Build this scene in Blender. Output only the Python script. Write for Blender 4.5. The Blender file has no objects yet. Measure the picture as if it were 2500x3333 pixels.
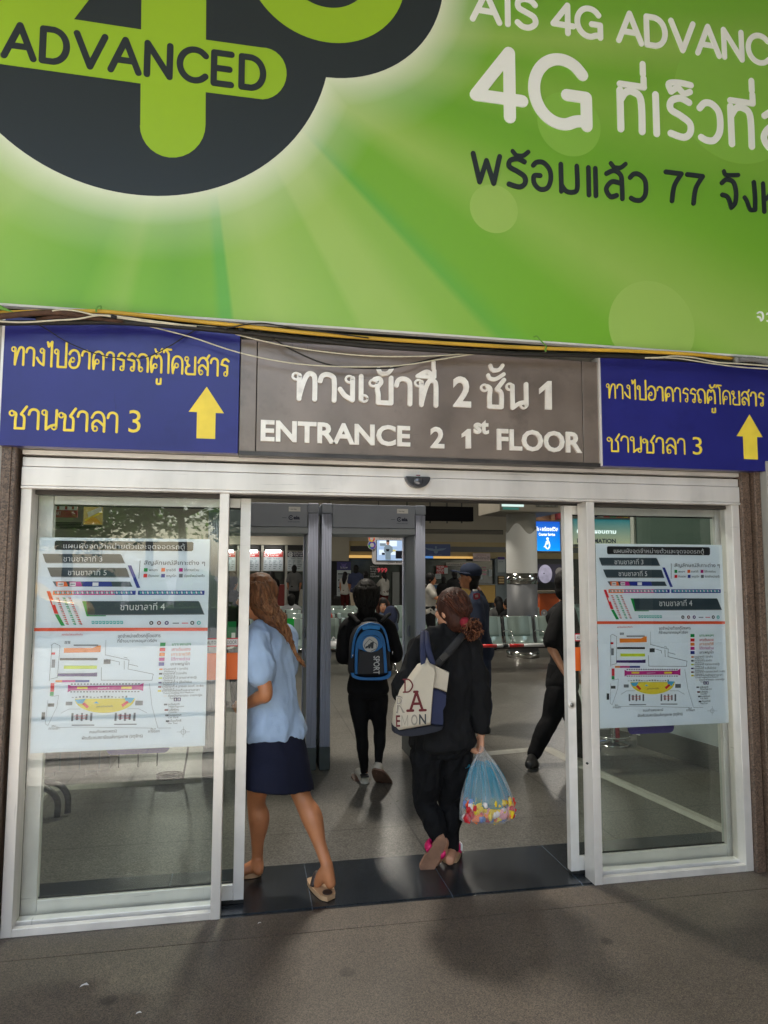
import bpy, bmesh, math, random
from mathutils import Vector, Matrix, noise
random.seed(7)
S = bpy.context.scene
COL = S.collection
R = math.radians
V = Vector

# ------------------------------------------------------------------ camera
CH = 1.66                                   # eye height of the photographer
YAW, PITCH, ROLL, FPX = R(10.93), R(4.93), R(0.15), 2250.0
FW = V((math.sin(YAW)*math.cos(PITCH), math.cos(YAW)*math.cos(PITCH), math.sin(PITCH)))
_r = V((math.cos(YAW), -math.sin(YAW), 0)); _u = _r.cross(FW)
RT = _r*math.cos(ROLL) + _u*math.sin(ROLL); UP = _u*math.cos(ROLL) - _r*math.sin(ROLL)
cd = bpy.data.cameras.new('camera'); cam = bpy.data.objects.new('camera', cd); COL.objects.link(cam)
cd.sensor_fit = 'HORIZONTAL'; cd.sensor_width = 36; cd.lens = FPX/2500*36
cd.clip_start = 0.05; cd.clip_end = 500
cam.matrix_world = Matrix(((RT.x, UP.x, -FW.x, 0), (RT.y, UP.y, -FW.y, 0), (RT.z, UP.z, -FW.z, CH), (0, 0, 0, 1)))
S.camera = cam

# ------------------------------------------------------------------ world, sun, exposure
SUN_EL, SUN_AZ = R(66), R(186)              # azimuth clockwise from +Y (into the building): sun high behind the viewer
W = bpy.data.worlds.new('World'); S.world = W; W.use_nodes = True
nt = W.node_tree; bg = nt.nodes['Background']
sky = nt.nodes.new('ShaderNodeTexSky'); sky.sky_type = 'NISHITA'; sky.sun_disc = False
sky.sun_elevation = SUN_EL; sky.sun_rotation = SUN_AZ; sky.air_density = 1.3; sky.dust_density = 2.0
nt.links.new(sky.outputs[0], bg.inputs[0]); bg.inputs[1].default_value = 0.14
sl = bpy.data.lights.new('sun', 'SUN'); sl.energy = 5.0; sl.angle = R(0.5); sl.color = (1, .95, .87)
so = bpy.data.objects.new('sun', sl); COL.objects.link(so); so.location = (0, -10, 30)
sdir = V((math.sin(SUN_AZ)*math.cos(SUN_EL), math.cos(SUN_AZ)*math.cos(SUN_EL), math.sin(SUN_EL)))
so.rotation_euler = sdir.to_track_quat('Z', 'Y').to_euler()
S.view_settings.view_transform = 'Standard'; S.view_settings.look = 'None'
S.view_settings.exposure = 2.08; S.view_settings.gamma = 1
S.cycles.use_denoising = True
S.cycles.max_bounces = 10; S.cycles.transparent_max_bounces = 16

# ------------------------------------------------------------------ helpers
def ray(x, y): return FW + RT*((x-1250)/FPX) + UP*((1666.5-y)/FPX)
def PY(x, y, Y):
    d = ray(x, y); return V((0, 0, CH)) + d*(Y/d.y)
def PZ(x, y, z=0.0):
    d = ray(x, y); return V((0, 0, CH)) + d*((z-CH)/d.z)
def rect(x0, y0, x1, y1, Y):
    """x0,x1,z0,z1 of an upright rectangle at depth Y"""
    ym, xm = (y0+y1)/2, (x0+x1)/2
    return PY(x0, ym, Y).x, PY(x1, ym, Y).x, PY(xm, y1, Y).z, PY(xm, y0, Y).z

def lin(c):
    return tuple((v/12.92 if v <= .04045 else ((v+.055)/1.055)**2.4) for v in c)
def rgb(r, g, b): return lin((r/255, g/255, b/255))

MATS = {}
def mat(name, col=(.5, .5, .5), rough=.5, metal=0., var=0., scale=6., bump=0., bscale=60., emit=0., spec=.5, stretch=(1, 1, 1), detail=6):
    if name in MATS: return MATS[name]
    m = bpy.data.materials.new(name); m.use_nodes = True; MATS[name] = m
    n = m.node_tree; p = n.nodes['Principled BSDF']; L = n.links.new
    p.inputs['Base Color'].default_value = (*col, 1); p.inputs['Roughness'].default_value = rough
    p.inputs['Metallic'].default_value = metal; p.inputs['Specular IOR Level'].default_value = spec
    if emit:
        p.inputs['Emission Color'].default_value = (*col, 1); p.inputs['Emission Strength'].default_value = emit
    if var or bump:
        tc = n.nodes.new('ShaderNodeTexCoord'); mp = n.nodes.new('ShaderNodeMapping')
        mp.inputs['Scale'].default_value = stretch; L(tc.outputs['Object'], mp.inputs[0])
    if var:
        t = n.nodes.new('ShaderNodeTexNoise'); t.inputs['Scale'].default_value = scale; t.inputs['Detail'].default_value = detail
        L(mp.outputs[0], t.inputs['Vector'])
        rm = n.nodes.new('ShaderNodeValToRGB'); L(t.outputs['Fac'], rm.inputs[0])
        e = rm.color_ramp.elements; e[0].position = .3; e[1].position = .7
        e[0].color = (*[max(0, c*(1-var)) for c in col], 1); e[1].color = (*[min(1, c*(1+var)) for c in col], 1)
        L(rm.outputs[0], p.inputs['Base Color'])
        if emit: L(rm.outputs[0], p.inputs['Emission Color'])
        r2 = n.nodes.new('ShaderNodeMapRange'); r2.inputs[3].default_value = max(.03, rough-.12*min(1, var*3)); r2.inputs[4].default_value = min(1, rough+.12*min(1, var*3))
        L(t.outputs['Fac'], r2.inputs[0]); L(r2.outputs[0], p.inputs['Roughness'])
    if bump:
        t2 = n.nodes.new('ShaderNodeTexNoise'); t2.inputs['Scale'].default_value = bscale; t2.inputs['Detail'].default_value = 4
        L(mp.outputs[0], t2.inputs['Vector'])
        b = n.nodes.new('ShaderNodeBump'); b.inputs['Strength'].default_value = min(1, bump); b.inputs['Distance'].default_value = .01
        L(t2.outputs['Fac'], b.inputs['Height']); L(b.outputs[0], p.inputs['Normal'])
    return m

def tag(o, label=None, cat=None, group=None, kind=None):
    if label: o['label'] = label
    if cat: o['category'] = cat
    if group: o['group'] = group
    if kind: o['kind'] = kind
    return o
def thing(name, label, cat, loc=(0, 0, 0), group=None):
    o = bpy.data.objects.new(name, None); COL.objects.link(o); o.location = loc; o.empty_display_size = .1
    return tag(o, label, cat, group)
def dup(root, loc=None, rotz=None, label=None):
    r = root.copy(); COL.objects.link(r)
    if loc is not None: r.location = loc
    if rotz is not None: r.rotation_euler = (0, 0, rotz)
    if label: r['label'] = label
    for ch in list(root.children):
        c = ch.copy(); COL.objects.link(c); c.parent = r; c.matrix_parent_inverse = ch.matrix_parent_inverse.copy()
        for g in list(ch.children):
            d = g.copy(); COL.objects.link(d); d.parent = c; d.matrix_parent_inverse = g.matrix_parent_inverse.copy()
    return r

def crom(P, k):
    """Catmull-Rom through points (any tuple size)"""
    if len(P) < 3 or k < 2: return [tuple(p) for p in P]
    out = []
    for i in range(len(P)-1):
        a, b, c, d = P[max(i-1, 0)], P[i], P[i+1], P[min(i+2, len(P)-1)]
        for j in range(k):
            t = j/k
            out.append(tuple(.5*(2*q + (r-p)*t + (2*p-5*q+4*r-s)*t*t + (3*q-p-3*r+s)*t**3) for p, q, r, s in zip(a, b, c, d)))
    out.append(tuple(P[-1])); return out

class MB:
    def __init__(s): s.v = []; s.f = []; s.m = []; s.sm = []; s.mats = []
    def mi(s, m):
        if m not in s.mats: s.mats.append(m)
        return s.mats.index(m)
    def add(s, vs, fs, m, smooth=False):
        b = len(s.v); s.v += [tuple(v) for v in vs]; i = s.mi(m)
        for f in fs: s.f.append(tuple(b+k for k in f)); s.m.append(i); s.sm.append(smooth)
    def poly(s, pts, m): s.add(pts, [range(len(pts))], m)
    def box(s, x0, x1, y0, y1, z0, z1, m):
        x0, x1 = min(x0, x1), max(x0, x1); y0, y1 = min(y0, y1), max(y0, y1); z0, z1 = min(z0, z1), max(z0, z1)
        s.add([(x, y, z) for x in (x0, x1) for y in (y0, y1) for z in (z0, z1)],
              [(0, 1, 3, 2), (4, 6, 7, 5), (0, 4, 5, 1), (2, 3, 7, 6), (0, 2, 6, 4), (1, 5, 7, 3)], m)
    def obox(s, c, a, b, h, m):
        c, a, b, h = V(c), V(a), V(b), V(h)
        s.add([c+a*i+b*j+h*k for i in (-1, 1) for j in (-1, 1) for k in (-1, 1)],
              [(0, 1, 3, 2), (4, 6, 7, 5), (0, 4, 5, 1), (2, 3, 7, 6), (0, 2, 6, 4), (1, 5, 7, 3)], m)
    def prism(s, pts, y0, y1, m):
        """polygon given in x,z pushed from y0 (front) to y1"""
        n = len(pts)
        A = sum(pts[i][0]*pts[(i+1) % n][1]-pts[(i+1) % n][0]*pts[i][1] for i in range(n))
        if A < 0: pts = pts[::-1]
        vs = [(p[0], y0, p[1]) for p in pts] + [(p[0], y1, p[1]) for p in pts]
        s.add(vs, [tuple(range(n))] + [tuple(range(2*n-1, n-1, -1))] + [(i, i+n, (i+1) % n+n, (i+1) % n) for i in range(n)], m)
    def tube(s, P, r, m, n=8, k=1, flat=None, smooth=True, caps=True):
        """tube along points; r number or list; flat=(side vector, factor) squashes"""
        if not isinstance(r, (list, tuple)): r = [r]*len(P)
        Q = crom([(*p, q) for p, q in zip(P, r)], k)
        pts = [V(q[:3]) for q in Q]; rr = [q[3] for q in Q]
        vs = []; up = None
        for i, p in enumerate(pts):
            t = (pts[min(i+1, len(pts)-1)] - pts[max(i-1, 0)])
            t = t.normalized() if t.length > 1e-9 else V((0, 0, 1))
            if up is None:
                up = V((0, 0, 1)) if abs(t.z) < .9 else V((0, 1, 0))
            a = t.cross(up)
            a = a.normalized() if a.length > 1e-6 else t.orthogonal().normalized()
            b = a.cross(t).normalized(); up = b
            for j in range(n):
                th = 2*math.pi*j/n; o = a*math.cos(th)*rr[i] + b*math.sin(th)*rr[i]
                if flat: d = V(flat[0]).normalized(); o = o - d*(o.dot(d)*(1-flat[1]))
                vs.append(p+o)
        fs = []
        for i in range(len(pts)-1):
            for j in range(n):
                fs.append((i*n+j, (i+1)*n+j, (i+1)*n+(j+1) % n, i*n+(j+1) % n))
        if caps: fs.append(tuple(range(n))); fs.append(tuple(range((len(pts)-1)*n+n-1, (len(pts)-1)*n-1, -1)))
        s.add(vs, fs, m, smooth)
    def cyl(s, p0, p1, r, m, n=16, r1=None): s.tube([p0, p1], [r, r if r1 is None else r1], m, n)
    def lathe(s, prof, c, m, n=24):
        vs = []; fs = []
        for (r, z) in prof:
            for j in range(n):
                th = 2*math.pi*j/n; vs.append((c[0]+r*math.cos(th), c[1]+r*math.sin(th), c[2]+z))
        for i in range(len(prof)-1):
            for j in range(n): fs.append((i*n+j, i*n+(j+1) % n, (i+1)*n+(j+1) % n, (i+1)*n+j))
        fs.append(tuple(range(n-1, -1, -1))); fs.append(tuple((len(prof)-1)*n+j for j in range(n)))
        s.add(vs, fs, m, True)
    def ell(s, c, r, m, rot=None, nu=14, nv=9):
        c = V(c); M = rot if rot is not None else Matrix.Identity(3)
        vs = [c + M @ V((0, 0, -r[2]))]; fs = []
        for i in range(1, nv):
            ph = -math.pi/2+math.pi*i/nv
            for j in range(nu):
                th = 2*math.pi*j/nu
                vs.append(c + M @ V((r[0]*math.cos(ph)*math.cos(th), r[1]*math.cos(ph)*math.sin(th), r[2]*math.sin(ph))))
        vs.append(c + M @ V((0, 0, r[2])))
        for j in range(nu): fs.append((0, 1+(j+1) % nu, 1+j))
        for i in range(nv-2):
            for j in range(nu): fs.append((1+i*nu+j, 1+i*nu+(j+1) % nu, 1+(i+1)*nu+(j+1) % nu, 1+(i+1)*nu+j))
        for j in range(nu): fs.append((len(vs)-1, 1+(nv-2)*nu+j, 1+(nv-2)*nu+(j+1) % nu))
        s.add(vs, fs, m, True)
    def limb(s, P, r, m, k=4, n=12, flat=None):
        """tapered rounded limb (closed) for blending"""
        P = [V(p) for p in P]
        d0 = (P[0]-P[1]).normalized()*r[0]*.6; d1 = (P[-1]-P[-2]).normalized()*r[-1]*.6
        s.tube([P[0]+d0] + P + [P[-1]+d1], [r[0]*.55] + list(r) + [r[-1]*.55], m, n, k, flat)
    def loft(s, rings, m, n=24, k=3, sq=2.4):
        """rings: (centre, half width, half depth, side vec, front vec)"""
        Q = crom([(*r[0], r[1], r[2], *r[3], *r[4]) for r in rings], k)
        vs = []; fs = []
        for q in Q:
            c = V(q[:3]); a = V(q[5:8]).normalized(); b = V(q[8:11]).normalized()
            for j in range(n):
                th = 2*math.pi*j/n; cx, sy = math.cos(th), math.sin(th)
                d = (abs(cx)**sq+abs(sy)**sq)**(-1/sq)
                vs.append(c+a*cx*d*q[3]+b*sy*d*q[4])
        for i in range(len(Q)-1):
            for j in range(n): fs.append((i*n+j, i*n+(j+1) % n, (i+1)*n+(j+1) % n, (i+1)*n+j))
        fs.append(tuple(range(n-1, -1, -1))); fs.append(tuple((len(Q)-1)*n+j for j in range(n)))
        s.add(vs, fs, m, True)
    def mesh(s, name):
        me = bpy.data.meshes.new(name); me.from_pydata(s.v, [], s.f)
        for m in s.mats: me.materials.append(m)
        me.polygons.foreach_set('material_index', s.m); me.polygons.foreach_set('use_smooth', s.sm); me.update()
        return me
    def build(s, name, parent=None, bevel=0, label=None, cat=None, group=None, kind=None, sharp=False):
        me = s.mesh(name)
        if sharp: me.set_sharp_from_angle(angle=R(35))
        o = bpy.data.objects.new(name, me); COL.objects.link(o)
        if parent is not None:
            o.parent = parent; bpyinv = Matrix.Translation(parent_loc(parent)).inverted(); o.matrix_parent_inverse = bpyinv
        if bevel:
            b = o.modifiers.new('bevel', 'BEVEL'); b.width = bevel; b.segments = 2; b.limit_method = 'ANGLE'
        return tag(o, label, cat, group, kind)
    def blend(s, name, m, parent=None, vox=.012, smooth=4, wr=0, wscale=9, wst=(1, 1, 1), label=None):
        """voxel-merge everything into one continuous surface"""
        me = s.mesh('tmp'); o = bpy.data.objects.new('tmp', me); COL.objects.link(o)
        d = o.modifiers.new('r', 'REMESH'); d.mode = 'VOXEL'; d.voxel_size = vox
        if smooth: q = o.modifiers.new('s', 'SMOOTH'); q.factor = .5; q.iterations = smooth
        dg = bpy.context.evaluated_depsgraph_get(); m2 = bpy.data.meshes.new_from_object(o.evaluated_get(dg))
        bpy.data.objects.remove(o); bpy.data.meshes.remove(me)
        m2.name = name; m2.materials.clear(); m2.materials.append(m)
        if wr:
            nn = [v.normal.copy() for v in m2.vertices]
            for v, nr in zip(m2.vertices, nn):
                c = v.co; q = V((c.x*wst[0], c.y*wst[1], c.z*wst[2]))*wscale
                h = noise.fractal(q, 1., 2., 3)
                v.co = c + nr*(wr*(1-2*abs(h)))
        m2.polygons.foreach_set('use_smooth', [True]*len(m2.polygons)); m2.update()
        o2 = bpy.data.objects.new(name, m2); COL.objects.link(o2)
        if parent is not None:
            o2.parent = parent; o2.matrix_parent_inverse = Matrix.Translation(parent_loc(parent)).inverted()
        if label: o2['label'] = label
        return o2
def parent_loc(p):
    return V(p.location) if p.type == 'EMPTY' else V((0, 0, 0))
# ------------------------------------------------------------------ lettering
_inc = [0.0]
def stroke(B, P, w, yf, yb, m, k=6):
    """round-ended stroke of width w through points (x,z), front at yf, back at yb"""
    _inc[0] = (_inc[0]+.00013) % .0026; yf -= _inc[0]
    Q = [V((p[0], p[1])) for p in crom(P, k if len(P) > 2 else 1)]
    Q = [q for i, q in enumerate(Q) if i == 0 or (q-Q[i-1]).length > 1e-5]
    if len(Q) < 2: return
    L = []; Rr = []
    for i, q in enumerate(Q):
        t = (Q[min(i+1, len(Q)-1)]-Q[max(i-1, 0)]).normalized(); nn = V((-t.y, t.x))*(w/2)
        L.append(q+nn); Rr.append(q-nn)
    def cap(c, a, n=7):
        a0 = math.atan2(a.y, a.x); return [c+V((math.cos(a0-math.pi*i/n), math.sin(a0-math.pi*i/n)))*(w/2) for i in range(n+1)]
    e = cap(Q[-1], L[-1]-Q[-1]); st = cap(Q[0], Rr[0]-Q[0])
    n = len(Q)
    vs = [(p.x, yf, p.y) for p in L] + [(p.x, yf, p.y) for p in Rr]
    fs = [(i, n+i, n+i+1, i+1) for i in range(n-1)]
    B.add(vs, fs, m)
    B.add([(p.x, yf, p.y) for p in e], [tuple(range(len(e)))], m)
    B.add([(p.x, yf, p.y) for p in st], [tuple(range(len(st)))], m)
    if yb - yf > .003:
        o = L + e[1:-1] + Rr[::-1] + st[1:-1]; c = len(o)
        B.add([(p.x, yf, p.y) for p in o]+[(p.x, yb, p.y) for p in o], [(i, (i+1) % c, (i+1) % c+c, i+c) for i in range(c)], m)

def arc(cx, cz, rx, rz, a0, a1, n=9):
    return [(cx+rx*math.cos(R(a0+(a1-a0)*i/n)), cz+rz*math.sin(R(a0+(a1-a0)*i/n))) for i in range(n+1)]
# looped Thai letters of the painted and steel signs: (advance, strokes, loops)
TL = {
'ท': (.86, [[(.23, .9), (.23, 0)], [(.23, .05), (.36, .62), (.5, .96), (.66, .97), (.73, .78), (.73, 0)]], [(.13, .86)]),
'า': (.66, [[(.04, .72), (.1, .92), (.26, 1), (.44, .93), (.5, .74), (.5, 0)]], []),
'ง': (.62, [[(.44, .9), (.44, .05)], [(.44, .05), (.2, .2), (.03, .45)]], [(.33, .86)]),
'ไ': (.46, [[(.04, 1.36), (.1, 1.12)], [(.1, 1.12), (.3, 1.4)], [(.3, 1.4), (.3, 0)]], []),
'โ': (.5, [[(.0, 1.2), (.08, 1.36), (.46, 1.36)], [(.12, 1.34), (.3, 1.12), (.32, .9), (.32, 0)]], []),
'เ': (.4, [[(.1, 1), (.1, .1)]], [(.2, .13)]),
'ป': (.86, [[(.23, .9), (.23, 0)], [(.23, 0), (.73, 0)], [(.73, 0), (.73, 1.4)]], [(.13, .86)]),
'อ': (.82, [[(.17, .44), (.1, .22), (.2, .03), (.42, 0), (.62, .12), (.7, .52), (.6, .88), (.38, 1), (.18, .93), (.08, .76)]], [(.28, .44)]),
'ค': (.86, [[(.2, .42), (.12, 0)], [(.12, 0), (.07, .5), (.16, .88), (.4, 1), (.64, .88), (.72, .6), (.72, 0)]], [(.32, .42)]),
'ด': (.86, [[(.24, .42), (.12, .12), (.12, 0)], [(.12, 0), (.07, .5), (.16, .88), (.4, 1), (.64, .88), (.72, .6), (.72, 0)]], [(.34, .46)]),
'ต': (.88, [[(.22, .35), (.12, 0)], [(.12, 0), (.06, .5), (.14, .88), (.26, .98), (.4, .84)], [(.4, .84), (.54, .98), (.67, .88), (.74, .6), (.74, 0)]], [(.34, .36)]),
'ร': (.66, [[(.48, .12), (.48, .58)], [(.48, .58), (.12, .66)], [(.1, .66), (.18, .9), (.36, 1), (.56, .88)]], [(.38, .12)]),
'ถ': (.84, [[(.14, .12), (.14, .5), (.04, .66)], [(.04, .68), (.18, .94), (.42, 1), (.62, .88), (.7, .62), (.7, 0)]], [(.25, .12)]),
'ย': (.84, [[(.2, .8), (.18, .62), (.32, .5)], [(.32, .5), (.14, .38), (.11, .12), (.2, 0), (.5, 0), (.7, .0)], [(.7, 0), (.7, 1)]], [(.14, .88)]),
'ส': (.86, [[(.08, .7), (.22, .94), (.42, 1), (.6, .9), (.7, .62), (.7, 0)], [(.14, .14), (.14, .42), (.36, .56), (.68, .3)], [(.58, .88), (.78, 1.16)]], [(.25, .13)]),
'ล': (.84, [[(.08, .7), (.22, .94), (.42, 1), (.6, .9), (.7, .62), (.7, 0)], [(.14, .14), (.14, .42), (.36, .56), (.68, .3)]], [(.25, .13)]),
'ช': (.88, [[(.2, .82), (.3, .72), (.28, .4), (.28, 0)], [(.27, 0), (.7, 0)], [(.7, 0), (.7, .56), (.55, .72)], [(.55, .74), (.8, 1.12)]], [(.1, .76)]),
'ข': (.84, [[(.14, .9), (.3, .95), (.36, .8), (.24, .58), (.27, .3), (.27, 0)], [(.27, 0), (.7, 0)], [(.7, 0), (.7, 1)]], [(.1, .76)]),
'น': (.86, [[(.23, .9), (.23, 0)], [(.23, 0), (.45, .18), (.62, .24)], [(.73, .14), (.73, 1)]], [(.13, .86), (.63, .13)]),
}
# loopless rounded letters of the billboard: (advance, strokes)
TB = {
'A': (.86, [[(.02, 0), (.4, 1)], [(.4, 1), (.78, 0)], [(.15, .34), (.65, .34)]]),
'I': (.3, [[(.1, 0), (.1, 1)]]),
'S': (.66, [[(.54, .84), (.42, .97), (.22, 1), (.05, .88), (.06, .66), (.28, .53), (.5, .4), (.54, .18), (.38, .01), (.18, 0), (.02, .13)]]),
'4': (.8, [[(.53, 0), (.53, .98)], [(.53, .98), (.03, .27)], [(.03, .27), (.72, .27)]]),
'G': (.92, [arc(.42, .5, .42, .5, 38, 300, 12)+[(.8, .1)], [(.8, .46), (.5, .46)], [(.8, .46), (.8, .02)]]),
'D': (.82, [[(.05, 0), (.05, 1)], [(.05, 1), (.3, 1)]+arc(.3, .5, .38, .5, 80, -80, 8)+[(.3, 0), (.05, 0)]]),
'V': (.84, [[(.02, 1), (.4, 0)], [(.4, 0), (.78, 1)]]),
'N': (.84, [[(.05, 0), (.05, 1)], [(.05, 1), (.68, 0)], [(.68, 0), (.68, 1)]]),
'C': (.84, [arc(.44, .5, .42, .5, 42, 318, 12)]),
'E': (.7, [[(.05, 0), (.05, 1)], [(.05, 1), (.55, 1)], [(.05, .5), (.5, .5)], [(.05, 0), (.55, 0)]]),
'7': (.68, [[(.02, 1), (.56, 1)], [(.56, 1), (.3, .55), (.2, 0)]]),
' ': (.36, []),
'ท': (.72, [[(.06, 0), (.06, .98)], [(.06, .72), (.2, .95), (.38, .98), (.54, .8), (.55, .0)]]),
'เ': (.26, [[(.07, 0), (.07, 1)]]),
'แ': (.46, [[(.07, 0), (.07, 1)], [(.28, 0), (.28, 1)]]),
'ร': (.62, [[(.5, .92), (.3, 1), (.08, .9), (.06, .68), (.3, .54), (.5, .38), (.5, .14), (.34, 0), (.04, .06)]]),
'ว': (.62, [[(.03, .82), (.16, .97), (.34, .96), (.5, .75), (.5, .3), (.36, .04), (.18, .0), (.04, .06)]]),
'ส': (.68, [[(.08, .86), (.3, 1), (.5, .86), (.53, .5), (.53, 0)], [(.5, .56), (.22, .58), (.04, .3), (.16, .03), (.36, .1)], [(.4, .94), (.62, 1.2)]]),
'ล': (.66, [[(.06, .86), (.3, 1), (.5, .86), (.53, .5), (.53, 0)], [(.5, .56), (.22, .58), (.04, .3), (.16, .03), (.36, .1)]]),
'พ': (.9, [[(.02, 1), (.2, .02)], [(.2, .02), (.4, .8)], [(.4, .8), (.6, .02)], [(.6, .02), (.78, 1)]]),
'อ': (.7, [[(.24, .5), (.06, .46), (.06, .2), (.22, .01), (.44, .08), (.55, .4), (.52, .75), (.34, .98), (.14, .96), (.04, .84)]]),
'ม': (.72, [[(.06, 1), (.06, .02)], [(.06, .26), (.2, .05), (.4, .03), (.54, .2), (.54, 1)]]),
'จ': (.66, [[(.04, .84), (.2, .98), (.42, .92), (.5, .6), (.46, .2), (.32, .0)], [(.32, 0), (.22, .35), (.04, .42)]]),
'ง': (.52, [[(.36, 1), (.38, .5), (.36, .03)], [(.36, .03), (.2, .02), (.1, .3), (.03, .42)]]),
'ห': (.66, [[(.06, 0), (.06, 1)], [(.06, .4), (.3, .64), (.5, .98)], [(.24, .58), (.44, .4), (.5, 0)]]),
}
MARK = {  # strokes relative to the right edge of the letter they sit on
'ี': [[(-.62, 0), (-.3, .2), (-.05, .0)], [(-.62, 0), (-.05, 0)], [(-.05, 0), (-.05, .26)]],
'่': [[(-.07, 0), (-.07, .26)]],
'้': [[(-.42, .2), (-.36, .05), (-.24, .02)], [(-.3, .0), (-.1, .06), (.02, .24)]],
'ั': [[(-.5, .14), (-.44, .02), (-.24, .0), (.06, .22)]],
'็': [[(-.5, .0), (-.55, .2), (-.3, .26), (-.02, .24)], [(-.5, 0), (-.34, .12), (-.2, .0), (-.05, .06)]],
'ู': [[(-.26, -.4), (-.26, -.66), (-.02, -.66)], [(-.02, -.36), (-.02, -.66)]],
}
MARKB = dict(MARK)
MARKB['ี'] = [[(-.62, 0), (-.06, 0)], [(-.06, 0), (-.06, .24)]]
MARKB['ั'] = [[(-.5, .12), (-.42, 0), (-.02, .05)]]
MARKB['้'] = [[(-.42, .12), (-.32, -.02)], [(-.32, -.02), (-.12, .0), (.04, .16)]]
UPPER = 'ีั็'
def signtext(B, s, x, z, h, w, yf, yb, m, loops=True, xs=1., gap=.0, digits=None):
    """letters of height h with their foot at z; returns where the next letter starts"""
    T = TL if loops else TB; MK = MARK if loops else MARKB; lvl = 0
    for ch in s:
        if ch in MK:
            zz = 1.14 if ch != 'ู' else 0
            if ch in '่้' and lvl: zz = 1.14+lvl
            if ch in UPPER: lvl = .34
            for P in MK[ch]: stroke(B, [(x-.14*h*xs+p[0]*h*xs, z+(zz+p[1])*h) for p in P], w*.9, yf, yb, m)
            continue
        lvl = 0
        if ch == ' ': x += .4*h*xs; continue
        if ch not in T:
            x = font(B, ch, x, z, h/.69, yf, m, xs=xs, depth=max(0, yb-yf), fat=w*.18)+.12*h; continue
        g = T[ch]
        for P in g[1]: stroke(B, [(x+p[0]*h*xs, z+p[1]*h) for p in P], w, yf, yb, m)
        if loops:
            for c in g[2]:
                stroke(B, [(x+q[0]*h*xs, z+q[1]*h) for q in arc(c[0], c[1], .115, .125, 0, 350, 12)], min(w*.62, h*.085), yf, yb, m, 2)
        x += (g[0]*xs+gap)*h
    return x
def font(B, s, x, z, size, y, m, xs=1., depth=0., fat=0., fit=None, align=0, ux=None):
    """text in Blender's own font standing in the x,z plane at depth y (front side towards -y); fit = width to squeeze into"""
    c = bpy.data.curves.new('t', 'FONT'); c.body = s; c.size = size; c.offset = fat; c.extrude = 0; c.resolution_u = 3
    o = bpy.data.objects.new('t', c); me = o.to_mesh()
    co = [v.co.copy() for v in me.vertices]; fs = [tuple(p.vertices) for p in me.polygons]
    o.to_mesh_clear(); bpy.data.objects.remove(o); bpy.data.curves.remove(c)
    if not co: return x
    x0 = min(v.x for v in co); x1 = max(v.x for v in co)
    if fit: xs = fit/(x1-x0)
    sh = -(x1-x0)*xs*align
    if ux is None:
        P = [(x+sh+(v.x-x0)*xs, y, z+v.y) for v in co]
    else:
        P = [V((x, y, z))+ux*(sh+(v.x-x0)*xs)+V((0, 0, v.y)) for v in co]
    B.add(P, fs, m)
    if depth > .003:
        n = len(P); ed = {}
        for f in fs:
            for i in range(len(f)):
                e = (f[i], f[(i+1) % len(f)]); ed[tuple(sorted(e))] = ed.get(tuple(sorted(e)), 0)+1
        B.add(P+[(p[0], p[1]+depth, p[2]) for p in P], [(a, b, b+n, a+n) for (a, b), k in ed.items() if k == 1], m)
    return x+sh+(x1-x0)*xs
def ring2(B, cx, cz, r0, r1, y, m, a0=0, a1=360, n=40):
    vs = []
    for i in range(n+1):
        a = R(a0+(a1-a0)*i/n); vs += [(cx+r0*math.cos(a), y, cz+r0*math.sin(a)), (cx+r1*math.cos(a), y, cz+r1*math.sin(a))]
    B.add(vs, [(2*i, 2*i+1, 2*i+3, 2*i+2) for i in range(n)], m)
def disc2(B, cx, cz, rx, y, m, rz=None, n=48, zmin=-99):
    rz = rz or rx
    B.poly([(cx+rx*math.cos(2*math.pi*i/n), y, max(zmin+i*1e-6, cz+rz*math.sin(2*math.pi*i/n))) for i in range(n)], m)
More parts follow.
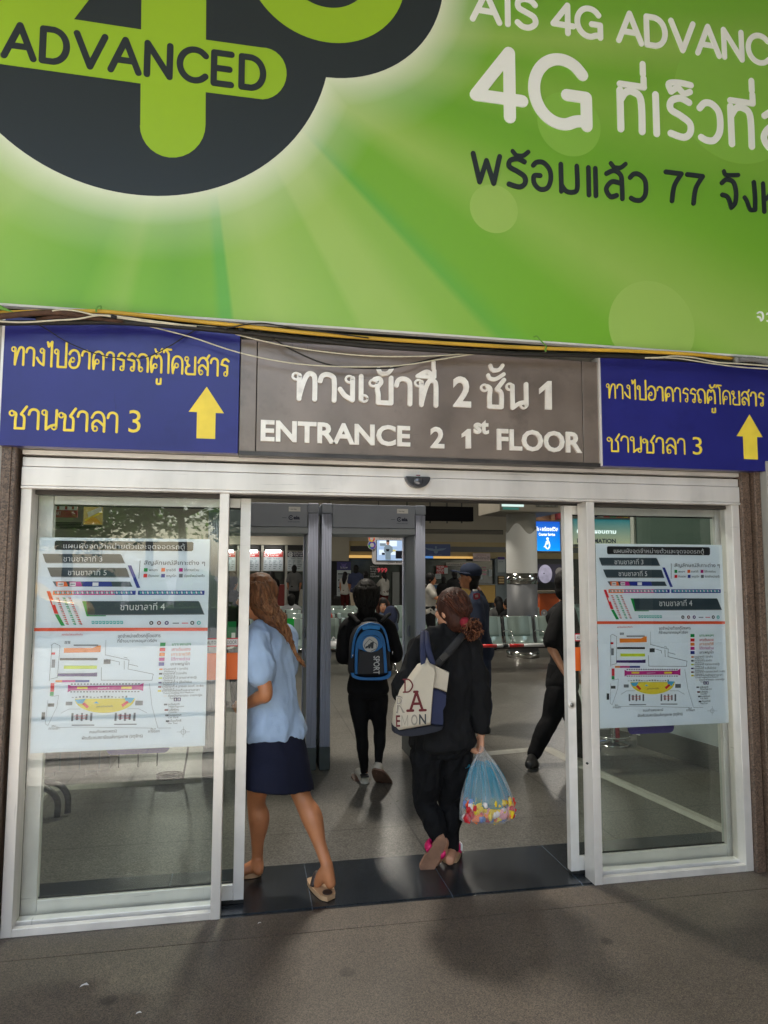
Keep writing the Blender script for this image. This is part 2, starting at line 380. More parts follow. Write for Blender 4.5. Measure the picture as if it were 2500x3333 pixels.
# ------------------------------------------------------------------ materials of the setting
def floor_mat(name, base, rough, speck, tile=None, stain=.3, lines=.5, mortar=.012, row=None, spots=False, off=(0, 0)):
    m = bpy.data.materials.new(name); m.use_nodes = True; n = m.node_tree; L = n.links.new; p = n.nodes['Principled BSDF']
    g = n.nodes.new('ShaderNodeNewGeometry')
    def node(t, **k):
        x = n.nodes.new(t)
        for a, b in k.items(): x.inputs[a].default_value = b
        return x
    vo = node('ShaderNodeTexVoronoi', Scale=speck); L(g.outputs['Position'], vo.inputs['Vector'])
    r1 = n.nodes.new('ShaderNodeValToRGB'); L(vo.outputs['Color'], r1.inputs[0])
    e = r1.color_ramp.elements; e[0].position = .1; e[1].position = .95
    e[0].color = (*[c*.45 for c in base], 1); e[1].color = (*[min(1, c*1.75) for c in base], 1)
    k = r1.color_ramp.elements.new(.5); k.color = (*base, 1)
    no = node('ShaderNodeTexNoise', Scale=1.3, Detail=7, Roughness=.65); L(g.outputs['Position'], no.inputs['Vector'])
    r2 = n.nodes.new('ShaderNodeMapRange'); r2.inputs[1].default_value = .3; r2.inputs[2].default_value = .7
    r2.inputs[3].default_value = 1-stain; r2.inputs[4].default_value = 1+stain; L(no.outputs['Fac'], r2.inputs[0])
    mx = n.nodes.new('ShaderNodeMix'); mx.data_type = 'RGBA'; mx.blend_type = 'MULTIPLY'; mx.inputs[0].default_value = 1
    L(r1.outputs[0], mx.inputs[6]); L(r2.outputs[0], mx.inputs[7]); out = mx.outputs[2]
    if spots:
        v2 = node('ShaderNodeTexVoronoi', Scale=3.1); L(g.outputs['Position'], v2.inputs['Vector'])
        n3 = node('ShaderNodeTexNoise', Scale=9, Detail=3); L(g.outputs['Position'], n3.inputs['Vector'])
        ad = n.nodes.new('ShaderNodeMath'); ad.operation = 'MULTIPLY_ADD'; ad.inputs[1].default_value = .13; L(n3.outputs['Fac'], ad.inputs[0]); L(v2.outputs['Distance'], ad.inputs[2])
        r3 = n.nodes.new('ShaderNodeMapRange'); r3.inputs[1].default_value = .15; r3.inputs[2].default_value = .18; r3.inputs[3].default_value = .55; r3.inputs[4].default_value = 1
        L(ad.outputs[0], r3.inputs[0])
        m4 = n.nodes.new('ShaderNodeMix'); m4.data_type = 'RGBA'; m4.blend_type = 'MULTIPLY'; m4.inputs[0].default_value = 1
        L(out, m4.inputs[6]); L(r3.outputs[0], m4.inputs[7]); out = m4.outputs[2]
    if tile:
        b = n.nodes.new('ShaderNodeTexBrick'); b.offset = 0; b.inputs['Scale'].default_value = 1
        b.inputs['Brick Width'].default_value = tile; b.inputs['Row Height'].default_value = row or tile; b.inputs['Mortar Size'].default_value = mortar; b.inputs['Mortar Smooth'].default_value = .2
        mp = n.nodes.new('ShaderNodeMapping'); mp.inputs['Location'].default_value = (off[0], off[1], 0)
        L(g.outputs['Position'], mp.inputs[0]); L(mp.outputs[0], b.inputs['Vector'])
        m2 = n.nodes.new('ShaderNodeMix'); m2.data_type = 'RGBA'; m2.blend_type = 'MULTIPLY'
        L(b.outputs['Fac'], m2.inputs[0]); L(out, m2.inputs[6]); m2.inputs[7].default_value = (lines, lines, lines, 1); out = m2.outputs[2]
    L(out, p.inputs['Base Color'])
    r4 = n.nodes.new('ShaderNodeMapRange'); r4.inputs[3].default_value = max(.04, rough-.09); r4.inputs[4].default_value = rough+.12; L(no.outputs['Fac'], r4.inputs[0]); L(r4.outputs[0], p.inputs['Roughness'])
    bp = n.nodes.new('ShaderNodeBump'); bp.inputs['Strength'].default_value = .12; bp.inputs['Distance'].default_value = .004; L(vo.outputs['Distance'], bp.inputs['Height']); L(bp.outputs[0], p.inputs['Normal'])
    return m
M_pave = floor_mat('brown_terrazzo', (.104, .081, .061), .55, 260, stain=.3, spots=True)
M_hall = floor_mat('grey_terrazzo', (.118, .111, .098), .3, 130, tile=1.22, lines=.5, mortar=.007, stain=.12, off=(.16, .3))
M_gran = floor_mat('black_granite', (.02, .024, .029), .2, 300, tile=.72, lines=4.5, mortar=.0025, row=5, stain=.3, off=(.385, 0))
M_sunp = floor_mat('sunlit_paving', (.36, .34, .31), .8, 120, tile=.9, row=.12, mortar=.008, lines=.45, stain=.12)  # sunlit look put into a paler paving colour
M_road = floor_mat('asphalt', (.06, .06, .06), .85, 90, stain=.2)
M_pink = floor_mat('brown_granite_wall', (.13, .085, .06), .35, 150, stain=.15)
M_alu = mat('aluminium', (.82, .765, .71), .36, .3, var=.13, scale=5, bump=.05, bscale=25, stretch=(1, 1, .15))
M_alu2 = mat('anodised_aluminium', (.79, .765, .73), .36, .3, var=.1, scale=6)
def grime(m, k=.62, sc=7.):
    n = m.node_tree; L = n.links.new; p = n.nodes['Principled BSDF']; src = p.inputs['Base Color'].links[0].from_socket
    tc = n.nodes.new('ShaderNodeTexCoord'); out = src
    for st, scale, lo, hi, v in (((1, 1, 1), sc, .56, .72, k), ((.35, 1, 9), 5., .68, .72, .7), ((9, 1, .5), 4., .685, .72, .72)):
        mp = n.nodes.new('ShaderNodeMapping'); mp.inputs['Scale'].default_value = st; L(tc.outputs['Object'], mp.inputs[0])
        t = n.nodes.new('ShaderNodeTexNoise'); t.inputs['Scale'].default_value = scale; t.inputs['Detail'].default_value = 9; t.inputs['Roughness'].default_value = .62; L(mp.outputs[0], t.inputs['Vector'])
        r = n.nodes.new('ShaderNodeMapRange'); r.inputs[1].default_value = lo; r.inputs[2].default_value = hi; r.inputs[3].default_value = 1; r.inputs[4].default_value = v; L(t.outputs['Fac'], r.inputs[0])
        x = n.nodes.new('ShaderNodeMix'); x.data_type = 'RGBA'; x.blend_type = 'MULTIPLY'; x.inputs[0].default_value = 1; L(out, x.inputs[6]); L(r.outputs[0], x.inputs[7]); out = x.outputs[2]
    L(out, p.inputs['Base Color'])
grime(M_alu, .86, 3.); grime(M_alu2, .9, 3.)
M_dark = mat('dark_channel', (.06, .052, .045), .6, .3, var=.2)
M_ruber = mat('black_rubber', (.012, .012, .012), .6)
M_wall = mat('grey_plaster', (.36, .34, .3), .85, var=.12, scale=3, bump=.1)
M_white = mat('white_paint', (.72, .7, .66), .7, var=.05, scale=3)
M_ceil = mat('ceiling_panel', (.55, .54, .5), .9, var=.06)
M_soff = mat('canopy_soffit', (.5, .49, .46), .8, var=.08)
def glass(name, tint, refl):
    m = bpy.data.materials.new(name); m.use_nodes = True; n = m.node_tree; L = n.links.new
    n.nodes.remove(n.nodes['Principled BSDF']); o = n.nodes['Material Output']
    t = n.nodes.new('ShaderNodeBsdfTransparent'); t.inputs[0].default_value = (*tint, 1)
    g = n.nodes.new('ShaderNodeBsdfGlossy'); g.inputs['Roughness'].default_value = .006; g.inputs[0].default_value = (1, 1, 1, 1)
    fr = n.nodes.new('ShaderNodeFresnel'); fr.inputs[0].default_value = 1.5
    mu = n.nodes.new('ShaderNodeMath'); mu.operation = 'MULTIPLY'; mu.inputs[1].default_value = refl; mu.use_clamp = True; L(fr.outputs[0], mu.inputs[0])
    mx = n.nodes.new('ShaderNodeMixShader'); L(mu.outputs[0], mx.inputs[0]); L(t.outputs[0], mx.inputs[1]); L(g.outputs[0], mx.inputs[2]); L(mx.outputs[0], o.inputs[0])
    return m
M_glass = glass('clear_glass', (.93, .95, .94), 1.9)
M_glass2 = glass('green_glass', (.76, .86, .81), 1.2)

# ------------------------------------------------------------------ ground
Y0 = 3.553                                   # front of the door frame
YT = 4.11                                    # inner edge of the black threshold
def sheet(name, x0, x1, y0, y1, z, m):
    b = MB(); b.poly([(x0, y0, z), (x1, y0, z), (x1, y1, z), (x0, y1, z)], m); return b.build(name, kind='structure')
sheet('ground', -220, 220, -220, 220, -.03, M_road)
b = MB(); b.box(-30, 30, 3.352, Y0, -.06, 0, M_pave); b.build('pavement_edge_strip', kind='structure')
b = MB(); b.box(-30, 30, 1.95, 3.347, -.06, 0, M_pave); b.build('pavement', kind='structure')
b = MB(); b.box(-30, 30, -9, 1.945, -.06, -.002, M_sunp); b.build('paved_forecourt', kind='structure')
b = MB(); b.box(-2.2, 4, Y0, 3.582, -.06, -.004, M_gran); b.box(-2.2, 4, 3.584, YT, -.06, .001, M_gran); b.build('door_threshold', kind='structure')
b = MB(); b.box(-24, 32, YT, 33, -.06, 0, M_hall); b.build('hall_floor', kind='structure')

# ------------------------------------------------------------------ station building shell
def FX(px, py, Y=Y0): return PY(px, py, Y).x
def FZ(px, py, Y=Y0): return PY(px, py, Y).z
XL, XR = FX(70, 1587), FX(2404.3, 1645)
ZH0, ZH1 = FZ(1250, 1617), FZ(72, 1487)      # door header bottom and top
bld = thing('station_building', 'bus station hall with brown granite pillars around its door and an unseen canopy shading the pavement', 'building')
b = MB(); xp = FX(8, 1700); b.box(xp, XL-.012, Y0-.06, Y0+.25, 0, ZH1+.12, M_pink); b.box(xp+.012, XL-.03, Y0-.066, Y0-.06, .0, ZH1+.05, M_pink); b.build('granite_pillar', bld, bevel=.004)
b = MB(); x2, x3 = FX(2436, 1700), FX(2457, 1700)
b.box(XR+.003, x2-.004, Y0-.03, Y0+.25, 0, ZH1+.12, M_pink); b.box(x2+.004, x3, Y0-.06, Y0+.25, 0, ZH1+.12, M_pink); b.build('granite_pillar', bld, bevel=.004)
b = MB(); b.box(-14, xp-.003, Y0-.05, Y0+.2, 0, 2.3, M_wall); b.build('wall', bld)
b = MB(); b.box(x3+.003, x3+.055, Y0-.11, Y0+.2, 0, 2.3, M_wall); b.box(x3+.06, 16, Y0-.08, Y0+.2, 0, 2.3, M_wall); b.build('wall', bld, bevel=.005)
b = MB(); b.box(-14, 16, Y0+.02, Y0+.3, ZH1+.03, 7.2, M_wall); b.build('upper_wall', bld)
b = MB(); b.box(XL, XR, Y0-.012, Y0+.05, ZH1+.012, ZH1+.034, M_alu); b.box(XL-.02, XR+.02, Y0-.05, Y0+.02, ZH1+.036, ZH1+.11, mat('grey_trim', (.3, .27, .24), .5, .4, var=.25, scale=7, stretch=(1, 1, .1))); b.build('lintel_trim', bld, bevel=.002)
# unseen canopy shaped for its shade: deep right, strip at door, open left
b = MB()
b.box(-16, 20, -1.25, Y0, 5.75, 5.95, M_soff); b.box(2.5, 20, -11, -1.25, 5.75, 5.95, M_soff); b.box(-16, -6.5, -11, -1.25, 5.75, 5.95, M_soff)
for y in (-2.0, -3.9, -6.2): b.box(-6.5, 2.5, y, y+.14, 5.62, 5.9, M_soff)
b.build('canopy', bld)
for x, y in ((-5.6, -1.2), (4.4, -1.6), (7.5, -1.6), (1.6, -6.5)):
    b = MB(); b.cyl((x, y, -.05), (x, y, 5.75), .24, M_wall, 20); b.build('canopy_column', bld)
# hall
M_back = mat('beige_bulkhead', (.34, .31, .25), .8, var=.07, scale=.8)
b = MB(); b.box(-24, 32, Y0+.3, 33, 6.4, 6.5, M_ceil); b.build('hall_ceiling', bld)
b = MB(); b.box(-24, -23.8, Y0+.3, 33, 0, 6.4, M_wall); b.build('side_wall', bld)
b = MB(); b.box(31.8, 32, Y0+.3, 33, 0, 6.4, M_wall); b.build('side_wall', bld)

# ------------------------------------------------------------------ automatic door
def xz_mid(px, py, Y): v = PY(px, py, Y); return v.x, v.z
dfr = thing('door_frame', 'brushed aluminium automatic door frame with wide header and fixed glass on both sides', 'door frame', (XL, Y0, 0))
xj, xk = FX(105, 1600), FX(2381, 1660)       # inner edges of the jambs
m0, m1 = FX(716.3, 1604), FX(747, 1604); m2, m3 = FX(1907, 1640), FX(1932.8, 1635)
MD = .105
b = MB(); zg = FZ(1250, 1553)
b.box(XL, XR, Y0-.004, Y0+.19, zg+.003, ZH1, M_alu); b.box(XL, XR, Y0-.012, Y0+.19, ZH0+.014, zg, M_alu); b.build('header', dfr, bevel=.003)
b = MB(); b.box(XL, XR, Y0-.017, Y0+.05, ZH0, ZH0+.012, M_alu); b.box(XL, XR, Y0+.05, Y0+.2, ZH0-.004, ZH0+.012, M_dark); b.build('header_lip', dfr, bevel=.002)
for xa, xb in ((XL, xj), (xk, XR)):
    b = MB(); b.box(xa, xb, Y0-.003, Y0+MD, 0, ZH0, M_alu); b.build('jamb', dfr, bevel=.003)
for xa, xb in ((m0, m1), (m2, m3)):
    b = MB(); b.box(xa, xb, Y0-.006, Y0+MD, 0, ZH0-.001, M_alu); b.build('mullion', dfr, bevel=.003)
zs = FZ(150, 3000)
for xa, xb in ((xj, m0), (m3, xk)):
    b = MB(); b.box(xa, xb, Y0-.002, Y0+.03, 0, zs*.62, M_alu); b.box(xa, xb, Y0+.03, Y0+.05, 0, zs*.45, M_dark); b.box(xa, xb, Y0+.05, Y0+MD, 0, zs*.8, M_alu2)
    b.box(xa, xb, Y0+.045, Y0+MD, ZH0-.022, ZH0-.005, M_dark); b.build('sill', dfr, bevel=.002)
    b = MB(); b.poly([(xa, Y0+.06, zs*.8), (xb, Y0+.06, zs*.8), (xb, Y0+.06, ZH0-.02), (xa, Y0+.06, ZH0-.02)], M_glass); b.build('fixed_pane', dfr)
YLF = Y0+.122                                # sliding leaf front
def leaf(label, xa, xb, wl, wr):
    t = thing('sliding_door', label, 'sliding door', (xa, YLF, 0))
    zb, zt = .025, ZH0-.012; rb = .075
    for x0, x1 in ((xa, xa+wl), (xb-wr, xb)):
        b = MB(); b.box(x0, x1, YLF, YLF+.045, zb, zt, M_alu2); b.box(x0+.004, x1-.004, YLF+.046, YLF+.05, zb, zt, M_dark); b.build('stile', t, bevel=.003)
    for z0, z1 in ((zb, zb+rb), (zt-.05, zt)):
        b = MB(); b.box(xa+wl, xb-wr, YLF+.003, YLF+.042, z0, z1, M_alu2); b.box(xa+wl, xb-wr, YLF+.02, YLF+.03, z1 if z0 < 1 else z0-.008, (z1+.008) if z0 < 1 else z0, M_ruber); b.build('rail', t, bevel=.003)
    b = MB(); b.poly([(xa+wl, YLF+.023, zb+rb), (xb-wr, YLF+.023, zb+rb), (xb-wr, YLF+.023, zt-.05), (xa+wl, YLF+.023, zt-.05)], M_glass2); b.build('door_glass', t)
    b = MB(); b.box(xa, xb, YLF+.01, YLF+.035, .004, zb-.002, M_ruber); b.build('floor_guide', t)
    return t
la0, la1 = FX(126, 1640, YLF), FX(817.5, 1640, YLF); ra0, ra1 = FX(1836, 1650, YLF), FX(2350, 1680, YLF)
sw = FX(817.5, 1640, YLF)-FX(784, 1640, YLF); sw2 = FX(1862.5, 1650, YLF)-FX(1836, 1650, YLF)
dl = leaf('sliding glass leaf open to the left, a woman in a blue shirt passing its edge', la0, la1, .07, sw)
dr = leaf('sliding glass leaf open to the right, with a round lock in its edge stile', ra0, ra1, sw2, .05)
b = MB(); c = PY(1860, 2294, YLF); b.cyl((c.x, YLF-.006, c.z), (c.x, YLF+.01, c.z), .021, M_alu, 24); b.cyl((c.x, YLF-.009, c.z), (c.x, YLF-.004, c.z), .012, mat('lock_core', (.35, .33, .3), .3, .9), 20); b.box(c.x-.002, c.x+.002, YLF-.0105, YLF-.008, c.z-.008, c.z+.004, M_ruber); b.build('lock', dr)
M_dent = mat('screw_hole', (.03, .03, .03), .7)
b = MB(); c = PY(1912, 2485, Y0-.006); b.cyl((c.x, Y0-.008, c.z), (c.x, Y0+.001, c.z), .006, M_dent, 12); b.build('screw_hole', dfr)
# stickers on the leaves: white AUTOMATIC DOOR plate edged red, and an orange strip
M_or = mat('orange_sticker', (.85, .16, .02), .5); M_red = mat('red_print', (.55, .02, .04), .5); M_wp = mat('white_print', (.75, .75, .75), .5); M_bk = mat('black_print', (.012, .012, .014), .5)
def stickers(t, xc, z1, z2, z3, z4):
    y = YLF+.0185
    b = MB(); h = (z1-z2)/2; w = .068*1.25; zc = (z1+z2)/2
    b.box(xc-w, xc+w, y-.0006, y, z2, z1, M_red); b.box(xc-w+.006, xc+w-.006, y-.0012, y-.0007, z2+.006, z1-.006, M_wp)
    font(b, 'AUTOMATIC DOOR', xc, zc-.009, .026, y-.0018, M_bk, fit=w*1.75, align=.5); b.build('door_notice', t)
    b = MB(); b.box(xc-w, xc+w, y-.001, y, z4, z3, M_or); b.build('orange_sticker', t)
stickers(dl, FX(722, 2100, YLF), FZ(722, 2078, YLF), FZ(722, 2106, YLF), FZ(722, 2127, YLF), FZ(722, 2214, YLF))
stickers(dr, FX(1877, 2100, YLF)+.082, FZ(1882, 2063, YLF), FZ(1882, 2088, YLF), FZ(1882, 2108, YLF), FZ(1882, 2185, YLF))
M_purp = mat('purple_sticker', (.035, .02, .16), .45)
def rrect(x0, x1, z0, z1, r, n=6):
    P = []
    for cx, cz, a in ((x1-r, z1-r, 0), (x0+r, z1-r, 90), (x0+r, z0+r, 180), (x1-r, z0+r, 270)):
        P += [(cx+r*math.cos(R(a+90*i/n)), cz+r*math.sin(R(a+90*i/n))) for i in range(n+1)]
    return P
for t, p0, p1, q in ((dr, (2041, 2300), (2191, 2300), (2116, 2387)), (dl, (352, 2300), (556, 2300), (455, 2453))):
    b = MB(); z0 = FZ(*q, YLF+.02); b.prism(rrect(FX(*p0, YLF+.02), FX(*p1, YLF+.02), z0, z0+.24, .03), YLF+.0165, YLF+.019, M_purp); b.build('purple_sticker', t)
# motion sensor over the door
c = PY(1357, 1565, Y0-.02); M_sens = mat('sensor_grey', (.06, .06, .065), .3, .4)
t = thing('motion_sensor', 'grey half dome motion sensor under the door header', 'sensor', c)
b = MB(); Q = [(.068*math.cos(R(a)), .072*1.0*math.sin(R(a))) for a in range(180, 361, 12)]
b.prism([(c.x+x, c.z+.02+z*.85) for x, z in Q], Y0-.05, Y0-.013, M_sens); b.build('housing', t, bevel=.006)
b = MB(); b.ell((c.x, Y0-.052, c.z-.006), (.026, .014, .026), mat('sensor_lens', (.12, .12, .13), .12, .5)); b.build('lens', t)
b = MB(); b.box(c.x-.011, c.x+.011, Y0-.0515, Y0-.0500, c.z+.0225, c.z+.0275, mat('label_maroon', (.2, .04, .05), .5)); b.box(c.x-.001, c.x+.001, Y0-.0515, Y0-.05, c.z+.03, c.z+.043, M_wp); b.build('label_strip', t)
# ------------------------------------------------------------------ billboard over the door
YB = Y0-.16
def bx(px, py): v = PY(px, py, YB); return (v.x, v.z)
zb = bx(1250, 1074)[1]; zb = (bx(0, 986)[1]+bx(2500, 1161)[1])/2
def billboard_mat():
    m = bpy.data.materials.new('billboard_print'); m.use_nodes = True; n = m.node_tree; L = n.links.new; p = n.nodes['Principled BSDF']
    p.inputs['Roughness'].default_value = .42
    g = n.nodes.new('ShaderNodeNewGeometry'); sp = n.nodes.new('ShaderNodeSeparateXYZ'); L(g.outputs['Position'], sp.inputs[0])
    def mth(op, a, b=None, c=None):
        k = n.nodes.new('ShaderNodeMath'); k.operation = op
        for i, v in enumerate((a, b, c)):
            if v is None: continue
            if isinstance(v, (int, float)): k.inputs[i].default_value = v
            else: L(v, k.inputs[i])
        return k.outputs[0]
    def ramp(fac, st):
        k = n.nodes.new('ShaderNodeValToRGB'); L(fac, k.inputs[0]); e = k.color_ramp.elements
        while len(e) < len(st): e.new(.5)
        for q, (pos, col) in zip(e, st): q.position = pos; q.color = (*col, 1)
        return k.outputs[0]
    def mix(f, a, b, bt='MIX'):
        k = n.nodes.new('ShaderNodeMix'); k.data_type = 'RGBA'; k.blend_type = bt
        if isinstance(f, (int, float)): k.inputs[0].default_value = f
        else: L(f, k.inputs[0])
        for i, v in ((6, a), (7, b)):
            if isinstance(v, tuple): k.inputs[i].default_value = (*v, 1)
            else: L(v, k.inputs[i])
        return k.outputs[2]
    c0, c1 = C1[0], C1[1]
    dx = mth('SUBTRACT', sp.outputs[0], CR[0]); dz = mth('SUBTRACT', CR[1], sp.outputs[2])
    ang = mth('ARCTAN2', dx, dz)                       # 0 straight down, + to the right
    # print rays: light and dark sectors
    G = rgb(120, 178, 50); D = rgb(104, 166, 40); T = rgb(90, 172, 72); Y = rgb(152, 190, 84); YL = rgb(172, 200, 104)
    st = []
    for px, py, col in ((-300, 1000, YL), (0, 640, YL), (20, 760, Y), (250, 990, D), (300, 950, G), (400, 980, Y), (445, 960, G), (560, 950, D), (700, 990, G), (712, 1000, T), (752, 1030, T), (762, 1040, Y), (900, 1040, YL), (1150, 1050, Y), (1175, 1040, YL),
                        (1300, 1000, YL), (1330, 900, Y), (1560, 1050, Y), (1585, 1060, T), (1700, 1060, G), (1420, 650, G), (1480, 560, YL), (1560, 520, Y), (1700, 500, G), (2300, 620, D), (1900, 330, Y), (1900, 230, G), (1600, 120, YL), (2200, 30, G)):
        a = bx(px, py); t = math.atan2(a[0]-CR[0], CR[1]-a[1]); st.append(((t+1.0)/3.4, col))
    st.sort(key=lambda q: q[0]); f = mth('MULTIPLY_ADD', ang, 1/3.4, 1.0/3.4)
    rays = ramp(f, st[:32])
    no = n.nodes.new('ShaderNodeTexNoise'); no.inputs['Scale'].default_value = .8; no.inputs['Detail'].default_value = 3; L(g.outputs['Position'], no.inputs['Vector'])
    base = mix(mth('MULTIPLY', no.outputs['Fac'], .8), rays, G)
    # white printed glow round the dark emblem
    def dist(c, r):
        x = mth('SUBTRACT', sp.outputs[0], c[0]); z = mth('SUBTRACT', sp.outputs[2], c[1])
        return mth('SUBTRACT', mth('SQRT', mth('ADD', mth('MULTIPLY', x, x), mth('MULTIPLY', z, z))), r)
    d = mth('MINIMUM', dist(C1, C1[2]), dist(C2, C2[2]))
    gl = ramp(mth('DIVIDE', d, .34), ((0, (1, 1, 1)), (.12, (.75, .75, .75)), (.45, (.22, .22, .22)), (1, (0, 0, 0))))
    base = mix(gl, base, rgb(226, 234, 206))
    L(base, p.inputs['Base Color']); return m
def circ(P):
    import itertools
    (x1, y1), (x2, y2), (x3, y3) = P
    d = 2*(x1*(y2-y3)+x2*(y3-y1)+x3*(y1-y2))
    ux = ((x1*x1+y1*y1)*(y2-y3)+(x2*x2+y2*y2)*(y3-y1)+(x3*x3+y3*y3)*(y1-y2))/d
    uy = ((x1*x1+y1*y1)*(x3-x2)+(x2*x2+y2*y2)*(x1-x3)+(x3*x3+y3*y3)*(x2-x1))/d
    return (ux, uy, math.hypot(ux-x1, uy-y1))
C1 = circ([bx(0, 433), bx(510, 638), bx(1000, 395)]); C2 = circ([bx(1062, 252), bx(1250, 229), bx(1438, 2)])
CR = bx(640, 60)
bb = thing('billboard', 'huge green phone network billboard with dark emblem and white Thai lettering above the entrance', 'billboard', (0, YB, zb))
M_bb = billboard_mat()
b = MB(); b.box(-4.6, 6.2, YB, YB+.03, zb, 5.72, M_bb); b.build('printed_panel', bb)
b = MB(); b.box(-4.6, 6.2, YB-.004, YB+.03, zb-.012, zb-.001, M_white); b.box(-4.6, 6.2, YB+.035, YB+.16, zb-.012, zb+.25, M_ruber); b.build('edge_trim', bb)
M_emb = mat('slate_print', rgb(30, 40, 46), .42); M_lime = mat('lime_print', rgb(156, 196, 36), .42, var=.12, scale=.7, detail=1)
M_wht = mat('white_vinyl', rgb(246, 248, 244), .42); M_pale = mat('pale_green_disc', rgb(160, 196, 94), .42); M_pale2 = mat('faint_green_disc', rgb(138, 190, 72), .42)
b = MB(); disc2(b, C1[0], C1[1], C1[2], YB-.001, M_emb, n=120); disc2(b, C2[0], C2[1], C2[2], YB-.0016, M_emb, n=90); b.build('dark_emblem', bb)
def z1(x, y): return bx(x/1.327, y/1.327)          # first enlargement of the photograph
b = MB(); yf = YB-.0024
s0 = [z1(620, -900), z1(895, -900), z1(888, 540)]; n0 = [z1(888-142*(1-math.cos(R(a))), 540+142*math.sin(R(a))) for a in range(0, 181, 12)]
b.poly([(p[0], yf, p[1]) for p in s0+n0+[z1(606, 545)]], M_lime)
bar = [z1(-900, 170-150), z1(-60, -60), z1(320, 85), z1(615, 130), z1(895, 174), z1(1130, 207)] + [z1(1132+106*math.sin(R(a)), 319-112*math.cos(R(a))) for a in range(10, 180, 12)] + [z1(1128, 430), z1(890, 400), z1(605, 362), z1(0, 278), z1(-900, 150)]
b.poly([(p[0], yf-.0008, p[1]) for p in bar], M_lime)
b.poly([(p[0], yf-.0004, p[1]) for p in (z1(-300, 60), z1(25, -10), z1(470, -330), z1(640, -330), z1(320, 85), z1(300, 110), z1(-200, 200))], M_lime)
ci = circ([z1(1120, 0), z1(1480, 187), z1(1738, 0)]); cj = circ([z1(1335, -10), z1(1440, 25), z1(1545, -10)])
ring2(b, ci[0], ci[1], cj[2]+.02, ci[2], YB-.003, M_lime, n=80); b.build('lime_figures', bb)
def line_text(B, s, p0, p1, hpx, wpx, m, gap=0.06):
    """rounded letters from photo point p0 to p1 (feet of the line)"""
    a, c = bx(*p0), bx(*p1); tot = sum(TB[ch][0]+gap for ch in s if ch in TB)-gap
    h = bx(p0[0], p0[1]-hpx)[1]-a[1]; xs = (c[0]-a[0])/(tot*h)
    w = wpx*(bx(1001, 500)[0]-bx(1000, 500)[0])
    signtext(B, s, a[0]+w*.3, a[1], h, w, YB-.0042, YB, m, loops=False, xs=xs*.985, gap=gap*xs)
b = MB()
line_text(b, 'ADVANCED', (4, 180), (876, 283), 105, 20, M_emb, .1)
b.build('emblem_lettering', bb)
b = MB(); 
def z2(x, y): return (1250+x/1.327, y/1.327)
line_text(b, 'AIS', z2(372, 80), z2(668, 113), 92, 21, M_wht); line_text(b, '4G', z2(720, 133), z2(945, 160), 92, 21, M_wht); line_text(b, 'ADVANCED', z2(1004, 173), z2(1866, 288), 92, 21, M_wht)
line_text(b, '4G', z2(372, 485), z2(900, 545), 215, 44, M_wht, .1)
line_text(b, 'ที่เร็วที่ส', z2(1002, 555), z2(1752, 637), 128, 26, M_wht, .1)
b.build('white_lettering', bb)
b = MB(); line_text(b, 'พร้อมแล้ว', z2(376, 785), z2(1150, 858), 92, 17, M_emb, .1); b.build('dark_lettering', bb); b = MB(); line_text(b, '77', z2(1212, 865), z2(1392, 882), 92, 17, M_emb); line_text(b, 'จังห', z2(1452, 893), z2(1715, 915), 92, 17, M_emb, .1)
b.build('dark_lettering', bb)
b = MB(); line_text(b, 'จ', (2463, 1043), (2489, 1046), 28, 6, M_wht); line_text(b, 'ว', (2494, 1046), (2515, 1048), 28, 6, M_wht); b.build('small_lettering', bb)
for (x, y, rp, mm) in ((475, 902, 103, M_pale), (1158, 1412, 183, M_pale), (1520, 425, 255, M_pale2), (800, 535, 135, M_pale2)):
    q = z2(x, y); c = bx(*q); e = bx(q[0]+rp/1.327, q[1]); b = MB(); disc2(b, c[0], c[1], e[0]-c[0], YB-(.0008 if mm is M_pale2 else .001), mm, zmin=zb+.001); b.build('printed_disc', bb)

# ------------------------------------------------------------------ direction signs and the steel entrance sign
YS = Y0-.10
M_blue = mat('blue_enamel', rgb(42, 44, 124), .32, var=.10, scale=3, bump=.02, bscale=4); M_yel = mat('yellow_vinyl', (.92, .70, .07), .45, var=.08, scale=9)
def sx(px, py, Y=YS): v = PY(px, py, Y); return (v.x, v.z)
def fit_text(B, s, p0, p1, hpx, w, Y, yb, m, **k):
    a, c = sx(*p0, Y), sx(*p1, Y); h = sx(p0[0], p0[1]-hpx, Y)[1]-a[1]
    T = MB(); e = signtext(T, s, 0, 0, h, w, 0, 0, m, **k); xs0 = (c[0]-a[0])/e
    T = MB(); e2 = signtext(T, s, 0, 0, h, w, 0, 0, m, xs=xs0, **k); xs = xs0*(c[0]-a[0])/e2
    signtext(B, s, a[0], a[1], h, w, Y-.001, yb, m, xs=xs, **k)
zsb = (sx(0, 1450)[1]+sx(2500, 1533)[1])/2; zst = sx(778, 1080)[1]
